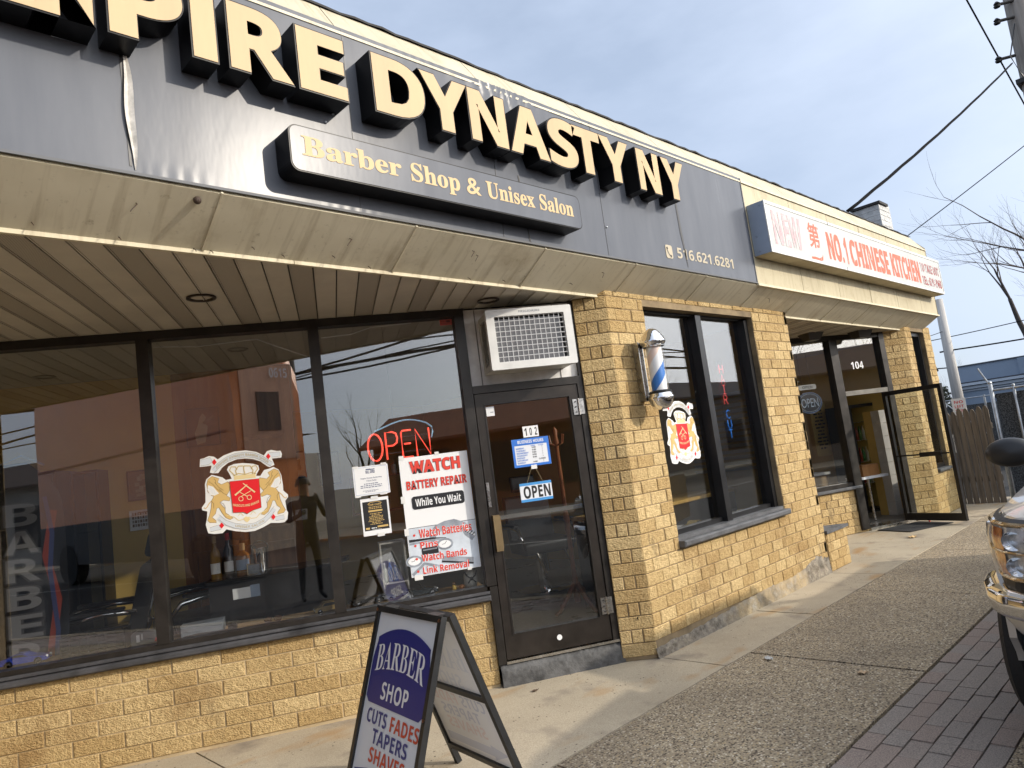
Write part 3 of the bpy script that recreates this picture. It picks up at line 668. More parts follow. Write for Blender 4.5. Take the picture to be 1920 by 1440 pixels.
def doors():
    # --- barber shop door
    m = MB(); m.box(3.988, 4.88, -0.03, 0.08, 2.10, 2.158); m.box(4.81, 4.88, -0.03, 0.08, 0.15, 2.10); m.box(4.835, 4.88, -0.03, 0.08, 2.158, 2.757)
    m.box(3.93, 3.988, -0.03, 0.08, 0.15, 0.70)
    m.build('door_frame', FRAME, B, loc=W1O, rotz=W1R)
    m = MB(); m.box(3.988, 4.835, 0.0, 0.04, 2.158, 2.745); m.build('transom_panel', mat('pale_transom_paint', (0.74, 0.73, 0.71), 0.55, var=0.3, vscale=5), B, loc=W1O, rotz=W1R)
    m = MB()
    for x in (4.075, 4.70): MB().box(x-0.004, x+0.004, -0.003, 0.0, 2.16, 2.74).build('panel_seam', mat('seam_grey', (0.20, 0.19, 0.18), 0.7), B, loc=W1O, rotz=W1R)
    m = MB(); frame(m, 3.995, 4.805, 0.175, 2.095, 0.062, -0.022, 0.03, top=0.075, bot=0.16)
    d = m.build('door', DOORM, B, loc=W1O, rotz=W1R)
    m = MB(); frame(m, 4.057, 4.743, 0.335, 2.02, 0.012, -0.026, 0.0); m.build('glazing_bead', FRAME, d)
    pane(4.06, 4.74, 0.335, 2.02, 0.0, d)
    m = MB(); m.box(4.012, 4.062, -0.062, -0.055, 0.94, 1.20); m.box(4.012, 4.02, -0.055, -0.022, 0.94, 1.20); m.box(4.055, 4.067, -0.06, -0.03, 0.955, 1.185)
    m.build('handle', mat('tarnished_brass', (0.36, 0.26, 0.14), 0.35, metal=0.8, var=0.3), d)
    m = MB(); m.box(4.067, 4.745, 0.010, 0.03, 1.155, 1.185); m.build('push_bar', mat('bar_grey', (0.16, 0.155, 0.15), 0.4, metal=0.4), d)
    m = MB(); m.box(3.999, 4.02, -0.028, -0.022, 1.26, 1.44)
    for i in range(4): m.box(4.002, 4.017, -0.032, -0.028, 1.30+i*0.032, 1.318+i*0.032)
    m.lathe([(0.014, -0.034), (0.014, -0.022)], (4.012, 0, 1.275), 14, axis='y'); m.build('lock', STEEL, d)
    for z0 in (1.86, 0.36):
        m = MB(); m.box(4.752, 4.792, -0.030, -0.022, z0, z0+0.12); m.box(4.800, 4.838, -0.038, -0.030, z0, z0+0.12); m.tube([(4.796, -0.036, z0-0.004), (4.796, -0.036, z0+0.124)], 0.007, 10)
        m.build('hinge', STEEL, d)
        n = MB()
        for zz in (0.02, 0.06, 0.10):
            for xx in (4.772, 4.820): n.lathe([(0.005, -0.0405), (0.005, -0.03)], (xx, 0, z0+zz), 8, axis='y')
        n.build('screw', BLACKM, d)
    m = MB(); m.lathe([(0.001, -0.026), (0.02, -0.026), (0.02, -0.022)], (4.40, 0, 0.26), 14, axis='y'); m.build('sticker', PAPER, d)
    MB().box(3.988, 4.88, -0.035, 0.05, 0.148, 0.166).build('threshold', STEEL, B, loc=W1O, rotz=W1R)
    # --- takeout door, standing open
    hx, hy = 10.985, 0.56; fx, fy = 10.72, -0.27
    a = math.atan2(fy-hy, fx-hx); L = math.hypot(fx-hx, fy-hy)
    m = MB(); frame(m, 0, L, 0.04, 1.875, 0.05, -0.02, 0.025, top=0.06, bot=0.10)
    d = m.build('door', BLACKF, B, loc=(hx, hy, 0), rotz=a)
    pane(0.05, L-0.05, 0.14, 1.815, 0.0, d, m=CLEAR)
    m = MB(); m.box(0.05, L-0.05, -0.035, -0.025, 0.935, 0.955); m.box(0.42, 0.72, -0.055, -0.02, 0.915, 0.975); m.build('push_bar', BLACKM, d)
    m = MB(); m.box(L-0.035, L-0.015, 0.025, 0.065, 0.95, 0.97); m.box(L-0.035, L-0.015, 0.025, 0.065, 1.13, 1.15); m.box(L-0.037, L-0.013, 0.055, 0.07, 0.93, 1.17); m.build('handle', STEEL, d)
    m = MB(); m.tube([(0.3, 0.03, 0.06), (0.3, 0.06, 0.02), (0.3, 0.07, 0.004)], 0.008, 8); m.build('door_stop', RED, d)
doors()
# ================================================================== SIGNS ON THE FASCIA
def stroke(mb, pts, w, y, mi, d=0.0008, closed=False):
    """flat ribbon of width w along pts (x,z) just in front of plane y"""
    n = len(pts); L = []
    for i in range(n):
        p0 = pts[(i-1) % n] if closed or i else pts[0]; p1 = pts[(i+1) % n] if closed or i < n-1 else pts[-1]
        dx, dz = p1[0]-p0[0], p1[1]-p0[1]; l = math.hypot(dx, dz) or 1; ww = w[i] if isinstance(w, list) else w
        L.append(((pts[i][0]-dz/l*ww/2, pts[i][1]+dx/l*ww/2), (pts[i][0]+dz/l*ww/2, pts[i][1]-dx/l*ww/2)))
    vs = [q for a, b in L for q in ((a[0], y, a[1]), (b[0], y, b[1]))]
    fs = [(2*i, 2*i+1, 2*i+3, 2*i+2) for i in range(n-1)]
    if closed: fs.append((2*n-2, 2*n-1, 1, 0))
    mb.add(vs, fs, mi)
def shop_sign():
    S = thing('shop_sign', 'slate grey shop sign with raised gold letters across the fascia', 'shop sign')
    rnd = random.Random(21)
    nx = 240; nz = 26; x0, x1, z0, z1 = -3.0, 6.48, 2.972, 4.03
    def P(u, v):
        x = x0+(x1-x0)*u; z = z0+(z1-z0)*v
        y = -0.001
        r = math.hypot((x-3.28)*0.55, (z-3.99)*1.6)            # crumpled vinyl near the top edge
        if r < 0.28:
            a = math.atan2((z-4.06)*1.6, (x-3.28)*0.55); y -= 0.012*(1-r/0.28)*abs(math.sin(a*13+x*3))
        e = max(0, 1-(z-2.972)/0.055)                           # rippled lower edge
        if 1.0 < x < 2.4: y -= 0.0028*e*abs(math.sin(x*47+z*60))*max(0, math.sin(x*7))
        if 5.6 < x < 6.3: y -= 0.004*e*abs(math.sin(x*31))
        e = max(0, 1-(4.03-z)/0.05)
        if x < 4.6: y -= 0.0016*e*abs(math.sin(x*33+math.sin(x*5)*3+z*70))*max(0, math.sin(x*3))
        return (x, y, z)
    MB().grid(P, nx*3, nz).build('panel', VINYL, S, smooth=True)
    m = MB(); m.box(x0, x1, -0.006, 0.004, 2.962, 2.975); m.box(x1, x1+0.012, -0.006, 0.006, 2.962, 4.03); m.build('panel_edge', mat('sign_edge_grey', (0.085, 0.09, 0.10), 0.6), S)
    for x in (2.06, 3.11, 4.18):
        MB().box(x-0.002, x+0.002, -0.0035, -0.0015, 2.98, 4.02).build('panel_seam', mat('seam_line', (0.045, 0.048, 0.056), 0.4), S)
    # peeling seams
    def peel(xc, za, zb, w, m):
        b = MB(); n = 16
        for s in (-1, 1):
            vs = []
            for i in range(n+1):
                t = i/n; z = za+(zb-za)*t; k = math.sin(math.pi*min(1, t*0.9+0.08))**0.8*w; x = xc+0.01*t+0.004*math.sin(t*9)
                vs += [(x, -0.003, z), (x+s*k, -0.003-0.012*math.sin(math.pi*t)-0.004, z)]
            b.add(vs, [(2*i, 2*i+1, 2*i+3, 2*i+2) for i in range(n)])
        return b.build('peeled_vinyl', m, S, smooth=True)
    peel(0.945, 3.51, 2.985, 0.019, mat('vinyl_backing', (0.62, 0.60, 0.56), 0.35, var=0.4, vscale=20))
    b = MB(); b.add([(0.925, -0.004, 3.50), (0.935, -0.004, 3.50), (0.945, -0.004, 3.0), (0.935, -0.004, 3.0)], [(0, 1, 2, 3)]); b.build('peel_gap', BLACKM, S)
    MB().add([(5.215, -0.004, 3.60), (5.235, -0.004, 3.60), (5.27, -0.004, 3.0), (5.262, -0.004, 3.0), (5.222, -0.004, 3.3)], [(0, 4, 3, 2, 1)]).build('peeled_vinyl', mat('vinyl_fold', (0.035, 0.035, 0.037), 0.5, var=0.5, vscale=20), S)
    for x, z, l in ((3.31, 3.43, 0.14), (3.33, 3.07, 0.10)):
        MB().add([(x, -0.004, z), (x+0.012, -0.004, z), (x+0.02, -0.008, z-l), (x+0.01, -0.004, z-l)], [(0, 1, 2, 3)]).build('peeled_vinyl', BLACKM, S)
    for x, z in ((1.98, 3.32), (1.95, 3.5), (4.2, 3.2), (1.9, 3.44)):
        MB().ball((x, -0.004, z), 0.008, 8).build('rivet', GALV, S)
    black = mat('letter_return_black', (0.005, 0.005, 0.006), 0.35, spec=0.15)
    face = mat('gold_letter_face', (0.53, 0.388, 0.225), 0.5, spec=0.2, var=0.13, vscale=5, streak=True)
    D = 0.14; K = (3.064-D)/2.864
    zb, zt = 1.55+(3.463-1.55)*K, 1.55+(3.797-1.55)*K
    LT = [('E', -0.05, 0.21), ('M', 0.27, 0.785), ('P', 0.834, 1.135), ('I', 1.161, 1.271), ('R', 1.323, 1.632), ('E', 1.66, 1.928), ('D', 2.088, 2.428),
          ('Y', 2.402, 2.752), ('N', 2.752, 3.057), ('A', 3.072, 3.434), ('S', 3.434, 3.732), ('T', 3.692, 3.988), ('Y', 3.984, 4.332), ('N', 4.428, 4.718), ('Y', 4.758, 5.083)]
    for ch, a, b2 in LT:
        ex = 0.008 if ch == 'S' else 0.0; a *= K; b2 *= K
        m = MB()
        if ch == 'I': m.box(a-0.004, b2+0.004, -D, -0.002, zb-0.004, zt+0.004)
        else: text(m, ch, a-0.004, b2+0.004, zb-0.004-ex, zt+0.004+ex, -D, 0, 'sb', 0.028, D-0.002)
        o = m.build('letter', black, S); m = MB()
        if ch == 'I': m.box(a+0.004, b2-0.004, -D-0.0035, -D, zb+0.004, zt-0.004)
        else: text(m, ch, a+0.004, b2-0.004, zb+0.004-ex, zt-0.004+ex, -D-0.0035, 0, 'sb', 0.020)
        m.build('face', face, o)
    # lettering box
    q = lambda z: 1.55+(z-1.55)*K
    x0, x1, z0, z1 = 1.572*K, 3.665*K, q(3.035), q(3.268)
    pts = rrect(x0, x1, z0, z1, 0.045)
    m = MB(); m.prism(pts, -D, -0.003); o = m.build('name_box', black, S)
    m = MB(); m.prism(rrect(x0+0.007, x1-0.007, z0+0.007, z1-0.007, 0.04), -D-0.0025, -D, 0); m.build('box_face', VINYL, o)
    m = MB()
    for t, a, b2, lo, hi in (('Barber', 1.635, 2.205, 3.117, 3.218), ('Shop', 2.265, 2.605, 3.083, 3.218), ('&', 2.655, 2.765, 3.112, 3.212), ('Unisex', 2.81, 3.215, 3.112, 3.218), ('Salon', 3.262, 3.585, 3.112, 3.22)):
        text(m, t, a*K, b2*K, q(lo), q(hi), -D-0.0045, 0, 'fb', 0.012)
    m.build('lettering', mat('gold_small_letters', (0.58, 0.43, 0.24), 0.5, spec=0.15), o)
    # phone number
    m = MB(); m.prism(rrect(4.955, 5.052, 3.048, 3.162, 0.02), -0.0045, -0.003, 0)
    text(m, '516.621.6281', 5.125, 6.06, 3.065, 3.158, -0.004, 0, 'sb', 0.0)
    pts = [(4.978+0.05*0, 3.138), (4.976, 3.118), (4.988, 3.092), (5.006, 3.074), (5.026, 3.068)]
    stroke(m, pts, 0.009, -0.006, 1); stroke(m, [(4.974, 3.142), (4.982, 3.124)], 0.02, -0.006, 1); stroke(m, [(5.012, 3.070), (5.03, 3.066)], 0.02, -0.006, 1)
    m.build('phone_number', [mat('faded_gold_print', (0.42, 0.36, 0.25), 0.45), INKB], S)
shop_sign()
def takeout_sign():
    x0, x1, z0, z1, d = 6.535, 12.21, 3.238, 3.752, 0.172
    S = thing('takeout_sign', 'long white lightbox sign with faded red letters above the takeout', 'sign')
    cabm = mat('blue_grey_cabinet', (0.30, 0.36, 0.46), 0.4, metal=0.2, var=0.08)
    m = MB(); m.box(x0, x1, -d+0.004, 0.0, z0, z1); m.build('cabinet', cabm, S)
    m = MB(); m.box(x0+0.002, x1, -d+0.002, -0.002, z0-0.006, z0-0.001); m.build('bottom_plate', fascia_mat('stained_underside', (0.40, 0.33, 0.21), (0.56, 0.49, 0.34)), S)
    m = MB(); frame(m, x0, x1, z0-0.004, z1+0.004, 0.018, -d-0.006, -d+0.003, 0, top=0.03, bot=0.03); m.box(8.05, 8.058, -d-0.008, -d, z1-0.03, z1+0.004, 1); m.box(8.4, 8.406, -d-0.008, -d, z0-0.004, z0+0.03, 1)
    m.build('retainer_trim', [mat('white_retainer', (0.66, 0.66, 0.64), 0.45, var=0.15, vscale=3), INKB], S)
    fm, nt, b = nodes('faded_sign_face'); c = coord(nt)
    base = ramp(nt, noise(nt, c, 3, 6, 0.6), 0.3, 0.7, (0.43, 0.44, 0.425), (0.53, 0.535, 0.51))
    nt.links.new(base, b.inputs['Base Color']); b.inputs['Roughness'].default_value = 0.45
    MB().box(x0+0.018, x1-0.018, -d-0.001, -d+0.003, z0+0.026, z1-0.026).build('sign_face', fm, S)
    def flaky(name, c0, worn, thr):
        mm, nt, b = nodes(name); cc = coord(nt)
        n = noise(nt, cc, 16, 6, 0.75, (1, 1, 0.35)); nt.links.new(mixrgb(nt, ramp(nt, n, thr, thr+0.03), c0, worn), b.inputs['Base Color']); b.inputs['Roughness'].default_value = 0.5; return mm
    red = flaky('weathered_red_letters', (0.64, 0.105, 0.04), (0.52, 0.40, 0.34), 0.60)
    pink = flaky('bleached_pink_letters', (0.50, 0.33, 0.345), (0.48, 0.47, 0.46), 0.50)
    y = -d-0.003
    m = MB(); text(m, 'NEW', 6.66, 7.30, 3.33, 3.675, y, 0, 'sb', 0.02); m.build('lettering', pink, S)
    m = MB(); text(m, '\u7b2c', 7.475, 7.755, 3.40, 3.675, y, 0, '', 0.012)
    m.prism([(7.47, 3.292), (7.56, 3.30), (7.66, 3.293), (7.75, 3.318), (7.775, 3.345), (7.755, 3.28), (7.70, 3.268), (7.58, 3.272), (7.475, 3.262)], y, y+0.001, 0)
    m.build('lettering', red, S)
    m = MB(); lines(m, 7.50, 7.74, 3.245, 3.262, 1, y, 0, 3, 0.6); m.build('maker_mark', mat('grey_print', (0.25, 0.27, 0.30), 0.5), S)
    m = MB()
    for t, a, b2 in (('NO.', 7.955, 8.38), ('1', 8.43, 8.51), ('CHINESE', 8.60, 9.90), ('KITCHEN', 10.0, 11.16)): text(m, t, a, b2, 3.315, 3.635, y, 0, 'sb', 0.022)
    m.build('lettering', red, S)
    m = MB(); text(m, 'TO TAKE OUT', 11.24, 12.12, 3.50, 3.635, y, 0, 'sb', 0.012); text(m, 'TEL: 629-2060', 11.24, 12.14, 3.31, 3.44, y, 0, 'sb', 0.012)
    m.build('lettering', flaky('worn_dark_red_letters', (0.32, 0.035, 0.03), (0.44, 0.43, 0.44), 0.52), S)
    for x, z in ((-0.13, 3.71), (-0.05, 3.42), (-0.06, 3.27)):
        MB().lathe([(0.007, x0-0.003), (0.007, x0+0.002)], (0, x, z), 8, axis='x').build('screw', BLACKM, S)
takeout_sign()
def chimney():
    T = thing('chimney', 'white painted brick chimney at the far end of the flat roof', 'chimney', (11.92, 0.40, 4.24))
    m = MB(); rnd = random.Random(8)
    for i in range(7):
        for k in range(3): m.cbox(0.16*k+0.002, 0.16*(k+1)-0.002, -rnd.uniform(0, 0.004), 0.4, i*0.085, (i+1)*0.085-0.004, 0.004)
    for i in range(8):
        for k in range(1): m.cbox(0.50, 0.68, 0.05-rnd.uniform(0, 0.004), 0.4, i*0.085, (i+1)*0.085-0.004, 0.004)
    m.build('stack', mat('white_painted_brick', (0.55, 0.55, 0.54), 0.8, var=0.35, vscale=8, bump=0.5), T)
    m = MB(); m.box(-0.03, 0.36, -0.03, 0.42, 0.596, 0.635); m.build('cap', mat('roofing_felt', (0.03, 0.03, 0.03), 0.8), T)
chimney()
# ================================================================== AIR CONDITIONER, BARBER POLE, SANDWICH BOARD
def air_conditioner():
    T = thing('air_conditioner', 'white window air conditioner with a wire grille above the barber shop door', 'air conditioner', w1(4.1, -0.001, 2.232), W1R)
    w, h, d = 0.635, 0.425, 0.30
    wm = mat('appliance_white', (0.66, 0.66, 0.64), 0.42, var=0.14, vscale=6)
    m = MB(); m.box(0, w, -d+0.03, 0.02, 0, 0.012); m.box(0, w, -d+0.03, 0.02, h-0.012, h)
    for x in (0, w-0.012):
        m.box(x, x+0.012, -d+0.03, -d+0.06, 0.012, h-0.012); m.box(x, x+0.012, -0.05, 0.02, 0.012, h-0.012); m.box(x, x+0.012, -d+0.06, -0.05, 0.012, 0.045); m.box(x, x+0.012, -d+0.06, -0.05, h-0.045, h-0.012)
        z = 0.05
        while z < h-0.05:
            m.add([(x+0.002, -d+0.06, z), (x+0.002, -0.05, z), (x+0.010, -0.05, z+0.008), (x+0.010, -d+0.06, z+0.008), (x+0.002, -d+0.06, z+0.003), (x+0.002, -0.05, z+0.003), (x+0.010, -0.05, z+0.011), (x+0.010, -d+0.06, z+0.011)], [(0, 1, 2, 3), (7, 6, 5, 4), (0, 4, 5, 1), (2, 6, 7, 3), (1, 5, 6, 2), (3, 7, 4, 0)]); z += 0.0155
    m.build('case', mat('case_cream', (0.50, 0.48, 0.42), 0.45, var=0.3, vscale=7), T)
    m = MB(); ring(m, rrect(-0.008, w+0.008, -0.008, h+0.008, 0.012), rrect(0.052, w-0.052, 0.045, h-0.045, 0.006), -d, -d+0.05); m.build('front_frame', wm, T)
    m = MB(); m.box(0.02, w-0.02, -d+0.055, -d+0.06, 0.02, h-0.02); m.build('backing', INKB, T)
    cm, nt, b = nodes('condenser_fins'); c = coord(nt)
    wv = nt.nodes.new('ShaderNodeTexWave'); wv.bands_direction = 'Z'; wv.inputs['Scale'].default_value = 42; wv.inputs['Distortion'].default_value = 1.2; wv.inputs['Detail'].default_value = 3; nt.links.new(c, wv.inputs['Vector'])
    nt.links.new(ramp(nt, wv.outputs[0], 0.2, 0.8, (0.07, 0.07, 0.075), (0.24, 0.24, 0.25)), b.inputs['Base Color']); b.inputs['Roughness'].default_value = 0.4; b.inputs['Metallic'].default_value = 0.3
    MB().box(0.045, w-0.075, -d+0.040, -d+0.05, 0.045, h-0.06).build('condenser', cm, T)
    m = MB()
    n = 14
    for i in range(n+1):
        x = 0.05+(w-0.10)*i/n; m.tube([(x, -d+0.012, 0.04), (x, -d+0.012, h-0.04)], 0.0024, 5)
    for i in range(10):
        z = 0.045+(h-0.09)*i/9; m.tube([(0.045, -d+0.009, z), (w-0.045, -d+0.009, z)], 0.0028, 5)
    m.build('wire_grille', mat('grille_wire', (0.66, 0.67, 0.68), 0.4), T)
    m = MB(); text(m, 'FRIGIDAIRE', 0.24, 0.40, h-0.026, h-0.010, -d-0.0008, 0, 'sb', 0.0); m.build('lettering', mat('grey_print', (0.25, 0.27, 0.30), 0.5), T)
air_conditioner()
def barber_pole():
    cx, cy = 4.665, 0.065
    T = thing('barber_pole', 'blue and white barber pole with chrome domes on the brick pier', 'barber pole', (cx, cy, 1.815))
    n = 32
    dome = [(0.0005, 0.0), (0.03, 0.002), (0.06, 0.015), (0.082, 0.04), (0.094, 0.07), (0.100, 0.086), (0.101, 0.100), (0.094, 0.108), (0.092, 0.122), (0.086, 0.128), (0.086, 0.142), (0.076, 0.148)]
    MB().lathe(dome, (0, 0, 0), n).build('bottom_dome', CHROME, T, smooth=True, angle=50)
    top = [(0.076, 0.492), (0.086, 0.498), (0.086, 0.512), (0.093, 0.518), (0.100, 0.530), (0.100, 0.545), (0.093, 0.552), (0.092, 0.565), (0.084, 0.572), (0.080, 0.586), (0.068, 0.598), (0.060, 0.612), (0.042, 0.628), (0.022, 0.640), (0.0005, 0.644)]
    MB().lathe(top, (0, 0, 0), n).build('top_dome', CHROME, T, smooth=True, angle=50)
    m = MB(); m.lathe([(0.088, 0.126), (0.089, 0.142), (0.080, 0.150)], (0, 0, 0), n); m.build('collar', BLACKM, T, smooth=True, angle=40)
    pm, nt, b = nodes('barber_stripes'); c = coord(nt)
    sp = nt.nodes.new('ShaderNodeSeparateXYZ'); nt.links.new(c, sp.inputs[0])
    at = nt.nodes.new('ShaderNodeMath'); at.operation = 'ARCTAN2'; nt.links.new(sp.outputs[1], at.inputs[0]); nt.links.new(sp.outputs[0], at.inputs[1])
    k = nt.nodes.new('ShaderNodeMath'); k.operation = 'MULTIPLY'; k.inputs[1].default_value = 1/(2*math.pi); nt.links.new(at.outputs[0], k.inputs[0])
    zz = nt.nodes.new('ShaderNodeMath'); zz.operation = 'MULTIPLY_ADD'; zz.inputs[1].default_value = -2.35; zz.inputs[2].default_value = 0.10; nt.links.new(sp.outputs[2], zz.inputs[0])
    ad = nt.nodes.new('ShaderNodeMath'); ad.operation = 'ADD'; nt.links.new(k.outputs[0], ad.inputs[0]); nt.links.new(zz.outputs[0], ad.inputs[1])
    fr = nt.nodes.new('ShaderNodeMath'); fr.operation = 'FRACT'; nt.links.new(ad.outputs[0], fr.inputs[0])
    r = nt.nodes.new('ShaderNodeValToRGB'); cr = r.color_ramp; cr.interpolation = 'CONSTANT'
    cr.elements[0].position = 0; cr.elements[0].color = (0.03, 0.17, 0.52, 1); cr.elements[1].position = 0.26; cr.elements[1].color = (0.78, 0.79, 0.80, 1)
    for p, q in ((0.52, (0.76, 0.60, 0.52, 1)), (0.72, (0.78, 0.79, 0.80, 1))):
        e = cr.elements.new(p); e.color = q
    nt.links.new(fr.outputs[0], r.inputs[0]); nt.links.new(r.outputs[0], b.inputs['Base Color']); b.inputs['Roughness'].default_value = 0.35
    MB().lathe([(0.060, 0.142), (0.060, 0.50)], (0, 0, 0), n).build('striped_cylinder', pm, T, smooth=True)
    MB().lathe([(0.073, 0.142), (0.073, 0.50)], (0, 0, 0), n).build('glass_tube', glass_mat('tube_glass', 1.35, (0.97, 0.97, 0.97)), T, smooth=True)
    m = MB(); m.box(-0.032, 0.03, 0.145, 0.175, 0.09, 0.56); m.box(-0.032, -0.024, 0.12, 0.145, 0.09, 0.56); m.box(0.022, 0.03, 0.12, 0.145, 0.09, 0.56); m.build('wall_bracket', STEEL, T)
    for z in (0.105, 0.535):
        m = MB(); m.tube([(0, 0.15, z), (0, 0.075, z)], 0.011, 10); m.box(-0.018, 0.016, 0.132, 0.147, z-0.02, z+0.02); m.build('bracket_arm', BLACKM, T)
    for z in (0.2, 0.46): MB().lathe([(0.0075, 0.140), (0.0075, 0.146)], (0, 0, z), 8, axis='y').build('screw', BLACKM, T)
barber_pole()
def sandwich_board():
    # hinge line runs away from the camera towards the shop; local x = along the hinge (towards the street), y = towards +x of the street
    T = thing('sandwich_board', 'black framed folding sandwich board advertising cuts, fades and shaves on the sidewalk', 'sandwich board', (2.10, 0.255, 0), math.atan2(-0.66, -0.085))
    Wd, Ht = 0.665, 0.905
    frm = mat('board_frame_black', (0.014, 0.015, 0.017), 0.42, var=0.3, vscale=9)
    sheet, nt, b = nodes('board_sheet'); c = coord(nt)
    b.inputs['Roughness'].default_value = 0.4
    nt.links.new(ramp(nt, noise(nt, c, 2.4, 4), 0.3, 0.7, (0.68, 0.72, 0.80), (0.82, 0.84, 0.88)), b.inputs['Base Color'])
    tl = nt.nodes.new('ShaderNodeBsdfTranslucent'); tl.inputs[0].default_value = (0.80, 0.84, 0.88, 1); ms = nt.nodes.new('ShaderNodeMixShader'); ms.inputs[0].default_value = 0.15
    om = nt.nodes['Material Output']; nt.links.new(b.outputs[0], ms.inputs[1]); nt.links.new(tl.outputs[0], ms.inputs[2]); nt.links.new(ms.outputs[0], om.inputs[0])
    for side in (-1, 1):
        lean = math.atan2(0.31, Ht); L = math.hypot(0.31, Ht)
        # panel built upright in x (width) / z (height) then leaned about the hinge
        def place(o, side=side, lean=lean):
            if side < 0: o.matrix_local = Matrix.Translation((0, -0.012, Ht)) @ Matrix.Rotation(-lean, 4, 'X') @ Matrix.Translation((0, 0, -L))
            else: o.matrix_local = Matrix.Translation((Wd, 0.012, Ht)) @ Matrix.Rotation(math.pi, 4, 'Z') @ Matrix.Rotation(-lean, 4, 'X') @ Matrix.Translation((0, 0, -L))
        m = MB(); w = 0.03
        m.box(0, w, -0.024, 0.006, 0, L); m.box(Wd-w, Wd, -0.024, 0.006, 0, L); m.box(w, Wd-w, -0.024, 0.006, L-w, L); m.box(w, Wd-w, -0.024, 0.006, 0.10, 0.10+w); m.box(w, Wd-w, -0.008, 0.006, 0.5, 0.5+w)
        fr = m.build('frame', frm, T); place(fr)
        m = MB(); m.add([(w-0.004, -0.0105, 0.125), (Wd-w+0.004, -0.0105, 0.125), (Wd-w+0.004, -0.0105, L-w+0.004), (w-0.004, -0.0105, L-w+0.004)], [(0, 1, 2, 3)]); m.build('poster', sheet, fr); MB().box(w-0.004, Wd-w+0.004, -0.0095, -0.0082, 0.125, L-w+0.004).build('poster_back', mat('poster_back_white', (0.84, 0.86, 0.90), 0.35), fr)
        y = -0.0135; x0, x1, zt = w, Wd-w, L-w
        m = MB(); n = 14; xa, xb = x0+0.035, x1-0.035
        def arch(t, k): return k*(1-(2*t-1)**2)
        pts = [(xa, zt-0.14)]+[(xa+(xb-xa)*i/n, zt-0.12+arch(i/n, 0.06)) for i in range(n+1)]+[(xb, zt-0.14), (xb+0.022, zt-0.22), (xb+0.022, zt-0.40), (xb-0.01, zt-0.425), (xa+0.01, zt-0.425), (xa-0.022, zt-0.40), (xa-0.022, zt-0.22)]
        m.prism(pts, y, y+0.001, 0)
        def bend(x, z):
            t = (x-xa)/(xb-xa); return (x, z+arch(t, 0.035))
        text(m, 'BARBER', xa+0.02, xb-0.02, zt-0.285, zt-0.16, y-0.001, 1, 'fb', -0.004, 0, bend)
        text(m, 'SHOP', xa+0.13, xb-0.13, zt-0.395, zt-0.315, y-0.001, 1, 'sb', 0.0)
        text(m, 'CUTS', x0+0.06, x0+0.27, zt-0.512, zt-0.447, y, 2, 'sb', 0.0); text(m, 'FADES', x0+0.31, x1-0.02, zt-0.512, zt-0.447, y, 3, 'sb', 0.0)
        text(m, 'TAPERS', x0+0.15, x1-0.10, zt-0.592, zt-0.527, y, 2, 'sb', 0.0); text(m, 'SHAVES', x0+0.15, x1-0.10, zt-0.672, zt-0.607, y, 3, 'sb', 0.0)
        m.prism([(x0+0.02, zt-0.728), (x0+0.16, zt-0.700), (x0+0.16, zt-0.715), (x1-0.03, zt-0.715), (x1-0.03, zt-0.765), (x0+0.16, zt-0.765), (x0+0.16, zt-0.785)], y, y+0.001, 2)
        text(m, 'WALK INS', x0+0.2, x1-0.06, zt-0.757, zt-0.727, y-0.001, 1, 'sb', 0.0)
        m.build('lettering', [mat('board_navy', (0.022, 0.026, 0.19), 0.35), mat('board_white', (0.74, 0.74, 0.76), 0.4), mat('board_navy_ink', (0.03, 0.04, 0.20), 0.4), mat('board_red', (0.52, 0.06, 0.03), 0.4)], fr)
        # same print, seen mirrored from behind through the thin sheet
        m = MB(); fade = 0.004
        for t, a, b3, lo, hi, mi, st in (('BARBER', xa+0.02, xb-0.02, zt-0.285, zt-0.16, 0, 'fb'), ('SHOP', xa+0.13, xb-0.13, zt-0.395, zt-0.315, 0, 'sb'), ('CUTS', x0+0.06, x0+0.27, zt-0.512, zt-0.447, 1, 'sb'), ('FADES', x0+0.31, x1-0.02, zt-0.512, zt-0.447, 2, 'sb'), ('TAPERS', x0+0.15, x1-0.10, zt-0.592, zt-0.527, 1, 'sb'), ('SHAVES', x0+0.15, x1-0.10, zt-0.672, zt-0.607, 2, 'sb')):
            k = MB(); text(k, t, a, b3, lo, hi, 0, 0, st, 0.0)
            m.add([(v[0], -0.0078, v[2]) for v in k.v], [tuple(reversed(f)) for f in k.f], mi)
        m.prism([(x0+0.02, zt-0.728), (x0+0.16, zt-0.700), (x0+0.16, zt-0.715), (x1-0.03, zt-0.715), (x1-0.03, zt-0.765), (x0+0.16, zt-0.765), (x0+0.16, zt-0.785)], -0.0084, -0.0078, 1)
        m.build('show_through', [mat('ghost_white', (0.73, 0.77, 0.85), 0.4), mat('ghost_blue', (0.62, 0.66, 0.78), 0.4), mat('ghost_red', (0.80, 0.72, 0.74), 0.4)], fr)
        for x in (0.015, Wd-0.015):
            for z in (L-0.02, 0.52):
                MB().lathe([(0.008, -0.027), (0.007, -0.023)], (x, 0, z), 8, axis='y').build('screw', mat('copper_screw', (0.40, 0.17, 0.08), 0.4, metal=0.7), fr)
    m = MB(); m.box(0.06, 0.16, -0.022, 0.022, Ht-0.008, Ht+0.004); m.box(Wd-0.16, Wd-0.06, -0.022, 0.022, Ht-0.008, Ht+0.004); m.build('hinge', BLACKM, T)
sandwich_board()
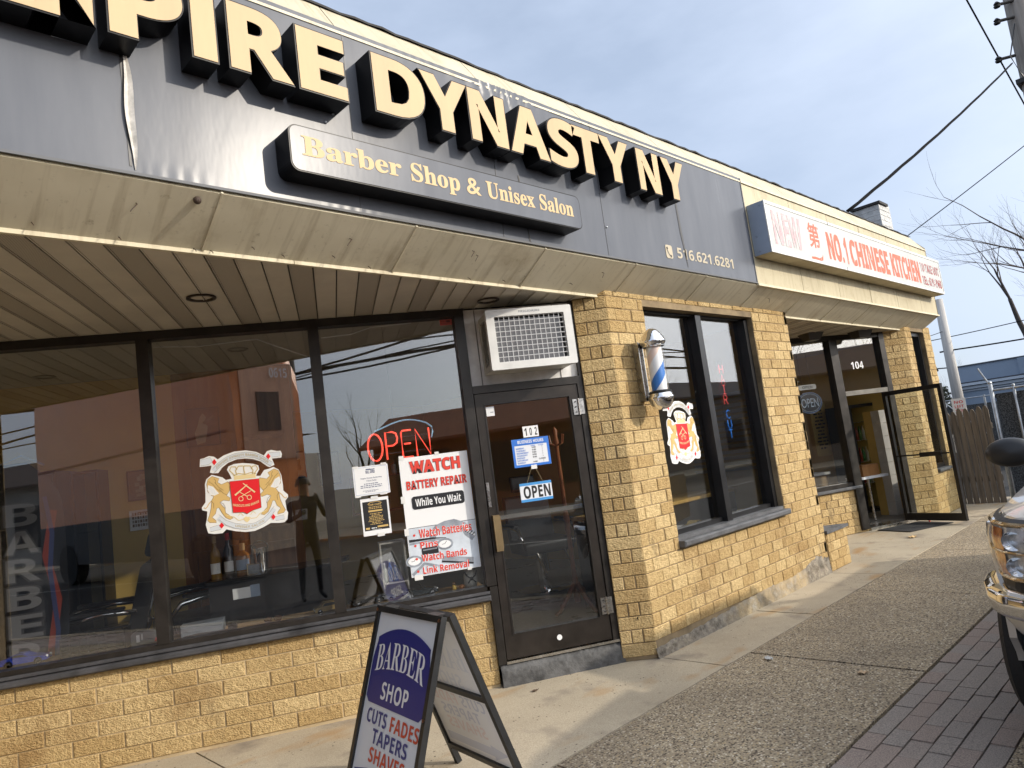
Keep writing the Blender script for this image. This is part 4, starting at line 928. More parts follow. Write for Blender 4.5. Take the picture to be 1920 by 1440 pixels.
# ================================================================== THINGS STUCK ON THE GLASS
def quad_pts(cx, cz, w, h, tilt):
    c, s = math.cos(tilt), math.sin(tilt)
    return [(cx+x*c-z*s, cz+x*s+z*c) for x, z in ((-w/2, -h/2), (w/2, -h/2), (w/2, h/2), (-w/2, h/2))]
def crest(name, label, loc, rotz, sx=1.0):
    """heraldic barber crest sticker; local x/z in metres about its centre, facing -y"""
    T = thing(name, label, 'window sticker', loc, rotz, 'crest stickers on the barber shop glass')
    U = lambda x, y: ((1.96745+4.7039e-4*x-4.1e-5*y-2.337)*sx, 2.02393-6.487e-5*x-4.976e-4*y-1.615)
    mir = lambda pts: [(-x, z) for x, z in pts]
    P = lambda *l: [U(*p) for p in l]
    wh = mat('sticker_white', (0.74, 0.74, 0.72), 0.4); go = mat('crest_gold', (0.62, 0.42, 0.15), 0.45); dk = mat('crest_brown_line', (0.16, 0.09, 0.03), 0.5)
    gr = mat('ribbon_grey', (0.60, 0.64, 0.68), 0.45); lg = mat('crest_pale_gold', (0.72, 0.58, 0.30), 0.45); rd = mat('crest_red', (0.70, 0.012, 0.018), 0.4)
    m = MB()
    body = P((310, 640), (330, 570), (400, 510), (470, 525), (545, 545), (590, 580), (670, 560), (640, 500), (605, 440), (625, 395), (700, 360), (820, 345), (960, 355), (1030, 375), (1045, 430), (1010, 490), (1000, 520), (1060, 520), (1090, 470), (1110, 440), (1180, 420), (1240, 395), (1310, 430), (1350, 510), (1370, 640), (1375, 720), (1440, 775), (1440, 810), (1400, 860), (1410, 920), (1420, 990), (1440, 1020), (1430, 1110), (1390, 1150), (1320, 1160), (1200, 1160), (1090, 1220), (980, 1265), (860, 1278), (720, 1265), (600, 1240), (550, 1290), (440, 1300), (360, 1290), (325, 1180), (340, 1100), (345, 1000), (280, 985), (272, 950), (320, 880), (320, 760))
    m.prism(body, 0, 0.0012)
    rib = P((245, 300), (300, 285), (360, 255), (430, 265), (480, 300), (560, 245), (700, 190), (860, 172), (1000, 190), (1110, 240), (1150, 180), (1210, 160), (1290, 175), (1340, 170), (1360, 215), (1350, 265), (1290, 270), (1220, 280), (1240, 330), (1255, 365), (1190, 400), (1150, 385), (1060, 320), (960, 290), (860, 282), (740, 295), (620, 345), (540, 410), (490, 485), (420, 490), (375, 480), (395, 410), (395, 385), (330, 395), (240, 405))
    m.prism(rib, 0, 0.0012); m.build('backing', wh, T)
    # lions
    lion = P((335, 640), (350, 570), (405, 530), (500, 560), (480, 610), (530, 640), (620, 600), (645, 640), (640, 720), (600, 790), (650, 820), (640, 860), (560, 850), (510, 880), (540, 920), (580, 960), (590, 1020), (650, 1060), (690, 1090), (650, 1110), (590, 1085), (540, 1020), (500, 950), (470, 960), (455, 1030), (410, 1080), (460, 1120), (470, 1150), (380, 1150), (350, 1120), (375, 1050), (395, 960), (400, 860), (430, 800), (400, 790), (350, 740))
    mane = P((352, 650), (420, 670), (470, 730), (500, 760), (440, 790), (380, 780), (345, 710))
    tail = P((400, 860), (365, 900), (345, 940), (320, 965), (300, 950)); nose = P((505, 575), (550, 570), (560, 590), (520, 605))
    for f in (lambda p: p, mir):
        k = MB()
        def outl(pts, w=0.0022): stroke(k, f(pts)+[f(pts)[0]], w, -0.0012, 1)
        k.prism(f(lion), -0.0008, 0, 0); outl(lion); k.prism(f(mane), -0.0013, -0.0008, 2); stroke(k, f(tail), 0.006, -0.0012, 0); k.prism(f(nose), -0.0014, -0.0008, 2)
        for pts in (P((360, 600), (420, 640), (470, 700), (520, 740)), P((440, 610), (500, 680), (560, 720)), P((430, 560), (455, 590), (450, 630)), P((500, 700), (560, 760), (610, 780)), P((400, 860), (430, 900), (430, 960)), P((520, 880), (560, 900), (590, 960))): stroke(k, f(pts), 0.0024, -0.0016, 1)
        for pts in (P((355, 690), (400, 720), (420, 770)), P((380, 680), (430, 720), (450, 780))): stroke(k, f(pts), 0.002, -0.0016, 3)
        k.build('lion', [go, dk, wh, gr], T)
    # shield
    m = MB(); sh = P((640, 600), (1040, 557), (1072, 950), (1030, 965), (960, 985), (880, 1035), (830, 1012), (690, 1020))
    m.prism(sh, -0.003, 0, 0); stroke(m, sh+[sh[0]], 0.003, -0.0031, 1)
    stroke(m, P((822, 622), (985, 742)), [0.005, 0.011], -0.0036, 2); stroke(m, P((880, 640), (715, 785)), [0.005, 0.012], -0.0038, 2)
    stroke(m, P((768, 735), (880, 800)), 0.0045, -0.0040, 2); stroke(m, P((930, 722), (800, 800)), 0.0045, -0.0042, 2)
    for cx, cy in ((795, 832), (908, 812)): stroke(m, P(*[(cx+30*math.cos(t*0.5236), cy+30*math.sin(t*0.5236)) for t in range(12)]), 0.0045, -0.0040, 2, closed=True)
    a, b = U(690, 915), U(1040, 868)
    def cv(x, z):
        t = (x-a[0])/(b[0]-a[0]); return (x, z-0.016*(1-(2*t-1)**2)+(b[1]-a[1])*t)
    text(m, 'HAIRCUTS AND SHAVES', a[0], b[0], a[1]-0.007, a[1]+0.010, -0.0036, 2, 'sb', 0.0, 0, cv)
    m.build('shield', [rd, dk, lg], T)
    # crown
    m = MB()
    m.prism(P((700, 520), (990, 490), (1000, 545), (700, 578)), -0.001, 0, 0)
    for pts in (P((715, 520), (640, 450), (660, 400), (720, 400), (740, 440)), P((740, 510), (720, 450), (760, 390), (820, 385)), P((850, 505), (835, 440), (830, 385)), P((950, 495), (960, 440), (920, 385), (830, 385)), P((975, 490), (1025, 420), (1000, 380), (950, 390), (935, 430)), P((690, 520), (760, 490), (850, 500), (930, 475), (1000, 490))):
        stroke(m, pts, 0.008, -0.0014, 0); stroke(m, pts, 0.0016, -0.0019, 1)
    m.build('crown', [lg, dk], T)
    # ribbons with lettering
    m = MB()
    arc = P((425, 455), (500, 375), (600, 300), (720, 250), (860, 228), (980, 238), (1080, 275), (1160, 325), (1220, 360)); stroke(m, arc, 0.034, -0.0014, 0)
    lo = P((500, 1075), (590, 1150), (720, 1195), (860, 1210), (990, 1190), (1110, 1125), (1190, 1050), (1250, 965)); stroke(m, lo, 0.034, -0.0022, 0)
    for pts in (arc, lo):
        for s in (-1, 1):
            q = [(x, z+s*0.017) for x, z in pts]; stroke(m, q, 0.0014, -0.0026, 1)
    def along(pts, t, x0, x1, h):
        xs = [p[0] for p in pts]
        def f(x, z):
            for i in range(len(pts)-1):
                if x <= pts[i+1][0] or i == len(pts)-2:
                    k = (x-pts[i][0])/(pts[i+1][0]-pts[i][0]); return (x, pts[i][1]+(pts[i+1][1]-pts[i][1])*k+z)
        text(m, t, x0, x1, -h/2, h/2, -0.0028, 2, 'sb', 0.0, 0, f)
    along(arc, 'EMPIRE DYNASTY BARBER SHOP', arc[0][0]+0.02*sx, arc[-1][0]-0.02*sx, 0.017); along(lo, 'UNISEX SALON', lo[2][0], lo[5][0], 0.016)
    for q in (P((255, 310), (380, 275), (410, 330), (360, 375), (255, 390)), P((1180, 200), (1330, 185), (1335, 245), (1220, 262)), P((380, 1215), (500, 1180), (530, 1240), (390, 1270)), P((1250, 1080), (1380, 1050), (1390, 1110), (1270, 1130))):
        m.prism(q, -0.0010, 0, 0); stroke(m, q, 0.0014, -0.0016, 1)
    for cx, cy in ((435, 338), (1170, 250), (537, 1188), (1235, 1078)): m.prism(P((cx, cy-42), (cx+32, cy), (cx, cy+42), (cx-32, cy)), -0.0022, -0.001, 3)
    m.build('ribbon', [gr, dk, mat('crest_dull_gold', (0.46, 0.38, 0.22), 0.5), rd], T)
    m = MB()
    for f in (lambda p: p, mir):
        for pts in (P((600, 1050), (700, 1075), (760, 1120), (830, 1110), (860, 1080)), P((760, 1060), (790, 1020), (830, 1060))): stroke(m, f(pts), 0.005, -0.0014, 0)
    m.prism(P((830, 1090), (860, 1070), (900, 1080), (920, 1110), (880, 1150), (840, 1130)), -0.0012, 0, 0); m.build('scroll', [lg], T)
    return T
crest('crest_sticker', 'large crest sticker with red shield and gold lions on the middle front window', w1(2.337, 0.0262, 1.615), W1R)
crest('crest_sticker', 'crest sticker half behind the barber pole on the pair window', (5.365, 0.3725, 1.638), 0, 0.9)
def poster(name, label, cat, u, z0, z1, w, mats, draw, tape=(), y=0.026, base=w1, R=W1R):
    """flat sheet with print; draw(mb, w, h) adds print just in front of y=0"""
    T = thing(name, label, cat, base(u, y, z0), R)
    h = z1-z0
    m = MB(); m.box(0, w, 0.0, 0.0016, 0, h); m.build('sheet', mats[0], T)
    m = MB(); draw(m, w, h); m.build('print', list(mats[1:]), T)
    for (x, z, a, b) in tape: MB().box(x-a/2, x+a/2, -0.003, -0.0008, z-b/2, z+b/2).build('tape', TAPE, T)
    return T
def watch_poster():
    chrome = mat('printed_grey', (0.30, 0.33, 0.38), 0.45, var=0.5, vscale=9); pale = mat('printed_pale', (0.60, 0.66, 0.73), 0.4, var=0.25, vscale=5)
    red = mat('poster_red', (0.68, 0.055, 0.035), 0.45); dark = mat('poster_black', (0.015, 0.015, 0.018), 0.4)
    def draw(m, w, h):
        y = -0.0006
        m.box(0.004, w-0.004, y, 0.0002, 0.004, h*0.405, 3)
        rnd = random.Random(5)
        # printed still life: watch, straps, tools
        stroke(m, [(w*(0.62+0.28*math.cos(t*0.45)), h*(0.27+0.13*math.sin(t*0.45))) for t in range(0, 8)], [0.05, 0.06, 0.05, 0.06, 0.05, 0.06, 0.05, 0.04], y-0.0004, 4)
        stroke(m, [(w*0.80, h*0.38), (w*0.86, h*0.30), (w*0.95, h*0.25)], 0.05, y-0.0006, 4); stroke(m, [(w*0.82, h*0.37), (w*0.88, h*0.31), (w*0.97, h*0.27)], 0.012, y-0.0009, 1)
        for k in range(7): stroke(m, [(w*(0.74+0.03*k), h*(0.345-0.012*k)), (w*(0.79+0.03*k), h*(0.37-0.012*k))], 0.006, y-0.001, 2)
        for cx, cz, r in ((0.52, 0.235, 0.055), (0.06, 0.13, 0.055)):
            stroke(m, [(w*cx+r*math.cos(t*0.5236), h*cz+r*0.62*math.sin(t*0.5236)) for t in range(12)], 0.014, y-0.0008, 4, closed=True)
            m.prism([(w*cx+r*0.8*math.cos(t*0.5236), h*cz+r*0.5*math.sin(t*0.5236)) for t in range(12)], y-0.0009, y-0.0003, 1)
            stroke(m, [(w*cx-0.02, h*cz), (w*cx, h*cz+0.002), (w*cx+0.015, h*cz+0.02)], 0.003, y-0.0013, 2)
        stroke(m, [(w*0.02, h*0.30), (w*0.35, h*0.298), (w*0.55, h*0.285)], [0.02, 0.012, 0.004], y-0.0006, 2); stroke(m, [(w*0.02, h*0.275), (w*0.3, h*0.28), (w*0.5, h*0.278)], [0.016, 0.012, 0.004], y-0.0008, 4)
        stroke(m, [(w*0.18, h*0.20), (w*0.42, h*0.20)], 0.05, y-0.0005, 2); stroke(m, [(w*0.2, h*0.21), (w*0.40, h*0.212)], 0.01, y-0.0007, 4); stroke(m, [(w*0.45, h*0.11), (w*0.9, h*0.06)], 0.05, y-0.0005, 4); stroke(m, [(w*0.45, h*0.095), (w*0.9, h*0.04)], 0.012, y-0.0007, 2)
        stroke(m, [(w*0.02, h*0.02), (w*0.2, h*0.10), (w*0.4, h*0.06)], 0.02, y-0.0005, 4)
        m.box(0.0, w, y-0.0003, 0.0002, h*0.402, h*0.406, 2)
        y -= 0.0016
        for off, mi, dy in ((0.05, 2, 0.0), (0.03, 0, 0.0008)):
            text(m, 'WATCH', w*0.14, w*0.88, h*0.855, h*0.965, y-dy, mi, 'sb', off)
        for off, mi, dy in ((0.03, 2, 0.0), (0.008, 0, 0.0008)):
            text(m, 'BATTERY REPAIR', w*0.07, w*0.95, h*0.725, h*0.80, y-dy, mi, 'sb', off)
        m.prism(rrect(w*0.12, w*0.88, h*0.555, h*0.665, 0.02), y, y+0.0008, 2)
        text(m, 'While You Wait', w*0.17, w*0.83, h*0.578, h*0.645, y-0.0008, 1, 'sb', 0.0)
        for t, x1, zz, hh in (('Watch Batteries', 0.93, 0.315, 0.075), ('Pins', 0.42, 0.228, 0.055), ('Watch Bands', 0.82, 0.118, 0.06), ('Link Removal', 0.83, 0.015, 0.06)):
            text(m, t, w*0.17, w*x1, h*zz, h*(zz+hh), y, 1, 'sb', 0.045); text(m, t, w*0.17, w*x1, h*zz, h*(zz+hh), y-0.0008, 0, 'sb', 0.006)
            m.prism([(w*0.10+0.009*math.cos(t2*0.785), h*(zz+0.028)+0.009*math.sin(t2*0.785)) for t2 in range(8)], y-0.0004, y, 0)
    poster('watch_repair_poster', 'big white WATCH BATTERY REPAIR poster taped beside the door', 'poster', 3.392, 0.847, 1.695, 0.505, [PAPER, red, mat('poster_white', (0.80, 0.81, 0.82), 0.4), dark, pale, chrome], draw,
           [(0.02, 0.85, 0.035, 0.03), (0.28, 0.855, 0.03, 0.02), (0.0, 0.55, 0.03, 0.05), (0.0, 0.32, 0.03, 0.05), (0.05, -0.005, 0.06, 0.035), (0.42, 0.0, 0.03, 0.02)])
watch_poster()
def notices():
    def d1(m, w, h):
        y = -0.0006; frame(m, 0.008, w-0.008, 0.008, h-0.008, 0.0015, y, 0.0002, 1)
        text(m, 'BULL', w*0.36, w*0.47, h*0.74, h*0.84, y, 0, 'sb', 0.01); text(m, 'DOGS', w*0.49, w*0.62, h*0.74, h*0.90, y, 0, 'sbi', 0.01); m.box(w*0.37, w*0.5, y, 0, h*0.86, h*0.90, 0)
        text(m, 'Empire Dynasty Barbershop', w*0.2, w*0.8, h*0.55, h*0.61, y, 0, 'fb'); text(m, 'Unisex Salon', w*0.36, w*0.64, h*0.47, h*0.52, y, 0, 'fb')
        lines(m, w*0.14, w*0.82, h*0.24, h*0.42, 3, y, 0, 4, 0.4); lines(m, w*0.2, w*0.7, h*0.10, h*0.18, 2, y, 0, 6, 0.35)
    poster('notice_sheet', 'white landscape notice with small blue print taped above the black flyer', 'notice', 3.062, 1.465, 1.672, 0.248, [PAPER, mat('notice_blue_ink', (0.08, 0.10, 0.20), 0.5), mat('notice_border', (0.15, 0.25, 0.50), 0.5)], d1, [(0.02, 0.205, 0.04, 0.015), (0.22, 0.21, 0.04, 0.015), (0.02, 0.0, 0.04, 0.015), (0.2, 0.0, 0.05, 0.015)])
    gold = mat('flyer_gold', (0.58, 0.40, 0.14), 0.5)
    def d2(m, w, h):
        y = -0.0006; m.box(0.012, w-0.012, y, 0.0002, 0.035, h-0.022, 0)
        y = -0.0012
        stroke(m, [(w*0.25, h*0.84), (w*0.35, h*0.89), (w*0.6, h*0.90), (w*0.75, h*0.85)], 0.004, y, 1); text(m, 'CAR CARE', w*0.28, w*0.72, h*0.80, h*0.845, y, 1, 'sb', 0)
        lines(m, w*0.1, w*0.9, h*0.70, h*0.78, 2, y, 1, 8); m.box(w*0.25, w*0.75, y, 0, h*0.63, h*0.675, 1); lines(m, w*0.2, w*0.8, h*0.28, h*0.60, 8, y, 1, 9)
        m.box(w*0.10, w*0.24, y, 0, h*0.17, h*0.22, 1); m.box(w*0.52, w*0.9, y, 0, h*0.195, h*0.245, 1); lines(m, w*0.3, w*0.5, h*0.17, h*0.22, 1, y, 2, 2); lines(m, w*0.2, w*0.8, h*0.14, h*0.16, 1, y, 2, 3)
    poster('flyer', 'black and gold flyer on white paper taped beside the watch poster', 'flyer', 3.093, 1.182, 1.442, 0.196, [PAPER, INKB, gold, PAPER], d2, [(0.1, 0.262, 0.05, 0.02), (0.12, 0.0, 0.05, 0.025)])
    def d3(m, w, h):
        for i, ch in enumerate('102'):
            m.box(i*w/3, (i+1)*w/3-0.003, -0.0006, 0, 0, h, 1); text(m, ch, i*w/3+w*0.09, (i+1)*w/3-w*0.09, h*0.14, h*0.84, -0.0012, 0, 'sb', 0.0)
    poster('address_plate', 'white house number plate reading 102 on the glass door', 'number plate', 4.335, 1.735, 1.818, 0.122, [PAPER, INKB, PAPER], d3, y=-0.004)
    def d4(m, w, h):
        y = -0.0006; ring(m, rrect(0, w, 0, h, 0.004), rrect(0.018, w-0.018, 0.018, h-0.048, 0.004), y, 0.0001, 0); m.box(0.018, w-0.018, y, 0.0001, h-0.05, h-0.046, 0)
        text(m, 'BUSINESS HOURS', w*0.16, w*0.86, h-0.036, h-0.012, y-0.0006, 1, 'sb', 0.0)
        days = ['MONDAY', 'TUESDAY', 'WEDNESDAY', 'THURSDAY', 'FRIDAY', 'SATURDAY', 'SUNDAY']; dz = (h-0.085)/7
        for i, dday in enumerate(days):
            z = h-0.066-(i+1)*dz+0.006; text(m, dday, 0.028, 0.028+0.0105*len(dday), z, z+0.012, y-0.0004, 0, 'sb', 0)
            if i == 5: text(m, 'CLOSED', w*0.68, w*0.86, z, z+0.011, y-0.0004, 2, 'sb', 0)
            else: text(m, '9:00', w*0.52, w*0.63, z, z+0.011, y-0.0004, 2, 'sb', 0); text(m, '7', w*0.79, w*0.81, z, z+0.011, y-0.0004, 2, 'sb', 0)
        text(m, 'OPEN', w*0.5, w*0.62, h-0.064, h-0.055, y-0.0004, 0, 'sb', 0); text(m, 'CLOSE', w*0.7, w*0.84, h-0.064, h-0.055, y-0.0004, 0, 'sb', 0)
    poster('hours_sign', 'blue and white BUSINESS HOURS sign on the glass door', 'sign', 4.236, 1.517, 1.728, 0.29, [mat('plastic_white', (0.72, 0.74, 0.78), 0.35), mat('hours_blue', (0.035, 0.17, 0.60), 0.4), PAPER, INKB], d4, [(0.15, -0.008, 0.045, 0.03)], y=-0.004)
    def d5(m, w, h):
        y = -0.0006; m.box(0, w, y, 0, 0, h*0.14, 1); m.box(0, w, y, 0, h*0.86, h, 1)
        text(m, 'OPEN', w*0.10, w*0.95, h*0.17, h*0.83, y, 0, 'sb', 0.012)
    T = poster('open_sign', 'hanging OPEN sign with blue bands on the glass door', 'sign', 4.254, 1.257, 1.396, 0.248, [mat('plastic_white', (0.7, 0.7, 0.7), 0.35), INKB, mat('open_blue', (0.06, 0.28, 0.62), 0.4)], d5, y=-0.006)
    m = MB(); m.tube([(0.06, -0.001, 0.135), (0.115, 0.002, 0.262)], 0.0012, 5); m.tube([(0.185, -0.001, 0.135), (0.135, 0.002, 0.262)], 0.0012, 5); m.build('string', mat('string', (0.35, 0.28, 0.15), 0.8), T)
    def d6(m, w, h): lines(m, w*0.55, w*0.9, h*0.3, h*0.5, 1, -0.0006, 0, 2)
    poster('card', 'small blank white card in the top corner of the door glass', 'card', 4.066, 1.925, 1.995, 0.07, [PAPER, mat('grey_print', (0.25, 0.27, 0.30), 0.5)], d6, y=-0.004)
    def d7(m, w, h):
        text(m, 'PULL', w*0.1, w*0.4, h*0.55, h*0.8, -0.0006, 0, 'sb', 0); m.box(w*0.5, w*0.85, -0.0006, 0, h*0.5, h*0.85, 0); lines(m, w*0.1, w*0.85, h*0.1, h*0.42, 2, -0.0006, 0, 2)
    poster('alarm_sticker', 'small red sticker in the top corner of the third window', 'sticker', 3.812, 2.648, 2.692, 0.092, [mat('sticker_red', (0.42, 0.055, 0.03), 0.45), mat('sticker_dark', (0.12, 0.02, 0.015), 0.5)], d7)
notices()
# ---- neon signs
def neon_mat(name, col, s): return mat(name, col, 0.3, emit=col, estr=s)
NR = neon_mat('red_neon', (1.0, 0.09, 0.055), 1.6); NB = neon_mat('pale_blue_neon', (0.30, 0.55, 0.75), 0.35)
def neon_open():
    T = thing('neon_open_sign', 'red neon OPEN sign under a pale blue arc inside the third window', 'neon sign', w1(3.186, 0.09, 1.70), W1R)
    L = []
    O = [(0.055+0.052*math.cos(t), 0.098+0.098*math.sin(t)) for t in [i*math.pi/10 for i in range(21)]]
    L += [('letter', [O]), ('letter', [[(0.135, 0.0), (0.135, 0.198), (0.185, 0.198), (0.212, 0.185), (0.22, 0.15), (0.212, 0.115), (0.185, 0.098), (0.145, 0.098)]]),
          ('letter', [[(0.325, 0.198), (0.26, 0.198), (0.25, 0.185), (0.25, 0.012), (0.26, 0.0), (0.325, 0.0)], [(0.265, 0.10), (0.315, 0.10)]]),
          ('letter', [[(0.355, 0.0), (0.355, 0.20), (0.455, 0.0), (0.455, 0.20)]])]
    for nme, segs in L:
        m = MB()
        for sgm in segs: m.tube([(x, 0, z) for x, z in sgm], 0.0068, 8)
        m.build(nme, NR, T, smooth=True)
    m = MB(); m.tube([(0.06+0.44*t, 0, 0.215+0.06*math.sin(math.pi*min(1, t*1.02)**1.15)) for t in [i/16 for i in range(15)]]+[(0.482, 0, 0.205), (0.485, 0, 0.17), (0.472, 0, 0.125)], 0.0055, 8); m.build('arc', NB, T, smooth=True)
    m = MB(); m.box(0.02, 0.47, 0.02, 0.026, 0.04, 0.05); m.box(0.02, 0.47, 0.02, 0.026, 0.15, 0.16); m.tube([(0.2, 0.02, 0.16), (0.21, 0.02, 0.5), (0.2, 0.02, 0.99)], 0.0012, 5); m.build('bracket', BLACKM, T)
neon_open()
def neon_vertical():
    T = thing('neon_haircut_sign', 'vertical red and blue neon sign inside the pair window', 'neon sign', (6.50, 0.56, 1.52))
    def strokes(m, z, segs, s=0.13):
        for sgm in segs: m.tube([(x*s, 0, z+y*s) for x, y in sgm], 0.0055, 7)
    r = neon_mat('coral_neon', (0.85, 0.10, 0.08), 0.5); b = neon_mat('blue_neon', (0.03, 0.22, 0.75), 0.4)
    glyph = {'H': [[(0, 0), (0, 1)], [(0.8, 0), (0.8, 1)], [(0, 0.5), (0.8, 0.5)]], 'A': [[(0, 0), (0.4, 1), (0.8, 0)], [(0.15, 0.4), (0.65, 0.4)]], 'I': [[(0.4, 0), (0.4, 1)], [(0.1, 0), (0.7, 0)], [(0.1, 1), (0.7, 1)]], 'R': [[(0, 0), (0, 1), (0.6, 1), (0.75, 0.8), (0.6, 0.55), (0, 0.5)], [(0.35, 0.5), (0.8, 0)]],
             'C': [[(0.8, 0.85), (0.5, 1), (0.15, 0.85), (0, 0.5), (0.15, 0.15), (0.5, 0), (0.8, 0.15)]], 'U': [[(0, 1), (0, 0.25), (0.2, 0), (0.6, 0), (0.8, 0.25), (0.8, 1)]], 'T': [[(0, 1), (0.8, 1)], [(0.4, 1), (0.4, 0)]]}
    for i, ch in enumerate('HAIR'):
        m = MB(); strokes(m, 0.66-i*0.105, glyph[ch], 0.088); m.build('letter', r, T, smooth=True)
    for i, ch in enumerate('CUT'):
        m = MB(); strokes(m, 0.20-i*0.10, glyph[ch], 0.085); m.build('letter', b, T, smooth=True)
    m = MB(); m.box(-0.02, 0.10, 0.02, 0.03, -0.04, 0.80); m.build('back_plate', CLEAR, T)
neon_vertical()
def oval_open():
    T = thing('oval_open_sign', 'unlit oval OPEN sign hanging in the takeout window', 'sign', w2(-0.59, 0.075, 1.85), W2R)
    pts = [(0.22*math.cos(t*math.pi/18), 0.15*math.sin(t*math.pi/18)) for t in range(36)]
    inn = [(x*0.94, z*0.92) for x, z in pts]
    m = MB(); m.prism(pts, 0, 0.02); m.build('panel', mat('led_panel_black', (0.02, 0.022, 0.03), 0.3), T)
    m = MB(); ring(m, pts, inn, -0.004, 0, 0); ring(m, [(x*0.86, z*0.84) for x, z in pts], [(x*0.84, z*0.81) for x, z in pts], -0.004, 0, 1); m.build('rim', [mat('led_blue_rim', (0.06, 0.10, 0.20), 0.4), mat('led_dots_grey', (0.30, 0.36, 0.45), 0.4)], T)
    m = MB(); text(m, 'OPEN', -0.15, 0.15, -0.062, 0.062, -0.003, 0, '', 0.0); m.build('lettering', mat('led_dots_grey', (0.30, 0.36, 0.45), 0.4), T)
    m = MB(); m.tube([(-0.08, 0.01, 0.14), (-0.08, 0.01, 0.84)], 0.002, 5); m.tube([(0.08, 0.01, 0.14), (0.08, 0.01, 0.84)], 0.002, 5); m.build('chain', BLACKM, T)
    T = thing('small_open_tag', 'small white OPEN tag above the oval sign in the takeout window', 'sign', w2(-0.59, 0.07, 2.07), W2R)
    m = MB(); m.prism(rrect(-0.16, 0.16, -0.035, 0.035, 0.03), 0, 0.01); m.build('plate', mat('tag_grey', (0.42, 0.42, 0.42), 0.5), T)
    m = MB(); text(m, 'OPEN', -0.09, 0.09, -0.02, 0.02, -0.001, 0, 'sb', 0); m.build('lettering', INKB, T)
    m = MB()
    for x in (-0.13, 0.13): m.lathe([(0.02, 0.0), (0.024, 0.008), (0.001, 0.012)], (x, 0, 0.10), 12, axis='y')
    m.build('suction_cup', CLEAR, T)
oval_open()
# ================================================================== INSIDE THE BARBER SHOP
def L1(u, y, z): return w1(u, y, z)
LEATHER = mat('black_leather', (0.016, 0.016, 0.017), 0.38, var=0.3, vscale=12)
def rbox(mb, x0, x1, y0, y1, z0, z1, r, mi=0):
    """box with rounded vertical-plane corners in the x-z plane"""
    mb.prism(rrect(x0, x1, z0, z1, r, 4), y0, y1, mi)
def barber_chair(label, loc, rotz, recline=18):
    """faces local -x"""
    T = thing('barber_chair', label, 'barber chair', loc, rotz, 'barber chairs inside the shop')
    m = MB(); m.lathe([(0.0005, 0.0), (0.30, 0.0), (0.30, 0.02), (0.25, 0.035), (0.08, 0.05), (0.07, 0.40), (0.0005, 0.41)], (0, 0, 0), 24); m.build('pedestal', CHROME, T, smooth=True, angle=40)
    m = MB(); m.prism(rrect(-0.30, 0.26, 0.42, 0.56, 0.05), -0.27, 0.27); m.build('seat', LEATHER, T, smooth=True, angle=40)
    a = rad(recline)
    def lean(pts): return [(0.24+x*math.cos(a)+z*math.sin(a), 0.52+z*math.cos(a)-x*math.sin(a)) for x, z in pts]
    m = MB(); m.prism(lean(rrect(-0.05, 0.06, 0.0, 0.52, 0.045)), -0.26, 0.26); m.build('backrest', LEATHER, T, smooth=True, angle=40)
    m = MB(); m.prism(lean([(0.061, 0.02), (0.075, 0.02), (0.075, 0.5), (0.061, 0.5)]), -0.2, 0.2); m.build('back_shell', CHROME, T)
    m = MB(); m.prism(lean(rrect(-0.05, 0.03, 0.56, 0.74, 0.03)), -0.14, 0.14); p = lean([(0.0, 0.4), (0.0, 0.6)]); m.tube([(p[0][0], 0, p[0][1]), (p[1][0], 0, p[1][1])], 0.012, 8); m.build('headrest', LEATHER, T, smooth=True, angle=40)
    for s in (-1, 1):
        m = MB(); m.tube([(0.27, s*0.31, 0.70), (0.05, s*0.315, 0.72), (-0.22, s*0.315, 0.69), (-0.30, s*0.31, 0.60), (-0.26, s*0.29, 0.48)], [0.018, 0.022, 0.022, 0.018, 0.016], 10); o = m.build('armrest', CHROME, T, smooth=True)
        m = MB(); m.prism(rrect(-0.2, 0.2, 0.725, 0.75, 0.012), s*0.315-0.035, s*0.315+0.035); m.build('arm_pad', LEATHER, o)
    m = MB(); m.tube([(-0.26, -0.16, 0.46), (-0.50, -0.16, 0.24)], 0.014, 8); m.tube([(-0.26, 0.16, 0.46), (-0.50, 0.16, 0.24)], 0.014, 8)
    m.prism([(-0.46, 0.27), (-0.66, 0.15), (-0.65, 0.12), (-0.45, 0.24)], -0.19, 0.19); m.build('footrest', CHROME, T)
    return T
barber_chair('black barber chair with chrome arms behind the left front window', L1(1.14, 0.95, 0.15), W1R+rad(8), 14)
barber_chair('black barber chair partly behind the first mullion', L1(1.80, 1.15, 0.15), W1R+rad(25), 12)
barber_chair('black barber chair seen through the glass door', L1(5.05, 2.5, 0.15), W1R+rad(95), 10)
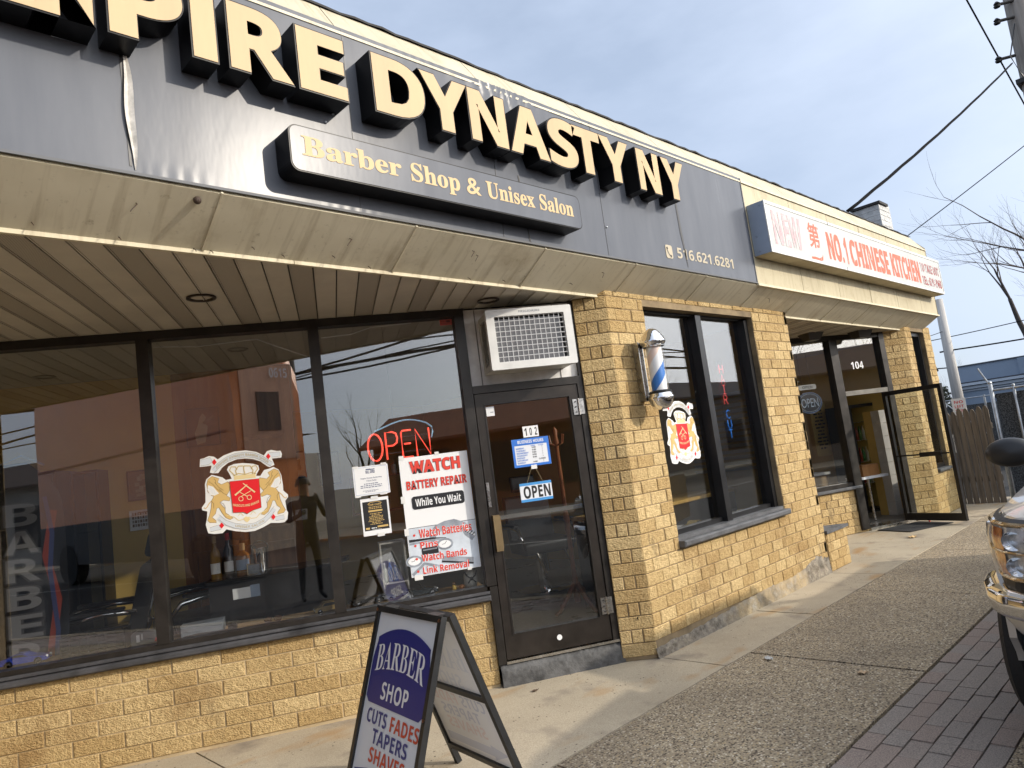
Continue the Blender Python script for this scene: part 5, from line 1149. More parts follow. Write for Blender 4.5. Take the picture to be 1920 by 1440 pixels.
def cabinet_bar():
    T = thing('bar_cabinet', 'black cabinet with a white label carrying liquor bottles behind the middle window', 'cabinet', L1(1.99, 0.42, 0.15), W1R)
    bl = mat('glossy_black_cabinet', (0.012, 0.012, 0.014), 0.2)
    m = MB(); m.box(0, 0.37, 0, 0.42, 0, 0.82); m.build('body', bl, T)
    m = MB(); m.cbox(-0.02, 0.40, -0.02, 0.44, 0.82, 0.85, 0.008); m.build('top', bl, T)
    m = MB(); m.box(0.16, 0.28, -0.004, -0.001, 0.70, 0.775); m.box(0.28, 0.345, -0.004, -0.001, 0.70, 0.785, 1); m.build('label', [PAPER, mat('label_blue', (0.25, 0.33, 0.45), 0.5)], T)
    T = thing('reception_counter', 'curved black reception counter beside the bar cabinet', 'counter', L1(2.45, 0.45, 0.15), W1R)
    m = MB(); m.hprism([(0.5*math.cos(rad(a))-0.02, 0.62-0.5*math.sin(rad(a))+0.0) for a in range(0, 100, 9)]+[(-0.1, 0.62)], 0, 0.80); m.build('body', bl, T)
    m = MB(); m.hprism([(0.56*math.cos(rad(a))-0.02, 0.62-0.56*math.sin(rad(a))) for a in range(0, 100, 9)]+[(-0.12, 0.62)], 0.80, 0.83); m.build('top', bl, T)
    def bottle(label, u, prof, col, cap, lab):
        T = thing('bottle', label, 'bottle', L1(u[0], u[1], 1.001), W1R, 'liquor bottles on the black cabinet')
        MB().lathe(prof, (0, 0, 0), 18).build('glass', col, T, smooth=True, angle=50)
        h = prof[-1][1]; MB().lathe([(prof[-1][0]+0.002, h-0.03), (prof[-1][0]+0.002, h+0.02), (0.0005, h+0.02)], (0, 0, 0), 12).build('cap', cap, T)
        r = max(p[0] for p in prof)+0.001
        m = MB(); m.grid(lambda a, b: (r*math.cos(rad(-150+120*a)), r*math.sin(rad(-150+120*a)), 0.04+0.075*b), 10, 1); m.build('label', lab, T)
    p1 = [(0.0005, 0), (0.036, 0), (0.037, 0.17), (0.034, 0.19), (0.014, 0.23), (0.013, 0.29)]; p2 = [(0.0005, 0), (0.036, 0), (0.036, 0.20), (0.015, 0.235), (0.0135, 0.30)]; p3 = [(0.0005, 0), (0.05, 0), (0.052, 0.12), (0.045, 0.15), (0.02, 0.17), (0.018, 0.21)]
    amb = mat('amber_glass', (0.25, 0.10, 0.02), 0.08, spec=0.7); clr = mat('whisky_glass', (0.30, 0.17, 0.05), 0.06, spec=0.8); drk = mat('dark_bottle_glass', (0.04, 0.03, 0.03), 0.08, spec=0.8)
    bottle('tall pale bottle with a blue and white label, leftmost on the black cabinet', (2.03, 0.56), p1, clr, mat('cork', (0.45, 0.30, 0.15), 0.7), PAPER)
    bottle('dark bottle with a red capsule on the black cabinet', (2.12, 0.58), p2, drk, RED, PAPER)
    bottle('squat golden bottle on the black cabinet', (2.22, 0.56), p3, amb, mat('cork', (0.45, 0.30, 0.15), 0.7), mat('label_blue', (0.25, 0.33, 0.45), 0.5))
    T = thing('ice_bucket', 'steel ice bucket at the right end of the black cabinet', 'bucket', L1(2.34, 0.60, 1.001), W1R)
    MB().lathe([(0.0005, 0), (0.045, 0), (0.06, 0.17), (0.063, 0.175), (0.057, 0.172), (0.043, 0.01), (0.0005, 0.01)], (0, 0, 0), 22).build('pail', CHROME, T, smooth=True, angle=50)
    m = MB(); m.tube([(0.06*math.cos(t), 0.0, 0.17+0.06*math.sin(t)) for t in [i*math.pi/10 for i in range(11)]], 0.003, 6); m.build('handle', CHROME, T)
    T = thing('photo_frame', 'small picture leaning on the bar cabinet', 'picture', L1(2.30, 0.46, 1.001), W1R+rad(-15))
    m = MB(); frame(m, -0.05, 0.05, 0, 0.08, 0.008, 0, 0.01); m.build('frame', CHROME, T); MB().box(-0.042, 0.042, 0.004, 0.008, 0.008, 0.072).build('print', mat('printed_grey', (0.3, 0.33, 0.38), 0.45), T)
cabinet_bar()
def furniture():
    T = thing('tall_cabinet', 'tall black cabinet behind the left front window', 'cabinet', L1(0.22, 1.09, 0.15), W1R)
    bl = mat('matt_black_cabinet', (0.014, 0.013, 0.013), 0.4)
    m = MB(); m.box(0, 0.62, 0, 0.5, 0, 1.82); m.build('carcass', bl, T)
    for a, b in ((0.015, 0.305), (0.315, 0.605)):
        o = MB().cbox(a, b, -0.018, -0.001, 0.03, 1.79, 0.006).build('door', bl, T); MB().ball((b-0.03 if a < 0.1 else a+0.03, -0.03, 0.9), 0.011, 8).build('knob', GOLD, o)
    T = thing('display_cabinet', 'narrow glass display cabinet beside the mustard wall', 'cabinet', L1(0.88, 1.3, 0.15), W1R)
    m = MB(); frame(m, 0, 0.2, 0, 1.8, 0.02, 0, 0.28); m.build('frame', bl, T); m = MB()
    for z in (0.5, 0.9, 1.3): m.box(0.02, 0.18, 0.02, 0.26, z, z+0.008)
    m.build('shelf', CLEAR, T); MB().box(0.02, 0.18, 0.27, 0.275, 0.02, 1.78).build('back_panel', mat('cabinet_back', (0.22, 0.18, 0.10), 0.5), T)
    def picture(label, u, z0, w, h, y, fcol, pr, draw=None, base=w1, R=W1R):
        T = thing('wall_picture', label, 'picture', base(u, y, z0), R, 'pictures on the shop walls')
        m = MB(); frame(m, 0, w, 0, h, 0.012, -0.02, 0); m.build('frame', fcol, T)
        m = MB(); m.box(0.012, w-0.012, -0.012, -0.004, 0.012, h-0.012, 0)
        if draw: draw(m, w, h)
        m.build('print', pr, T)
    wht = PAPER; ink = mat('print_brown', (0.16, 0.10, 0.06), 0.5)
    def grid(m, w, h):
        lines(m, 0.02, w-0.02, h*0.82, h*0.92, 1, -0.013, 1, 1, 0.5)
        for r in range(4):
            for k in range(9): m.box(0.02+k*(w-0.04)/9, 0.02+(k+0.75)*(w-0.04)/9, -0.0135, -0.0121, 0.03+r*h*0.19, 0.03+r*h*0.19+h*0.14, 1+(k+r) % 2)
    picture('white sheet with a grid of haircut photos on the mustard wall', 1.22, 1.41, 0.22, 0.17, 1.598, wht, [wht, ink, mat('print_grey', (0.3, 0.28, 0.27), 0.5)], grid)
    def dark(m, w, h):
        rnd = random.Random(3)
        for i in range(14):
            x, z = rnd.uniform(0.03, w-0.07), rnd.uniform(0.03, h-0.06); m.box(x, x+rnd.uniform(0.02, 0.06), -0.0135, -0.0121, z, z+rnd.uniform(0.01, 0.04), 1)
    picture('dark framed collage above the haircut chart', 1.22, 1.66, 0.22, 0.26, 1.598, bl, [ink, mat('print_tan', (0.30, 0.24, 0.16), 0.5)], dark)
    def player(m, w, h):
        m.prism([(w*0.3, h*0.05), (w*0.55, h*0.1), (w*0.65, h*0.5), (w*0.55, h*0.62), (w*0.62, h*0.75), (w*0.52, h*0.86), (w*0.42, h*0.75), (w*0.38, h*0.6), (w*0.25, h*0.35)], -0.014, -0.0121, 1)
        m.prism([(w*0.55, h*0.55), (w*0.85, h*0.75), (w*0.83, h*0.79), (w*0.5, h*0.62)], -0.0145, -0.0121, 2)
    picture('framed brown picture of a figure in white above the wooden door', 1.72, 2.06, 0.28, 0.34, 1.568, bl, [mat('print_umber', (0.11, 0.045, 0.03), 0.5, var=0.6, vscale=14), mat('print_cream', (0.42, 0.36, 0.26), 0.5), ink], player)
    for i, (x, z, w, h) in enumerate(((4.3, 1.75, 0.3, 0.4), (4.8, 1.75, 0.3, 0.4), (5.3, 1.6, 0.35, 0.5), (3.4, 1.7, 0.4, 0.3))):
        T = thing('wall_picture', ['black framed picture left of the others on the back wall', 'second black framed picture on the back wall', 'larger framed picture seen through the door on the back wall', 'wide framed picture on the back wall behind the third window'][i], 'picture', (x, 6.69, z), 0, 'pictures on the shop walls')
        m = MB(); frame(m, 0, w, 0, h, 0.025, -0.02, 0); m.build('frame', bl, T); m = MB(); m.box(0.025, w-0.025, -0.01, -0.003, 0.025, h-0.025, 0); m.box(w*0.3, w*0.7, -0.012, -0.01, h*0.3, h*0.7, 1); m.build('print', [PAPER, ink], T)
    # coat rack behind the door
    T = thing('coat_rack', 'turned wooden coat rack standing just inside the glass door', 'coat rack', L1(4.97, 1.2, 0.15), W1R)
    wd = wood_mat('red_brown_wood', (0.20, 0.055, 0.015), (0.36, 0.13, 0.04))
    MB().lathe([(0.0005, 0.08), (0.03, 0.08), (0.034, 0.2), (0.024, 0.23), (0.032, 0.27), (0.022, 0.32), (0.022, 0.70), (0.032, 0.74), (0.024, 0.78), (0.030, 0.84), (0.02, 0.9), (0.019, 1.50), (0.028, 1.55), (0.02, 1.60), (0.026, 1.66), (0.0005, 1.70)], (0, 0, 0), 16).build('pole', wd, T, smooth=True, angle=50)
    for k in range(4):
        a = rad(90*k+20); c, s = math.cos(a), math.sin(a)
        m = MB(); m.tube([(0.02*c, 0.02*s, 0.24), (0.12*c, 0.12*s, 0.13), (0.22*c, 0.22*s, 0.03), (0.27*c, 0.27*s, 0.016)], [0.024, 0.02, 0.017, 0.015], 8); m.build('leg', wd, T, smooth=True)
        m = MB(); m.tube([(0.015*c, 0.015*s, 1.52), (0.08*c, 0.08*s, 1.54), (0.10*c, 0.10*s, 1.62)], 0.008, 6); m.build('hook', wd, T)
    # black partition counter with a yellow top seen in the pair window
    T = thing('partition_counter', 'black panelled counter with a yellow wood top inside the pair window', 'counter', (5.0, 0.95, 0.15))
    MB().box(0, 2.1, 0, 0.5, 0, 0.80).build('body', mat('matt_black_cabinet', (0.014, 0.013, 0.013), 0.4), T)
    m = MB(); m.cbox(-0.01, 2.12, -0.03, 0.52, 0.80, 0.835, 0.006); m.build('top', wood_mat('yellow_wood', (0.42, 0.25, 0.06), (0.58, 0.38, 0.12)), T)
    T = thing('office_chair', 'black office chair behind the yellow topped counter', 'chair', (6.75, 1.85, 0.15), rad(200))
    m = MB(); m.prism(rrect(-0.24, 0.24, 0.62, 1.12, 0.12), -0.04, 0.04); m.build('backrest', LEATHER, T, smooth=True, angle=40)
    m = MB(); m.prism(rrect(-0.25, 0.25, 0.44, 0.52, 0.03), -0.45, 0.02); m.build('seat', LEATHER, T); m = MB(); m.lathe([(0.025, 0.05), (0.025, 0.44)], (0, -0.2, 0), 10)
    for k in range(5): m.tube([(0, -0.2, 0.08), (0.28*math.cos(k*1.2566), -0.2+0.28*math.sin(k*1.2566), 0.04)], 0.018, 6)
    m.build('base', BLACKM, T)
    T = thing('window_blind', 'slatted blind hanging at the side wall inside the pair window', 'blind', (7.36, 0.55, 1.15), rad(90))
    m = MB()
    for i in range(14): m.add([(0, 0.0, i*0.065), (1.0, 0.0, i*0.065), (1.0, 0.03, i*0.065+0.035), (0, 0.03, i*0.065+0.035), (0, 0.002, i*0.065-0.002), (1.0, 0.002, i*0.065-0.002), (1.0, 0.032, i*0.065+0.033), (0, 0.032, i*0.065+0.033)], [(0, 1, 2, 3), (7, 6, 5, 4), (0, 4, 5, 1), (2, 6, 7, 3)])
    m.build('slat', mat('blind_cream', (0.55, 0.52, 0.42), 0.5), T); m = MB(); m.tube([(0.2, 0.015, -0.02), (0.2, 0.015, 0.93)], 0.003, 5); m.tube([(0.8, 0.015, -0.02), (0.8, 0.015, 0.93)], 0.003, 5); m.build('cord', PAPER, T)
    # feather banner standing inside the left window
    T = thing('feather_banner', 'black feather banner with white letters BARBER and red and blue stripes inside the left window', 'banner', L1(0.66, 0.45, 0.15), W1R+rad(-4))
    out = [(0, 0.25), (0.40, 0.25), (0.46, 0.9), (0.44, 1.5), (0.36, 1.78), (0.22, 1.88), (0.06, 1.82), (0.0, 1.6)]
    m = MB(); n = 24
    def fb(u, v):
        z = 0.25+1.6*v; w = 0.40+0.05*math.sin(v*2.5)-max(0, v-0.8)**2*5
        return (0.0+w*u, 0.03*math.sin(u*7+v*3)*(1-v), z)
    m.grid(fb, 12, n); m.build('fabric', mat('banner_black', (0.02, 0.02, 0.024), 0.6), T, smooth=True)
    m = MB()
    for i, ch in enumerate('BARBER'): text(m, ch, 0.09, 0.30, 1.42-i*0.185, 1.57-i*0.185, -0.045, 0, 'sb', 0.0); text(m, ch, 0.075, 0.315, 1.41-i*0.185, 1.58-i*0.185, -0.042, 1, 'sb', 0.03)
    stroke(m, [(0.40, 1.5), (0.34, 1.2), (0.40, 0.9), (0.33, 0.5), (0.38, 0.28)], 0.05, -0.04, 2); stroke(m, [(0.35, 1.6), (0.385, 1.35), (0.36, 1.1), (0.39, 0.7), (0.36, 0.4)], 0.03, -0.041, 3)
    text(m, 'SHOP', 0.06, 0.34, 0.30, 0.40, -0.045, 2, 'sb', 0.0)
    m.build('lettering', [mat('banner_grey', (0.16, 0.16, 0.17), 0.5), mat('banner_dark_grey', (0.05, 0.05, 0.055), 0.5), mat('banner_red', (0.20, 0.03, 0.02), 0.5), mat('banner_blue', (0.03, 0.04, 0.12), 0.5)], T)
    m = MB(); m.tube([(-0.012, 0, 0), (-0.012, 0, 1.6), (0.03, 0, 1.84), (0.2, 0, 1.9), (0.34, 0, 1.82)], 0.008, 8); m.build('pole', GALV, T)
    # hanging mirror and shelves with jars on the dark back wall behind the third window
    T = thing('wall_shelf', 'wooden wall shelf with small jars behind the third window', 'shelf', L1(3.1, 3.2, 1.2), W1R)
    m = MB(); m.box(0, 1.1, 0, 0.22, 0, 0.025); m.box(0, 1.1, 0, 0.22, 0.4, 0.425); m.box(0, 0.02, 0, 0.22, 0.025, 0.4); m.box(1.08, 1.1, 0, 0.22, 0.025, 0.4); m.build('shelf', wood_mat('red_brown_wood', (0.2, 0.055, 0.015), (0.36, 0.13, 0.04)), T)
    rnd = random.Random(6)
    for i in range(9):
        T2 = thing('jar', 'small %s jar on the %s board of the wall shelf' % (['white', 'blue', 'red', 'brown'][i % 4], 'lower' if i % 2 else 'upper'), 'jar', L1(3.18+i*0.11, 3.3, 1.225 if i % 2 else 1.625), W1R, 'jars on the wall shelf')
        MB().lathe([(0.0005, 0), (0.028, 0), (0.03, 0.09), (0.02, 0.11)], (0, 0, 0), 12).build('body', [PAPER, BLUE, RED, mat('cork', (0.45, 0.3, 0.15), 0.7)][i % 4], T2, smooth=True, angle=40); MB().lathe([(0.021, 0.105), (0.021, 0.13), (0.0005, 0.13)], (0, 0, 0), 12).build('lid', BLACKM, T2)
    T = thing('counter_stand', 'white product stand with spray bottles behind the flyer', 'stand', L1(3.22, 0.6, 0.15), W1R)
    m = MB(); frame(m, 0, 0.2, 0, 0.92, 0.012, 0, 0.2); m.box(0.012, 0.188, 0.0, 0.2, 0.60, 0.61); m.build('frame', WHITEP, T)
    MB().box(0.012, 0.188, 0.19, 0.195, 0.012, 0.9).build('back_panel', mat('stand_cream', (0.55, 0.53, 0.46), 0.5), T)
    for i, (col, h) in enumerate((((0.55, 0.6, 0.55), 0.15), ((0.04, 0.15, 0.5), 0.17), ((0.05, 0.2, 0.55), 0.14), ((0.6, 0.6, 0.6), 0.15))):
        T2 = thing('spray_bottle', ['pale green bottle on the product stand', 'tall blue bottle on the product stand', 'short blue bottle on the product stand', 'white bottle at the right of the product stand'][i], 'bottle', L1(3.245+i*0.042, 0.66, 0.762), W1R, 'bottles on the product stand')
        MB().lathe([(0.0005, 0), (0.018, 0), (0.019, h*0.6), (0.008, h*0.75), (0.007, h*0.9)], (0, 0, 0), 12).build('body', mat('bottle_plastic_%s' % 'abcd'[i], col, 0.3), T2, smooth=True, angle=40); MB().lathe([(0.009, h*0.88), (0.009, h), (0.0005, h)], (0, 0, 0), 10).build('cap', PAPER, T2)
furniture()
def toy_car(label, loc, rotz, col, L=0.2, kind='sports', rough=0.25):
    """toy car, nose towards -x"""
    T = thing('toy_car', label, 'toy car', loc, rotz, 'toy cars on the window shelves')
    s = L/0.2
    if kind == 'sports': pr = [(-0.10, 0.014), (-0.10, 0.030), (-0.085, 0.036), (-0.03, 0.042), (0.0, 0.058), (0.035, 0.060), (0.07, 0.046), (0.095, 0.043), (0.10, 0.02), (0.098, 0.014)]; win = [(-0.022, 0.044), (0.002, 0.056), (0.034, 0.0575), (0.058, 0.047)]
    elif kind == 'roadster': pr = [(-0.10, 0.014), (-0.102, 0.03), (-0.06, 0.042), (-0.02, 0.045), (-0.012, 0.040), (0.03, 0.040), (0.036, 0.047), (0.08, 0.045), (0.10, 0.032), (0.098, 0.014)]; win = [(-0.03, 0.046), (-0.012, 0.062), (-0.008, 0.062), (-0.02, 0.046)]
    else: pr = [(-0.10, 0.014), (-0.10, 0.042), (-0.055, 0.048), (-0.03, 0.075), (0.085, 0.075), (0.098, 0.05), (0.10, 0.016)]; win = [(-0.045, 0.05), (-0.027, 0.071), (0.08, 0.071), (0.09, 0.05)]
    pt = mat('toy_paint_%s' % label.split()[0], col, rough, coat=0.6)
    m = MB(); m.prism([(x*s, z*s) for x, z in pr], -0.04*s, 0.04*s); o = m.build('body', pt, T)
    m = MB(); m.prism([(x*s, z*s) for x, z in win], -0.041*s, 0.041*s); m.build('glazing', INKB, T)
    for x in (-0.065, 0.062):
        for y in (-1, 1):
            m = MB(); m.lathe([(0.0005, -0.008*s), (0.017*s, -0.008*s), (0.017*s, 0.008*s), (0.0005, 0.008*s)], (x*s, y*0.036*s, 0.017*s), 16, axis='y'); w = m.build('wheel', BLACKM, T)
            MB().lathe([(0.0005, y*0.0095*s), (0.010*s, y*0.0092*s), (0.010*s, 0)], (x*s, y*0.036*s, 0.017*s), 12, axis='y').build('rim', CHROME, w)
    for y in (-1, 1): MB().ball((-0.099*s, y*0.026*s, 0.030*s), 0.006*s, 8).build('headlight', PAPER, T)
    return T
SH = 0.692
toy_car('blue toy coupe at the far left of the window shelf', L1(0.92, 0.19, SH), W1R+rad(180), (0.02, 0.05, 0.35), 0.26)
toy_car('gold toy station wagon beside the second mullion', L1(2.80, 0.18, SH), W1R+rad(10), (0.36, 0.25, 0.10), 0.19, 'wagon')
toy_car('black toy sports car left of the sandwich board top', L1(3.07, 0.20, SH), W1R+rad(-165), (0.012, 0.012, 0.014), 0.23)
toy_car('dark toy roadster with silver wheels under the watch poster', L1(3.45, 0.16, SH), W1R+rad(-172), (0.018, 0.022, 0.024), 0.25, 'roadster')
toy_car('silver toy coupe behind the sandwich board', L1(3.20, 0.24, SH), W1R+rad(170), (0.45, 0.46, 0.48), 0.16)
toy_car('white toy car on the left of the pair window shelf', (5.28, 0.52, 0.772), rad(12), (0.62, 0.62, 0.60), 0.22)
toy_car('tan gold toy car next to the white one', (5.55, 0.53, 0.772), rad(8), (0.42, 0.32, 0.14), 0.23)
toy_car('cream toy convertible right of the pair window mullion', (6.26, 0.53, 0.772), rad(10), (0.55, 0.50, 0.38), 0.24, 'roadster')
def shelf_bits():
    T = thing('plastic_crate', 'black slatted plastic crate on the left window shelf', 'crate', L1(1.13, 0.14, SH), W1R)
    m = MB(); w, h = 0.38, 0.125
    for i in range(5): m.box(0, w, 0, 0.006, 0.005+i*0.027, 0.019+i*0.027); m.box(0, w, 0.16, 0.166, 0.005+i*0.027, 0.019+i*0.027)
    for i in range(8): m.box(i*(w-0.008)/7, i*(w-0.008)/7+0.008, -0.002, 0.008, 0, h); m.box(i*(w-0.008)/7, i*(w-0.008)/7+0.008, 0.158, 0.168, 0, h)
    m.box(0, 0.006, 0.006, 0.16, 0, h); m.box(w-0.006, w, 0.006, 0.16, 0, h); m.box(0, w, 0.006, 0.16, 0, 0.004); m.build('slats', mat('crate_black', (0.02, 0.02, 0.022), 0.45), T)
    T = thing('clipper_case', 'grey and black clipper case beside the first mullion', 'case', L1(1.54, 0.16, SH), W1R+rad(8))
    m = MB(); m.prism([(0, 0), (0.16, 0), (0.17, 0.06), (0.12, 0.075), (0.03, 0.085), (0, 0.07)], 0, 0.09); m.build('body', mat('case_grey', (0.10, 0.11, 0.12), 0.4), T); m = MB(); m.box(0.03, 0.05, -0.002, 0, 0.02, 0.065); m.box(0.06, 0.068, -0.002, 0, 0.03, 0.07); m.build('label', PAPER, T)
    MB().tube([(0.14, -0.004, 0.02), (0.155, -0.004, 0.012)], 0.012, 8).build('button', RED, T)
    T = thing('radio', 'flat grey radio on the shelf under the crest sticker', 'radio', L1(1.84, 0.15, SH), W1R+rad(3))
    m = MB(); m.cbox(0, 0.27, 0, 0.14, 0, 0.072, 0.006); m.build('body', mat('radio_grey', (0.20, 0.22, 0.25), 0.35), T); m = MB(); m.lathe([(0.017, -0.004), (0.013, 0.002)], (0.03, 0, 0.02), 14, axis='y'); m.build('knob', CHROME, T)
    m = MB(); m.tube([(0.02, -0.006, 0.004), (0.12, -0.01, 0.012), (0.2, -0.008, 0.006), (0.3, 0.0, 0.004)], 0.0025, 5); m.build('cord', BLACKM, T)
    T = thing('camera_body', 'small dark camera at the end of the radio', 'camera', L1(2.14, 0.14, SH), W1R)
    m = MB(); m.cbox(0, 0.055, 0, 0.05, 0, 0.05, 0.004); m.build('body', BLACKM, T); m = MB(); m.lathe([(0.018, -0.03), (0.018, 0.0)], (0.03, 0, 0.025), 16, axis='y'); m.build('lens', CHROME, T)
    T = thing('sunglasses', 'pair of brown sunglasses on the shelf below the cabinet', 'sunglasses', L1(2.40, 0.14, SH), W1R)
    for x in (0, 0.065):
        m = MB(); m.prism([(x+0.028*math.cos(t*0.5236), 0.022+0.02*math.sin(t*0.5236)) for t in range(12)], 0, 0.003); m.build('lens', mat('smoked_lens', (0.05, 0.025, 0.015), 0.1), T)
    m = MB(); m.tube([(-0.028, 0.002, 0.03), (-0.03, 0.10, 0.02)], 0.002, 5); m.tube([(0.093, 0.002, 0.03), (0.095, 0.10, 0.02)], 0.002, 5); m.tube([(0.025, 0.001, 0.028), (0.04, 0.001, 0.03)], 0.002, 5); m.build('frame', INKB, T)
    T = thing('toy_robot', 'white and black toy head in the corner of the third window', 'toy', L1(3.83, 0.15, SH), W1R)
    m = MB(); m.lathe([(0.0005, 0), (0.04, 0), (0.05, 0.03), (0.052, 0.08), (0.04, 0.12), (0.02, 0.14), (0.0005, 0.145)], (0, 0, 0), 18); m.build('head', mat('toy_white', (0.55, 0.52, 0.45), 0.4), T, smooth=True)
    m = MB()
    for s in (-1, 1): m.tube([(s*0.045, -0.03, 0.12), (s*0.03, -0.05, 0.09), (0, -0.055, 0.07), (s*0.03, -0.052, 0.04)], 0.006, 6)
    m.ball((0, -0.05, 0.07), 0.014, 8); m.build('straps', INKB, T)
    T = thing('toy_figure', 'tiny yellow toy figure on the window shelf', 'toy', L1(3.70, 0.13, SH), W1R)
    m = MB(); m.lathe([(0.0005, 0), (0.018, 0), (0.02, 0.02), (0.014, 0.04), (0.0005, 0.045)], (0, 0, 0), 14); m.build('body', mat('toy_yellow', (0.55, 0.36, 0.06), 0.4), T, smooth=True); MB().ball((0, 0, 0.052), 0.013, 8).build('head', mat('toy_brown', (0.25, 0.13, 0.05), 0.4), T, smooth=True)
    T = thing('toy_ball', 'small orange toy pumpkin next to the yellow figure', 'toy', L1(3.755, 0.12, SH), W1R)
    MB().ball((0, 0, 0.02), 0.022, 10, sz=0.85).build('body', mat('toy_orange', (0.5, 0.18, 0.04), 0.4), T, smooth=True); MB().tube([(0, 0, 0.036), (0.002, 0, 0.045)], 0.004, 6).build('stem', BLACKM, T)
shelf_bits()
# ================================================================== INSIDE THE TAKEOUT
def takeout_inside():
    T = thing('drinks_fridge', 'black drinks fridge with a glass door inside the takeout', 'fridge', w2(1.28, 1.20, 0.03), W2R)
    m = MB(); frame(m, 0, 0.62, 0, 1.75, 0.05, 0, 0.5); m.box(0.05, 0.57, 0.48, 0.5, 0.05, 1.7); m.build('carcass', BLACKM, T)
    m = MB()
    for z in (0.45, 0.8, 1.15, 1.45): m.box(0.05, 0.57, 0.03, 0.48, z, z+0.01)
    m.build('shelf', STEEL, T); MB().box(0.05, 0.57, 0.0, 0.006, 0.05, 1.7).build('pane', CLEAR, T)
    rnd = random.Random(2)
    for z in (0.46, 0.81, 1.16):
        for k in range(7):
            T2 = thing('drink_bottle', '%s drink bottle on the %s shelf of the black fridge' % (['red', 'green', 'cream'][k % 3], {0.46: 'low', 0.81: 'middle', 1.16: 'upper'}[z]), 'bottle', w2(1.36+k*0.07, 1.40, 0.03+z), W2R, 'drink bottles in the fridge')
            MB().lathe([(0.0005, 0), (0.026, 0), (0.027, 0.14), (0.01, 0.2), (0.01, 0.23), (0.0005, 0.23)], (0, 0, 0), 10).build('body', mat('drink_%s' % 'rgb'[k % 3], [(0.3, 0.03, 0.02), (0.05, 0.2, 0.06), (0.5, 0.45, 0.35)][k % 3], 0.3), T2, smooth=True, angle=40)
    T = thing('serving_counter', 'takeout counter with a white ledge and cardboard box', 'counter', w2(-1.6, 1.1, 0.03), W2R)
    MB().box(0, 2.1, 0, 0.5, 0, 0.72).build('body', mat('counter_tan', (0.32, 0.21, 0.09), 0.6, var=0.2), T); MB().cbox(-0.03, 2.13, -0.04, 0.54, 0.72, 0.76, 0.006).build('top', WHITEP, T)
    T = thing('ledge_shelf', 'white ledge shelf just inside the takeout door', 'shelf', w2(0.36, 0.30, 0.66), W2R)
    MB().box(-0.02, 0.50, 0, 0.3, 0, 0.035).build('board', PAPER, T); MB().tube([(0.25, 0.15, -0.62), (0.25, 0.15, 0)], 0.02, 10).build('leg', STEEL, T)
    T = thing('cardboard_box', 'brown wooden box on the white ledge inside the takeout door', 'box', w2(0.42, 0.34, 0.696), W2R)
    m = MB(); m.box(0, 0.32, 0, 0.2, 0, 0.15); m.build('sides', wood_mat('box_wood', (0.26, 0.12, 0.04), (0.36, 0.18, 0.07)), T); MB().cbox(-0.006, 0.326, -0.006, 0.206, 0.151, 0.165, 0.003).build('lid', wood_mat('box_wood', (0.26, 0.12, 0.04), (0.36, 0.18, 0.07)), T)
    T = thing('tile_pier', 'white tiled pier just inside the takeout door', 'pier', w2(1.14, 0.52, 0.03), W2R)
    m = MB()
    for i in range(8): m.cbox(0.003, 0.13, 0, 0.15, 0.003+i*0.2, 0.2+i*0.2, 0.003)
    m.build('tiles', mat('white_tile', (0.62, 0.61, 0.58), 0.25, var=0.1), T); MB().box(0.003, 0.13, 0.155, 0.3, 0, 1.6).build('core', MUST, T)
    T = thing('paper_sheets', 'yellow wall notices beside the drinks fridge', 'notice', w2(0.2, 1.8, 1.0), W2R)
    m = MB(); m.box(0.85, 1.2, 0, 0.01, 0, 0.9); m.build('sheet', mat('yellow_sheet', (0.55, 0.38, 0.10), 0.6), T); m = MB(); lines(m, 0.88, 1.16, 0.1, 0.8, 12, -0.001, 0, 3); m.build('print', INKB, T)
    T = thing('ceiling_light', 'dark ceiling fan light above the takeout counter', 'lamp', w2(-1.0, 0.9, 2.5), W2R)
    m = MB(); m.lathe([(0.0005, 0), (0.09, 0.02), (0.11, 0.08), (0.03, 0.12), (0.02, 0.235)], (0, 0, 0), 16); m.build('body', BLACKM, T, smooth=True)
    for i, (u, y) in enumerate(((-0.75, -0.32), (0.25, -0.22))):
        T = thing('soffit_lantern', ['dark lantern under the takeout soffit, the one over the window', 'dark lantern under the takeout soffit, the one over the door'][i], 'lantern', w2(u, y, 2.66), W2R, 'lanterns under the takeout soffit')
        m = MB(); m.add([(-0.14, -0.1, 0.1), (0.14, -0.1, 0.1), (0.14, 0.1, 0.1), (-0.14, 0.1, 0.1), (-0.09, -0.06, 0), (0.09, -0.06, 0), (0.09, 0.06, 0), (-0.09, 0.06, 0)], [(0, 1, 2, 3), (7, 6, 5, 4), (0, 4, 5, 1), (1, 5, 6, 2), (2, 6, 7, 3), (3, 7, 4, 0)]); m.build('housing', mat('lantern_bronze', (0.04, 0.032, 0.025), 0.4), T)
        MB().box(-0.075, 0.075, -0.05, 0.05, -0.004, 0.0).build('lens', mat('frosted_lens', (0.35, 0.34, 0.30), 0.4), T)
    T = thing('door_mat', 'black rubber mat on the ground in front of the takeout door', 'mat', w2(0.02, -0.62, 0.001), W2R)
    m = MB(); m.box(0, 0.80, 0, 0.52, 0, 0.008); m.build('rubber', mat('rubber_black', (0.025, 0.025, 0.027), 0.8, bump=0.5, bscale=80), T); m = MB(); frame(m, 0, 0.80, 0, 0.1, 0.01, 0, 0.01)
    T = thing('food_tray', 'small wicker tray on the takeout window sill', 'tray', w2(-0.95, 0.12, 0.69), W2R)
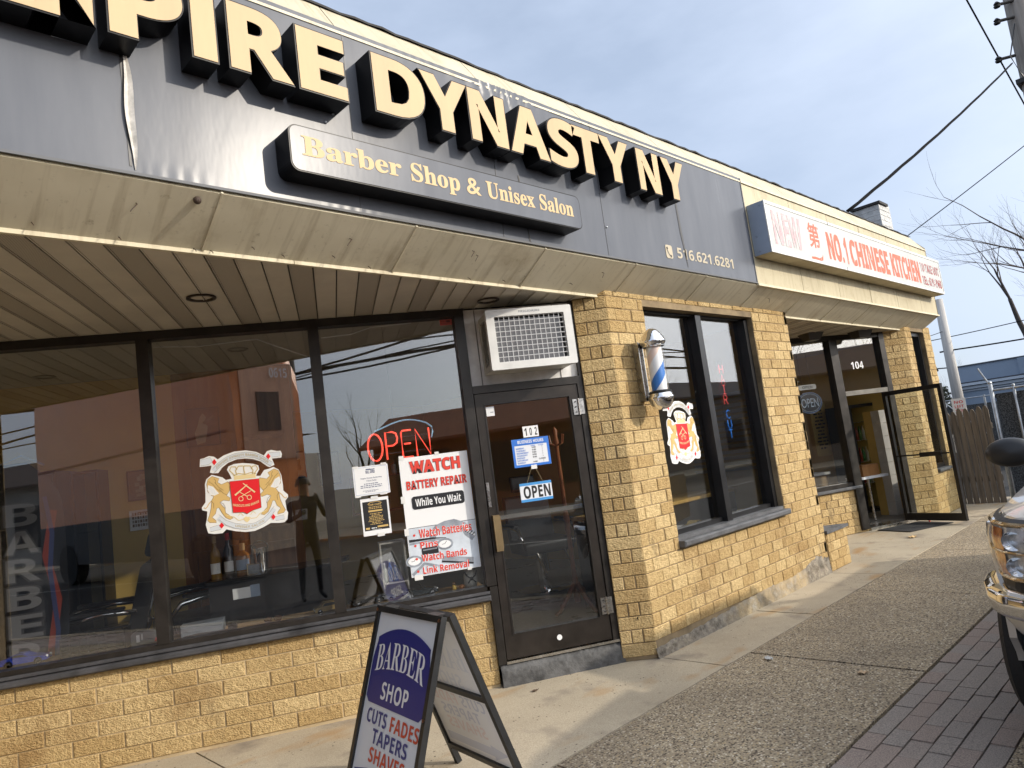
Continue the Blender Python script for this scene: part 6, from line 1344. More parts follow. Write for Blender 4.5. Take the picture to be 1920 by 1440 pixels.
    m = MB(); m.box(0, 0.22, 0, 0.15, 0, 0.01); m.box(0, 0.22, 0.14, 0.15, 0.01, 0.14); m.build('board', wood_mat('wicker', (0.35, 0.2, 0.07), (0.5, 0.3, 0.12)), T); m = MB(); stroke(m, [(0.05, 0.04), (0.09, 0.1), (0.12, 0.05), (0.16, 0.09)], 0.012, 0.138, 0); m.build('mark', INKB, T)
takeout_inside()
# ================================================================== PARKED TRUCK
def truck():
    # local x runs from the front bumper to the tail, +y = side next to the sidewalk
    T = thing('parked_truck', 'silver pickup truck with chrome bumper and black mirror parked nose in at the kerb', 'truck', (3.42, -3.09, 0))
    pt, nt, b = nodes('silver_tan_paint'); b.inputs['Base Color'].default_value = (0.56, 0.55, 0.53, 1); b.inputs['Metallic'].default_value = 0.55; b.inputs['Roughness'].default_value = 0.3; b.inputs['Coat Weight'].default_value = 1.0; b.inputs['Coat Roughness'].default_value = 0.03
    plan = [(5.75, 0.93), (5.0, 0.965), (1.6, 0.97), (0.95, 0.97), (0.62, 0.955), (0.42, 0.93), (0.28, 0.89), (0.18, 0.83), (0.11, 0.74), (0.06, 0.60), (0.02, 0.40), (0.0, 0.2), (0.0, 0.0)]
    def PL(t, out=0.0):
        k = t*(len(plan)-1); i = min(len(plan)-2, int(k)); f = k-i
        p = Vector((plan[i][0]*(1-f)+plan[i+1][0]*f, plan[i][1]*(1-f)+plan[i+1][1]*f)); d = Vector((plan[i+1][0]-plan[i][0], plan[i+1][1]-plan[i][1])).normalized()
        return p+Vector((d.y, -d.x))*-out if False else p+Vector((-abs(d.y) if d.y < 0 else 0, -d.x))*out
    N = len(plan)-1
    def patch(m, i0, i1, prof, n=24, both=True, mi=0):
        """surface following the plan outline between plan indices; prof = list of (z, outward offset)"""
        for s in ((1, -1) if both else (1,)):
            def S(u, v):
                q = PL((i0+(i1-i0)*u)/N, 0); k = v*(len(prof)-1); j = min(len(prof)-2, int(k)); f = k-j
                z = prof[j][0]*(1-f)+prof[j+1][0]*f; o = prof[j][1]*(1-f)+prof[j+1][1]*f
                q = PL((i0+(i1-i0)*u)/N, o); return (q.x, s*q.y, z)
            o0 = len(m.f); m.grid(S, n, (len(prof)-1)*3, mi)
            if s < 0:
                for k in range(o0, len(m.f)): m.f[k] = m.f[k][::-1]
    # front clip and fenders above the wheel arch
    m = MB(); patch(m, 3, 12, [(0.80, 0.0), (0.92, 0.012), (1.0, 0.0), (1.045, -0.05)], 40)
    # flank with arches
    ring_ = lambda cx, r: [(cx+r*math.cos(rad(a)), 0.36+r*math.sin(rad(a))) for a in range(0, 181, 12)]
    fl = [(0.42, 0.48), (0.42, 1.0), (1.6, 1.03), (5.75, 1.08), (5.75, 0.45)]+ring_(4.45, 0.44)+[(4.0, 0.36), (1.36, 0.36)]+ring_(0.92, 0.43)+[(0.48, 0.40)]
    for s in (1, -1):
        y = s*0.955; n0 = len(m.v)
        m.prism(fl, min(y, y-s*0.03), max(y, y-s*0.03))
    # hood, cowl, bed
    def hood(u, v):
        x = 0.04+1.45*u; w = 0.90 if u > 0.25 else 0.90-0.34*(1-u/0.25)**2; y = -w+2*w*v; t = abs(2*v-1)
        return (x+0.10*t**3*(1-u), y, 1.02+0.125*u**0.7+0.045*(1-t**2.5)-0.02*t**8)
    m.grid(hood, 16, 20)
    body = m.build('body', pt, T, smooth=True, angle=35)
    # cab with glass
    def loft(secs, m, mi=0):
        n = len(secs[0])
        for a, b2 in zip(secs, secs[1:]):
            for k in range(n-1): m.add([a[k], a[k+1], b2[k+1], b2[k]], [(0, 1, 2, 3)], mi)
    m = MB(); top = 1.60
    roof = lambda u, v: (2.12+1.75*u, (-0.58+1.16*v), top-0.03*(2*v-1)**4-0.02*(2*u-1)**2)
    m.grid(roof, 8, 8)
    for s in (1, -1):
        for (x0, x1, xt0, xt1) in ((1.52, 1.60, 2.10, 2.18), (2.72, 2.82, 2.78, 2.86), (3.98, 4.12, 3.80, 3.90)):
            m.add([(x0, s*0.90, 1.06), (x1, s*0.905, 1.06), (xt1, s*0.58, top-0.02), (xt0, s*0.58, top-0.02), (x0, s*0.86, 1.06), (x1, s*0.865, 1.06), (xt1, s*0.54, top-0.02), (xt0, s*0.54, top-0.02)], [(0, 1, 2, 3), (7, 6, 5, 4), (0, 4, 5, 1), (1, 5, 6, 2), (2, 6, 7, 3), (3, 7, 4, 0)])
        m.add([(1.5, s*0.96, 1.03), (4.15, s*0.96, 1.06), (4.12, s*0.89, 1.075), (1.52, s*0.89, 1.075)], [(0, 1, 2, 3)])
    m.build('cab', pt, T, smooth=True, angle=35)
    G = glass_mat('vehicle_glass', 1.5, (0.85, 0.88, 0.87))
    m = MB(); m.add([(1.5, -0.84, 1.12), (1.5, 0.84, 1.12), (2.12, 0.56, top-0.02), (2.12, -0.56, top-0.02)], [(0, 1, 2, 3)]); m.build('windscreen', G, T)
    for s in (1, -1):
        for a, b2, c2, d2 in ((1.62, 2.70, 2.78, 2.18), (2.84, 3.97, 3.80, 2.88)): MB().add([(a, s*0.89, 1.08), (b2, s*0.89, 1.08), (c2, s*0.57, top-0.05), (d2, s*0.57, top-0.05)], [(0, 1, 2, 3)]).build('side_window', G, T)
    m = MB(); m.box(4.15, 4.2, -0.93, 0.93, 0.55, 1.08); m.box(5.68, 5.73, -0.93, 0.93, 0.5, 1.08); m.box(4.2, 5.68, -0.9, 0.9, 0.55, 0.6); m.build('cargo_bed', pt, T)
    m = MB(); m.box(1.3, 5.5, -0.5, 0.5, 0.28, 0.42); m.box(0.3, 1.3, -0.45, 0.45, 0.3, 0.75); m.box(1.5, 4.1, -0.85, 0.85, 0.42, 0.5); m.build('chassis', BLACKM, T)
    m = MB()
    for cx in (0.92, 4.45):
        for s in (1, -1): m.lathe([(0.44, s*0.60), (0.44, s*0.925)], (cx, 0, 0.37), 24, axis='y')
    m.build('wheel_arch_liner', INKB, T)
    # headlights: amber outer lens, clear inner lens with reflectors
    amber = mat('amber_lens', (0.70, 0.21, 0.045), 0.15, coat=1.0, var=0.45, vscale=40); refl = mat('lamp_reflector', (0.66, 0.71, 0.78), 0.25, metal=0.45, var=0.5, vscale=26)
    for s in (1, -1):
        m = MB()
        patch(m, 4.9, 9.3, [(0.795, 0.006), (0.85, 0.014), (0.96, 0.014), (1.015, 0.004)], 18, both=False)
        if s < 0: m.v = [(x, -y, z) for x, y, z in m.v]; m.f = [f[::-1] for f in m.f]
        o = m.build('headlight', refl, T, smooth=True)
        m = MB(); patch(m, 5.0, 6.9, [(0.805, 0.012), (0.85, 0.019), (0.96, 0.019), (1.005, 0.010)], 12, both=False)
        if s < 0: m.v = [(x, -y, z) for x, y, z in m.v]; m.f = [f[::-1] for f in m.f]
        m.build('indicator', amber, o, smooth=True)
        m = MB(); patch(m, 4.85, 9.35, [(0.900, 0.022), (0.905, 0.028), (0.912, 0.022)], 18, both=False); patch(m, 4.85, 9.35, [(1.012, 0.008), (1.022, 0.016), (1.032, 0.006)], 18, both=False); patch(m, 4.85, 9.35, [(0.782, 0.008), (0.79, 0.016), (0.80, 0.008)], 18, both=False)
        if s < 0: m.v = [(x, -y, z) for x, y, z in m.v]; m.f = [f[::-1] for f in m.f]
        m.build('trim', mat('champagne_chrome', (0.62, 0.50, 0.34), 0.15, metal=1.0), o, smooth=True)
        for i, zz in enumerate((0.852, 0.958)):
            for t in (7.35, 8.2, 8.95):
                q = PL(t/N, 0.012); MB().lathe([(0.0005, 0.012), (0.012, 0.014), (0.02, 0.004), (0.040, -0.016)], (q.x, s*q.y, zz), 18, axis='x').build('bulb', CHROME, o, smooth=True)
        m = MB(); patch(m, 4.95, 9.28, [(0.80, 0.030), (0.86, 0.036), (0.95, 0.036), (1.01, 0.024)], 18, both=False)
        if s < 0: m.v = [(x, -y, z) for x, y, z in m.v]; m.f = [f[::-1] for f in m.f]
        m.build('lens', glass_mat('lamp_lens', 1.4, (0.95, 0.95, 0.95)), o, smooth=True)
    # grille
    m = MB(); patch(m, 9.45, 12, [(0.80, 0.0), (1.03, 0.0)], 16); m.build('grille', INKB, T)
    m = MB()
    for z in (0.83, 0.895, 0.96, 1.02): patch(m, 9.4, 12, [(z-0.012, 0.004), (z, 0.03), (z+0.012, 0.004)], 16)
    m.build('grille_bar', CHROME, T, smooth=True)
    # black hood edge gap, bumper, valance
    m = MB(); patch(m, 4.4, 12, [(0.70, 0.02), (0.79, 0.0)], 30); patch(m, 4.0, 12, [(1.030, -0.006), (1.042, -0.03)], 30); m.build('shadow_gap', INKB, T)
    m = MB(); patch(m, 4.3, 12, [(0.640, 0.04), (0.645, 0.072), (0.70, 0.085), (0.735, 0.080), (0.752, 0.055), (0.756, 0.0)], 44); m.build('bumper', CHROME, T, smooth=True)
    m = MB()
    for s in (1, -1):
        def V(u, v, s=s):
            q = PL((4.3+(12-4.3)*u)/N, 0.05-0.05*v*v); low = 0.615-0.34*min(1, max(0, (u-0.20)/0.62))**1.15; z = 0.64-(0.64-low)*v; return (q.x, s*q.y, z)
        o0 = len(m.f); m.grid(V, 40, 8)
        if s > 0:
            for k in range(o0, len(m.f)): m.f[k] = m.f[k][::-1]
    m.build('lower_bumper', pt, T, smooth=True)
    # wheels
    tyre = mat('tyre_rubber', (0.016, 0.016, 0.017), 0.75, bump=0.6, bscale=45)
    for cx in (0.87, 4.45):
        for s in (1, -1):
            m = MB(); y = s*0.895
            m.lathe([(0.22, y-0.12), (0.34, y-0.128), (0.372, y-0.105), (0.378, y-0.05), (0.374, y-0.045), (0.374, y-0.012), (0.378, y-0.008), (0.378, y+0.008), (0.374, y+0.012), (0.374, y+0.045), (0.378, y+0.05), (0.372, y+0.105), (0.34, y+0.128), (0.22, y+0.12)], (cx, 0, 0.379), 40, axis='y'); w = m.build('wheel', tyre, T, smooth=True, angle=30)
            m = MB(); ys = y+s*0.10; m.lathe([(0.225, ys), (0.21, ys-s*0.01), (0.19, ys-s*0.05), (0.06, ys-s*0.02), (0.0005, ys)], (cx, 0, 0.379), 30, axis='y'); m.build('rim', STEEL, w, smooth=True, angle=40)
    # door mirrors
    for s in (1, -1):
        m = MB(); c0 = Vector((1.93, s*1.11, 1.215))
        for k in range(1): m.lathe([(0.0005, -0.075), (0.06, -0.07), (0.085, -0.04), (0.09, 0.0), (0.085, 0.05), (0.0005, 0.06)], (0, 0, 0), 24, axis='x')
        m.v = [(c0.x+x*0.9, c0.y+y*1.55, c0.z+z*1.02) for x, y, z in m.v]
        o = m.build('mirror', mat('mirror_black_plastic', (0.02, 0.02, 0.021), 0.4), T, smooth=True, angle=60)
        MB().tube([(1.93, s*0.90, 1.11), (1.93, s*1.06, 1.18)], 0.035, 8).build('mirror_arm', BLACKM, o)
    # door lines and handles
    for s in (1, -1):
        for x in (1.62, 2.80, 3.98): MB().box(x-0.004, x+0.004, min(s*0.954, s*0.957), max(s*0.954, s*0.957), 0.5, 1.05).build('door_gap', INKB, T)
        for x in (2.55, 3.75): MB().box(x, x+0.18, min(s*0.957, s*0.985), max(s*0.957, s*0.985), 0.92, 0.95).build('door_handle', CHROME, T)
    m = MB(); m.tube([(1.5, -0.5, 1.135), (1.62, 0.2, 1.22), (1.6, 0.55, 1.20)], 0.008, 6); m.build('wiper', BLACKM, T)
truck()
def litter():
    def scrap(name, label, cat, x, y, w, col, seed, curl=0.012):
        rnd = random.Random(seed); T = thing(name, label, cat, (x, y, 0.002), rnd.uniform(0, 6)); m = MB()
        m.grid(lambda u, v: ((u-0.5)*w*(1-0.7*abs(v-0.5)), (v-0.5)*w*1.3, curl*abs(math.sin(u*5+v*4+seed))+0.001), 6, 6)
        m.build('blade' if name == 'fallen_leaf' else 'sheet', mat('litter_%s' % seed_name[seed], col, 0.7), T); MB().tube([(0, -w*0.65, 0.003), (0, -w*0.95, 0.006)], 0.0015, 5).build('stem' if name == 'fallen_leaf' else 'corner', mat('litter_%s' % seed_name[seed], col, 0.7), T)
    seed_name = {1: 'tan', 2: 'white', 3: 'straw', 4: 'brown'}
    scrap('paper_scrap', 'crumpled white paper scrap at the aggregate joint near the door', 'litter', 4.62, -0.50, 0.05, (0.6, 0.6, 0.58), 2)
    scrap('fallen_leaf', 'pale tan leaf in the middle of the aggregate walk', 'leaf', 4.55, -1.15, 0.045, (0.5, 0.36, 0.22), 1)
    scrap('fallen_leaf', 'straw coloured leaf on the concrete by the takeout door', 'leaf', 9.7, 0.10, 0.09, (0.55, 0.38, 0.18), 3)
    scrap('fallen_leaf', 'small dark brown leaf near the barber shop step', 'leaf', 3.45, 0.62, 0.035, (0.08, 0.05, 0.03), 4, 0.004)
litter()
# ================================================================== BEYOND THE SHOP
def fence():
    T = thing('wood_fence', 'weathered grey stockade fence at the far end of the shop', 'fence', (12.86, 0.42, -0.02), rad(-90))
    rnd = random.Random(9); wm = wood_mat('weathered_cedar', (0.085, 0.07, 0.055), (0.20, 0.165, 0.125), 3, (9, 9, 0.5), 0.85)
    for i in range(8):
        w = 0.079; x = i*0.089; h = 1.50+rnd.uniform(-0.02, 0.03)
        m = MB(); m.prism([(x, 0.02), (x+w, 0.02), (x+w, h-0.07), (x+w*0.72, h-0.01), (x+w/2, h), (x+w*0.28, h-0.01), (x, h-0.07)], -0.012+rnd.uniform(-0.004, 0.004), 0.012); m.build('picket', wm, T)
    m = MB(); m.box(0, 0.71, 0.012, 0.05, 0.35, 0.44); m.box(0, 0.71, 0.012, 0.05, 1.15, 1.24); m.build('rail', wm, T)
    # chain link gate with dark screen
    T = thing('chain_link_gate', 'galvanised chain link gate with dark privacy mesh next to the stockade fence', 'gate', (13.3, -0.28, -0.03), rad(-90))
    for x, h in ((0.0, 1.86), (0.30, 1.78), (0.62, 1.78), (2.2, 1.8)):
        m = MB(); m.tube([(x, 0, 0), (x, 0, h)], 0.030 if x == 0 else 0.021, 10); m.ball((x, 0, h), 0.033 if x == 0 else 0.024, 8); m.build('post', GALV, T, smooth=True)
    m = MB(); m.tube([(0, 0, 1.74), (2.2, 0, 1.74)], 0.018, 8); m.build('top_rail', GALV, T); m = MB(); m.tube([(0.3, 0, 1.74), (0.45, -0.04, 1.74), (0.62, 0, 1.66)], 0.016, 8); m.tube([(-0.12, 0, 2.12), (0.0, 0, 1.82)], 0.012, 6); m.build('brace', GALV, T)
    sm, nt, b = nodes('privacy_mesh'); c = coord(nt); nt.links.new(ramp(nt, noise(nt, c, 60, 3), 0.4, 0.62, (0.018, 0.02, 0.022), (0.11, 0.12, 0.13)), b.inputs['Base Color']); b.inputs['Roughness'].default_value = 0.85
    MB().box(0.04, 2.2, 0.03, 0.036, 0.05, 1.68).build('privacy_screen', sm, T)
    T = thing('plastic_bag', 'tan plastic bag hung on the chain link gate post', 'bag', (13.25, -0.93, 1.34), rad(-90))
    m = MB(); m.lathe([(0.0005, -0.16), (0.07, -0.15), (0.095, -0.08), (0.08, 0.0), (0.04, 0.06), (0.05, 0.12), (0.02, 0.14)], (0, 0, 0), 14); m.build('bag', mat('tan_plastic', (0.50, 0.36, 0.24), 0.4, var=0.25, bump=0.6, bscale=25), T, smooth=True)
    MB().tube([(0, 0, 0.13), (0, 0.02, 0.18), (0.02, 0.03, 0.2)], 0.006, 6).build('handle', mat('tan_plastic2', (0.3, 0.2, 0.08), 0.4), T)
    T = thing('parking_sign', 'white no parking sign with red print behind the stockade fence', 'sign', (14.6, 0.52, 1.52), rad(-90))
    m = MB(); m.box(-0.11, 0.11, 0, 0.006, -0.15, 0.15); m.build('plate', PAPER, T); m = MB()
    for t, z in (('NO', 0.06), ('LEFT', -0.02), ('TURN', -0.10)): text(m, t, -0.07, 0.07, z, z+0.05, -0.001, 0, 'sb', 0)
    m.build('lettering', RED, T); MB().tube([(0, 0.02, -1.6), (0, 0.02, 0.1)], 0.02, 8).build('post', GALV, T)
    T = thing('chain_link_fence', 'far chain link fence with a dark screen in front of the blue building', 'fence', (20.5, 2.6, -0.03), rad(-90))
    for k in range(7):
        MB().tube([(k*1.2, 0, 0), (k*1.2, 0, 1.75)], 0.025, 8).build('post', GALV, T)
    MB().tube([(0, 0, 1.72), (7.2, 0, 1.72)], 0.018, 6).build('top_rail', GALV, T); MB().box(0, 7.2, 0.02, 0.025, 0.05, 1.55).build('privacy_screen', sm, T)
    MB().tube([(0.3, 0, 1.70), (1.2, 0, 0.7)], 0.015, 6).build('brace', GALV, T)
fence()
def clinic():
    X = 44.0
    T = thing('clinic_building', 'pale blue clinic with white cornice and sign band beyond the fence', 'building', (X, 7.5, 0), rad(-90))
    bl = mat('pale_blue_stucco', (0.235, 0.30, 0.395), 0.8, var=0.08, vscale=0.6); wh = mat('clinic_white_trim', (0.46, 0.52, 0.60), 0.7)
    MB().box(0, 24, 0, 14, 0, 3.55).build('wall', bl, T)
    m = MB(); m.box(-0.3, 24, -0.35, 0.1, 2.50, 2.64); m.box(-0.15, 24, -0.2, 0.1, 2.32, 2.46); m.box(-0.05, 24, -0.08, 0.1, 2.20, 2.28); m.build('cornice', wh, T)
    m = MB(); m.box(-0.3, 24, -0.37, 0.1, 2.66, 2.70); m.build('cornice_gutter', mat('gutter_dark', (0.05, 0.06, 0.08), 0.5), T)
    m = MB(); m.box(3.3, 24, -0.1, 0.2, 2.72, 3.75); m.box(2.75, 3.3, -0.06, 0.2, 2.72, 3.55); m.build('sign_band', bl, T)
    m = MB(); frame(m, 3.3, 23.9, 2.74, 3.74, 0.06, -0.14, -0.1); m.build('band_trim', wh, T)
    MB().box(-0.05, 24, -0.05, 14, 3.55, 3.62).build('roof', mat('gutter_dark', (0.05, 0.06, 0.08), 0.5), T)
    dk = mat('clinic_letters', (0.03, 0.045, 0.08), 0.5)
    m = MB(); text(m, 'Connect', 5.25, 8.2, 3.02, 3.45, -0.14, 0, '', 0.012); m.build('lettering', dk, T)
    m = MB()
    for k in range(4):
        a = rad(45+90*k); m.prism([(4.75+0.17*math.cos(a)+0.14*math.cos(t*0.7854), 3.22+0.17*math.sin(a)+0.14*math.sin(t*0.7854)) for t in range(8)], -0.14, -0.12, k % 2)
    m.build('emblem', [dk, mat('clinic_blue', (0.04, 0.20, 0.60), 0.5)], T)
    for x in (3.4, 5.05):
        m = MB(); m.tube([(x, -0.1, 3.5), (x, -0.5, 3.72), (x, -0.7, 3.6)], 0.03, 6); m.lathe([(0.2, -0.16), (0.08, 0.0), (0.0005, 0.05)], (x, -0.7, 3.55), 12); m.build('gooseneck_lamp', BLACKM, T)
    for x in (3.6, 6.2, 9.0):
        m = MB(); frame(m, x, x+1.6, 0.9, 1.62, 0.1, -0.06, 0.02); w = m.build('window', wh, T); m = MB()
        for k in range(4): m.box(x+0.12+k*0.36, x+0.12+k*0.36+0.28, -0.03, -0.01, 1.32, 1.5)
        m.box(x+0.1, x+1.5, -0.02, 0.0, 1.0, 1.26); m.build('pane', INKB, w)
    m = MB(); m.ball((1.6, -0.2, 1.75), 0.12, 8); m.tube([(1.6, 0, 1.7), (1.6, -0.2, 1.75)], 0.05, 6); m.build('wall_lamp', BLACKM, T)
clinic()
def pole_and_wires():
    wood = wood_mat('utility_pole_wood', (0.16, 0.14, 0.12), (0.30, 0.27, 0.24), 2, (8, 8, 0.4), 0.85)
    T = thing('utility_pole', 'tall grey utility pole at the top right with wires and insulators', 'utility pole', (16.0, -1.40, 0))
    m = MB(); m.tube([(0, 0, -0.02), (0.0, 0.0, 12.5)], [0.25, 0.22], 18); m.build('shaft', wood, T, smooth=True)
    for z, s in ((8.45, 0.0), (7.75, 0.1), (8.75, -0.05)):
        m = MB(); m.tube([(-0.2, 0.1+s, z), (-0.36, 0.3+s, z-0.02)], 0.03, 8); m.lathe([(0.05, -0.05), (0.06, -0.02), (0.035, 0.0), (0.055, 0.02), (0.02, 0.06)], (-0.38, 0.33+s, z-0.02), 12); m.build('insulator', BLACKM, T)
    m = MB(); m.tube([(-0.26, 0, 6.9), (-0.4, 0.15, 7.3), (-0.38, 0.25, 7.7), (-0.26, 0.1, 8.3)], 0.012, 6); m.box(-0.27, 0.27, -0.27, 0.27, 7.2, 7.28); m.build('cable_loop', BLACKM, T)
    def wire(name, label, pts, r=0.012, sag=0.0, n=24, twist=0):
        a, b = Vector(pts[0]), Vector(pts[1]); m = MB()
        line = [a.lerp(b, i/n)-Vector((0, 0, 4*sag*(i/n)*(1-i/n))) for i in range(n+1)]
        if twist:
            for k in range(3):
                rr = random.Random(k); m.tube([p+Vector((0.009*math.cos(i*0.55+k*2.1), 0.009*math.sin(i*0.5+k*2.1), 0.012*math.sin(i*0.6+k*2.1))) for i, p in enumerate(line)], r*0.55, 6)
        else: m.tube(line, r, 6)
        o = m.build(name, mat('wire_black', (0.008, 0.008, 0.009), 0.9, spec=0.1), smooth=True); tag(o, label, 'wire'); return o
    wire('service_cable', 'thick twisted black cable sagging from the pole down to the roof edge', [(9.9, 0.20, 4.31), (15.6, -1.15, 7.55)], 0.021, 0.06, 26, 1)
    wire('overhead_wire', 'single thin wire from the roof end up past the right edge', [(12.32, 0.22, 4.28), (14.4, -2.1, 6.10)], 0.008, 0.02)
    wire('overhead_wire', 'steep thin wire crossing the sky beside the pole', [(14.0, -0.71, 9.39), (20.0, -0.89, 7.18)], 0.015, 0.0)
    T = thing('utility_pole', 'small distant bare utility pole in front of the blue clinic', 'utility pole', (36.0, 5.75, 0))
    m = MB(); m.tube([(0, 0, 0), (0, 0, 6.35)], [0.24, 0.18], 12); m.build('shaft', wood_mat('pale_pole_wood', (0.34, 0.33, 0.32), (0.52, 0.50, 0.47), 2, (8, 8, 0.4), 0.85), T, smooth=True)
    m = MB(); m.tube([(0, 0.15, 3.25), (0, 0.7, 3.3)], 0.03, 6); m.build('bracket', BLACKM, T); m = MB(); m.tube([(-0.1, 0.55, 3.30), (-0.2, 1.15, 3.10)], 0.13, 8); m.build('lamp_head', BLACKM, T)
    m = MB(); m.tube([(0, 0.2, 4.0), (0, 0.35, 4.0)], 0.04, 6); m.build('insulator', BLACKM, T)
    wire('overhead_wire', 'higher thin wire behind the distant pole', [(36.2, 8.5, 4.6), (36.2, -2.5, 5.1)], 0.02, 0.15)
    wire('overhead_wire', 'lower dark wire from the distant pole to the right edge', [(36.0, 5.6, 4.0), (36.2, -2.5, 4.05)], 0.035, 0.1)
    wire('overhead_wire', 'faint wire between the shop corner and the distant pole', [(24, 6.2, 3.9), (36.0, 5.8, 4.9)], 0.014, 0.2)
pole_and_wires()
# ------------------------------------------------------------------ bare trees
def bare_tree(label, loc, h, seed, spread=0.55, lean=(0, 0), fork=None, lvl=5, group='bare winter trees', r0=None, bend=None):
    rnd = random.Random(seed); T = thing('bare_tree', label, 'tree', loc, 0, group)
    trunk = MB(); twigs = MB(); r0 = r0 or h*0.022
    def grow(p, d, L, r, lv):
        n = 4; pts = [p]; rr = [r]; q = p.copy(); dd = d.copy()
        for i in range(n):
            dd = (dd+Vector((rnd.uniform(-1, 1), rnd.uniform(-1, 1), rnd.uniform(-0.5, 0.9)))*0.13).normalized(); q = q+dd*L/n; pts.append(q.copy()); rr.append(r*(1-0.42*(i+1)/n))
        (trunk if lv >= lvl-1 else twigs).tube(pts, rr, 7 if lv >= lvl-1 else (4 if lv > 1 else 3), cap=False)
        if lv == 0: return
        nb = rnd.randint(2, 3) if lv > 1 else rnd.randint(3, 4)
        for k in range(nb):
            t = 1.0 if k == 0 else rnd.uniform(0.35, 0.95); i = min(n, max(1, int(round(t*n)))); a = rnd.uniform(0, 2*math.pi)
            o = dd.orthogonal().normalized(); o.rotate(Matrix.Rotation(a, 3, dd)); nd = (dd*(1.0 if k == 0 else 0.75)+o*spread*(0.5 if k == 0 else rnd.uniform(0.7, 1.3))+Vector((0, 0, 0.18))).normalized()
            grow(pts[i], nd, L*rnd.uniform(0.62, 0.85), rr[i]*(0.78 if k == 0 else 0.6), lv-1)
    d0 = Vector((lean[0], lean[1], 1)).normalized()
    if fork:
        top = Vector((0, 0, fork)); trunk.tube([Vector((0, 0, -0.05)), Vector((0.03, 0.02, fork*0.5)), top], [r0*1.25, r0*1.05, r0], 9, cap=False)
        for s in (-1, 1): grow(top, Vector((0.1*s, s*0.36, 1)).normalized(), h*0.26, r0*0.7, lvl)
    else: grow(Vector((0, 0, -0.05)), d0, h*0.30, r0, lvl)
    bk = mat('bare_bark', (0.055, 0.045, 0.038), 0.9, var=0.4, vscale=5); tw = mat('bare_twig', (0.085, 0.068, 0.058), 0.9)
    trunk.build('trunk', bk, T, smooth=True); twigs.build('crown', tw, T)
    return T
bare_tree('bare forked tree standing behind the blue clinic roof', (52, 5.35, 0), 11.6, 5, 0.42, fork=4.6, r0=0.26)
bare_tree('large bare tree reaching in from the right edge above the truck', (24.0, -3.0, 0), 9.0, 14, 0.6, (0, 0.38), lvl=6, r0=0.33)
bare_tree('small bare tree at the far right edge over the clinic', (50, 1.0, 0), 9.0, 27, 0.6, (0, 0.25))
bare_tree('low bare shrub like tree beside the clinic corner', (48, 8.6, 0), 4.6, 33, 0.6)
def shrubs():
    rnd = random.Random(12)
    for i, (x, y, h, w, lab) in enumerate(((43.0, 8.15, 2.6, 0.55, 'dark evergreen bush at the left corner of the clinic'), (50, 3.6, 4.3, 1.2, 'low evergreen top showing above the clinic roof'))):
        T = thing('evergreen_bush', lab, 'bush', (x, y, 0)); m = MB()
        for k in range(900):
            a, b2, c = rnd.uniform(0, 6.283), rnd.random()**0.5, rnd.random(); z = h*(0.1+0.9*c); r = w*b2*(1-0.5*abs(2*c-1))*rnd.uniform(0.7, 1.15); p = Vector((r*math.cos(a), r*math.sin(a), z)); s = rnd.uniform(0.05, 0.13)
            u = Vector((rnd.uniform(-1, 1), rnd.uniform(-1, 1), rnd.uniform(-1, 1))).normalized()*s; v = u.orthogonal().normalized()*s*0.6; m.add([p-u, p+v, p+u, p-v], [(0, 1, 2, 3)])
        m.build('foliage', mat('evergreen_leaf', (0.05, 0.055, 0.03), 0.8, var=0.5, vscale=9), T); MB().tube([(0, 0, -0.02), (0, 0, h*0.8)], 0.05, 6).build('stem', mat('bare_bark', (0.055, 0.045, 0.038), 0.9), T)
shrubs()
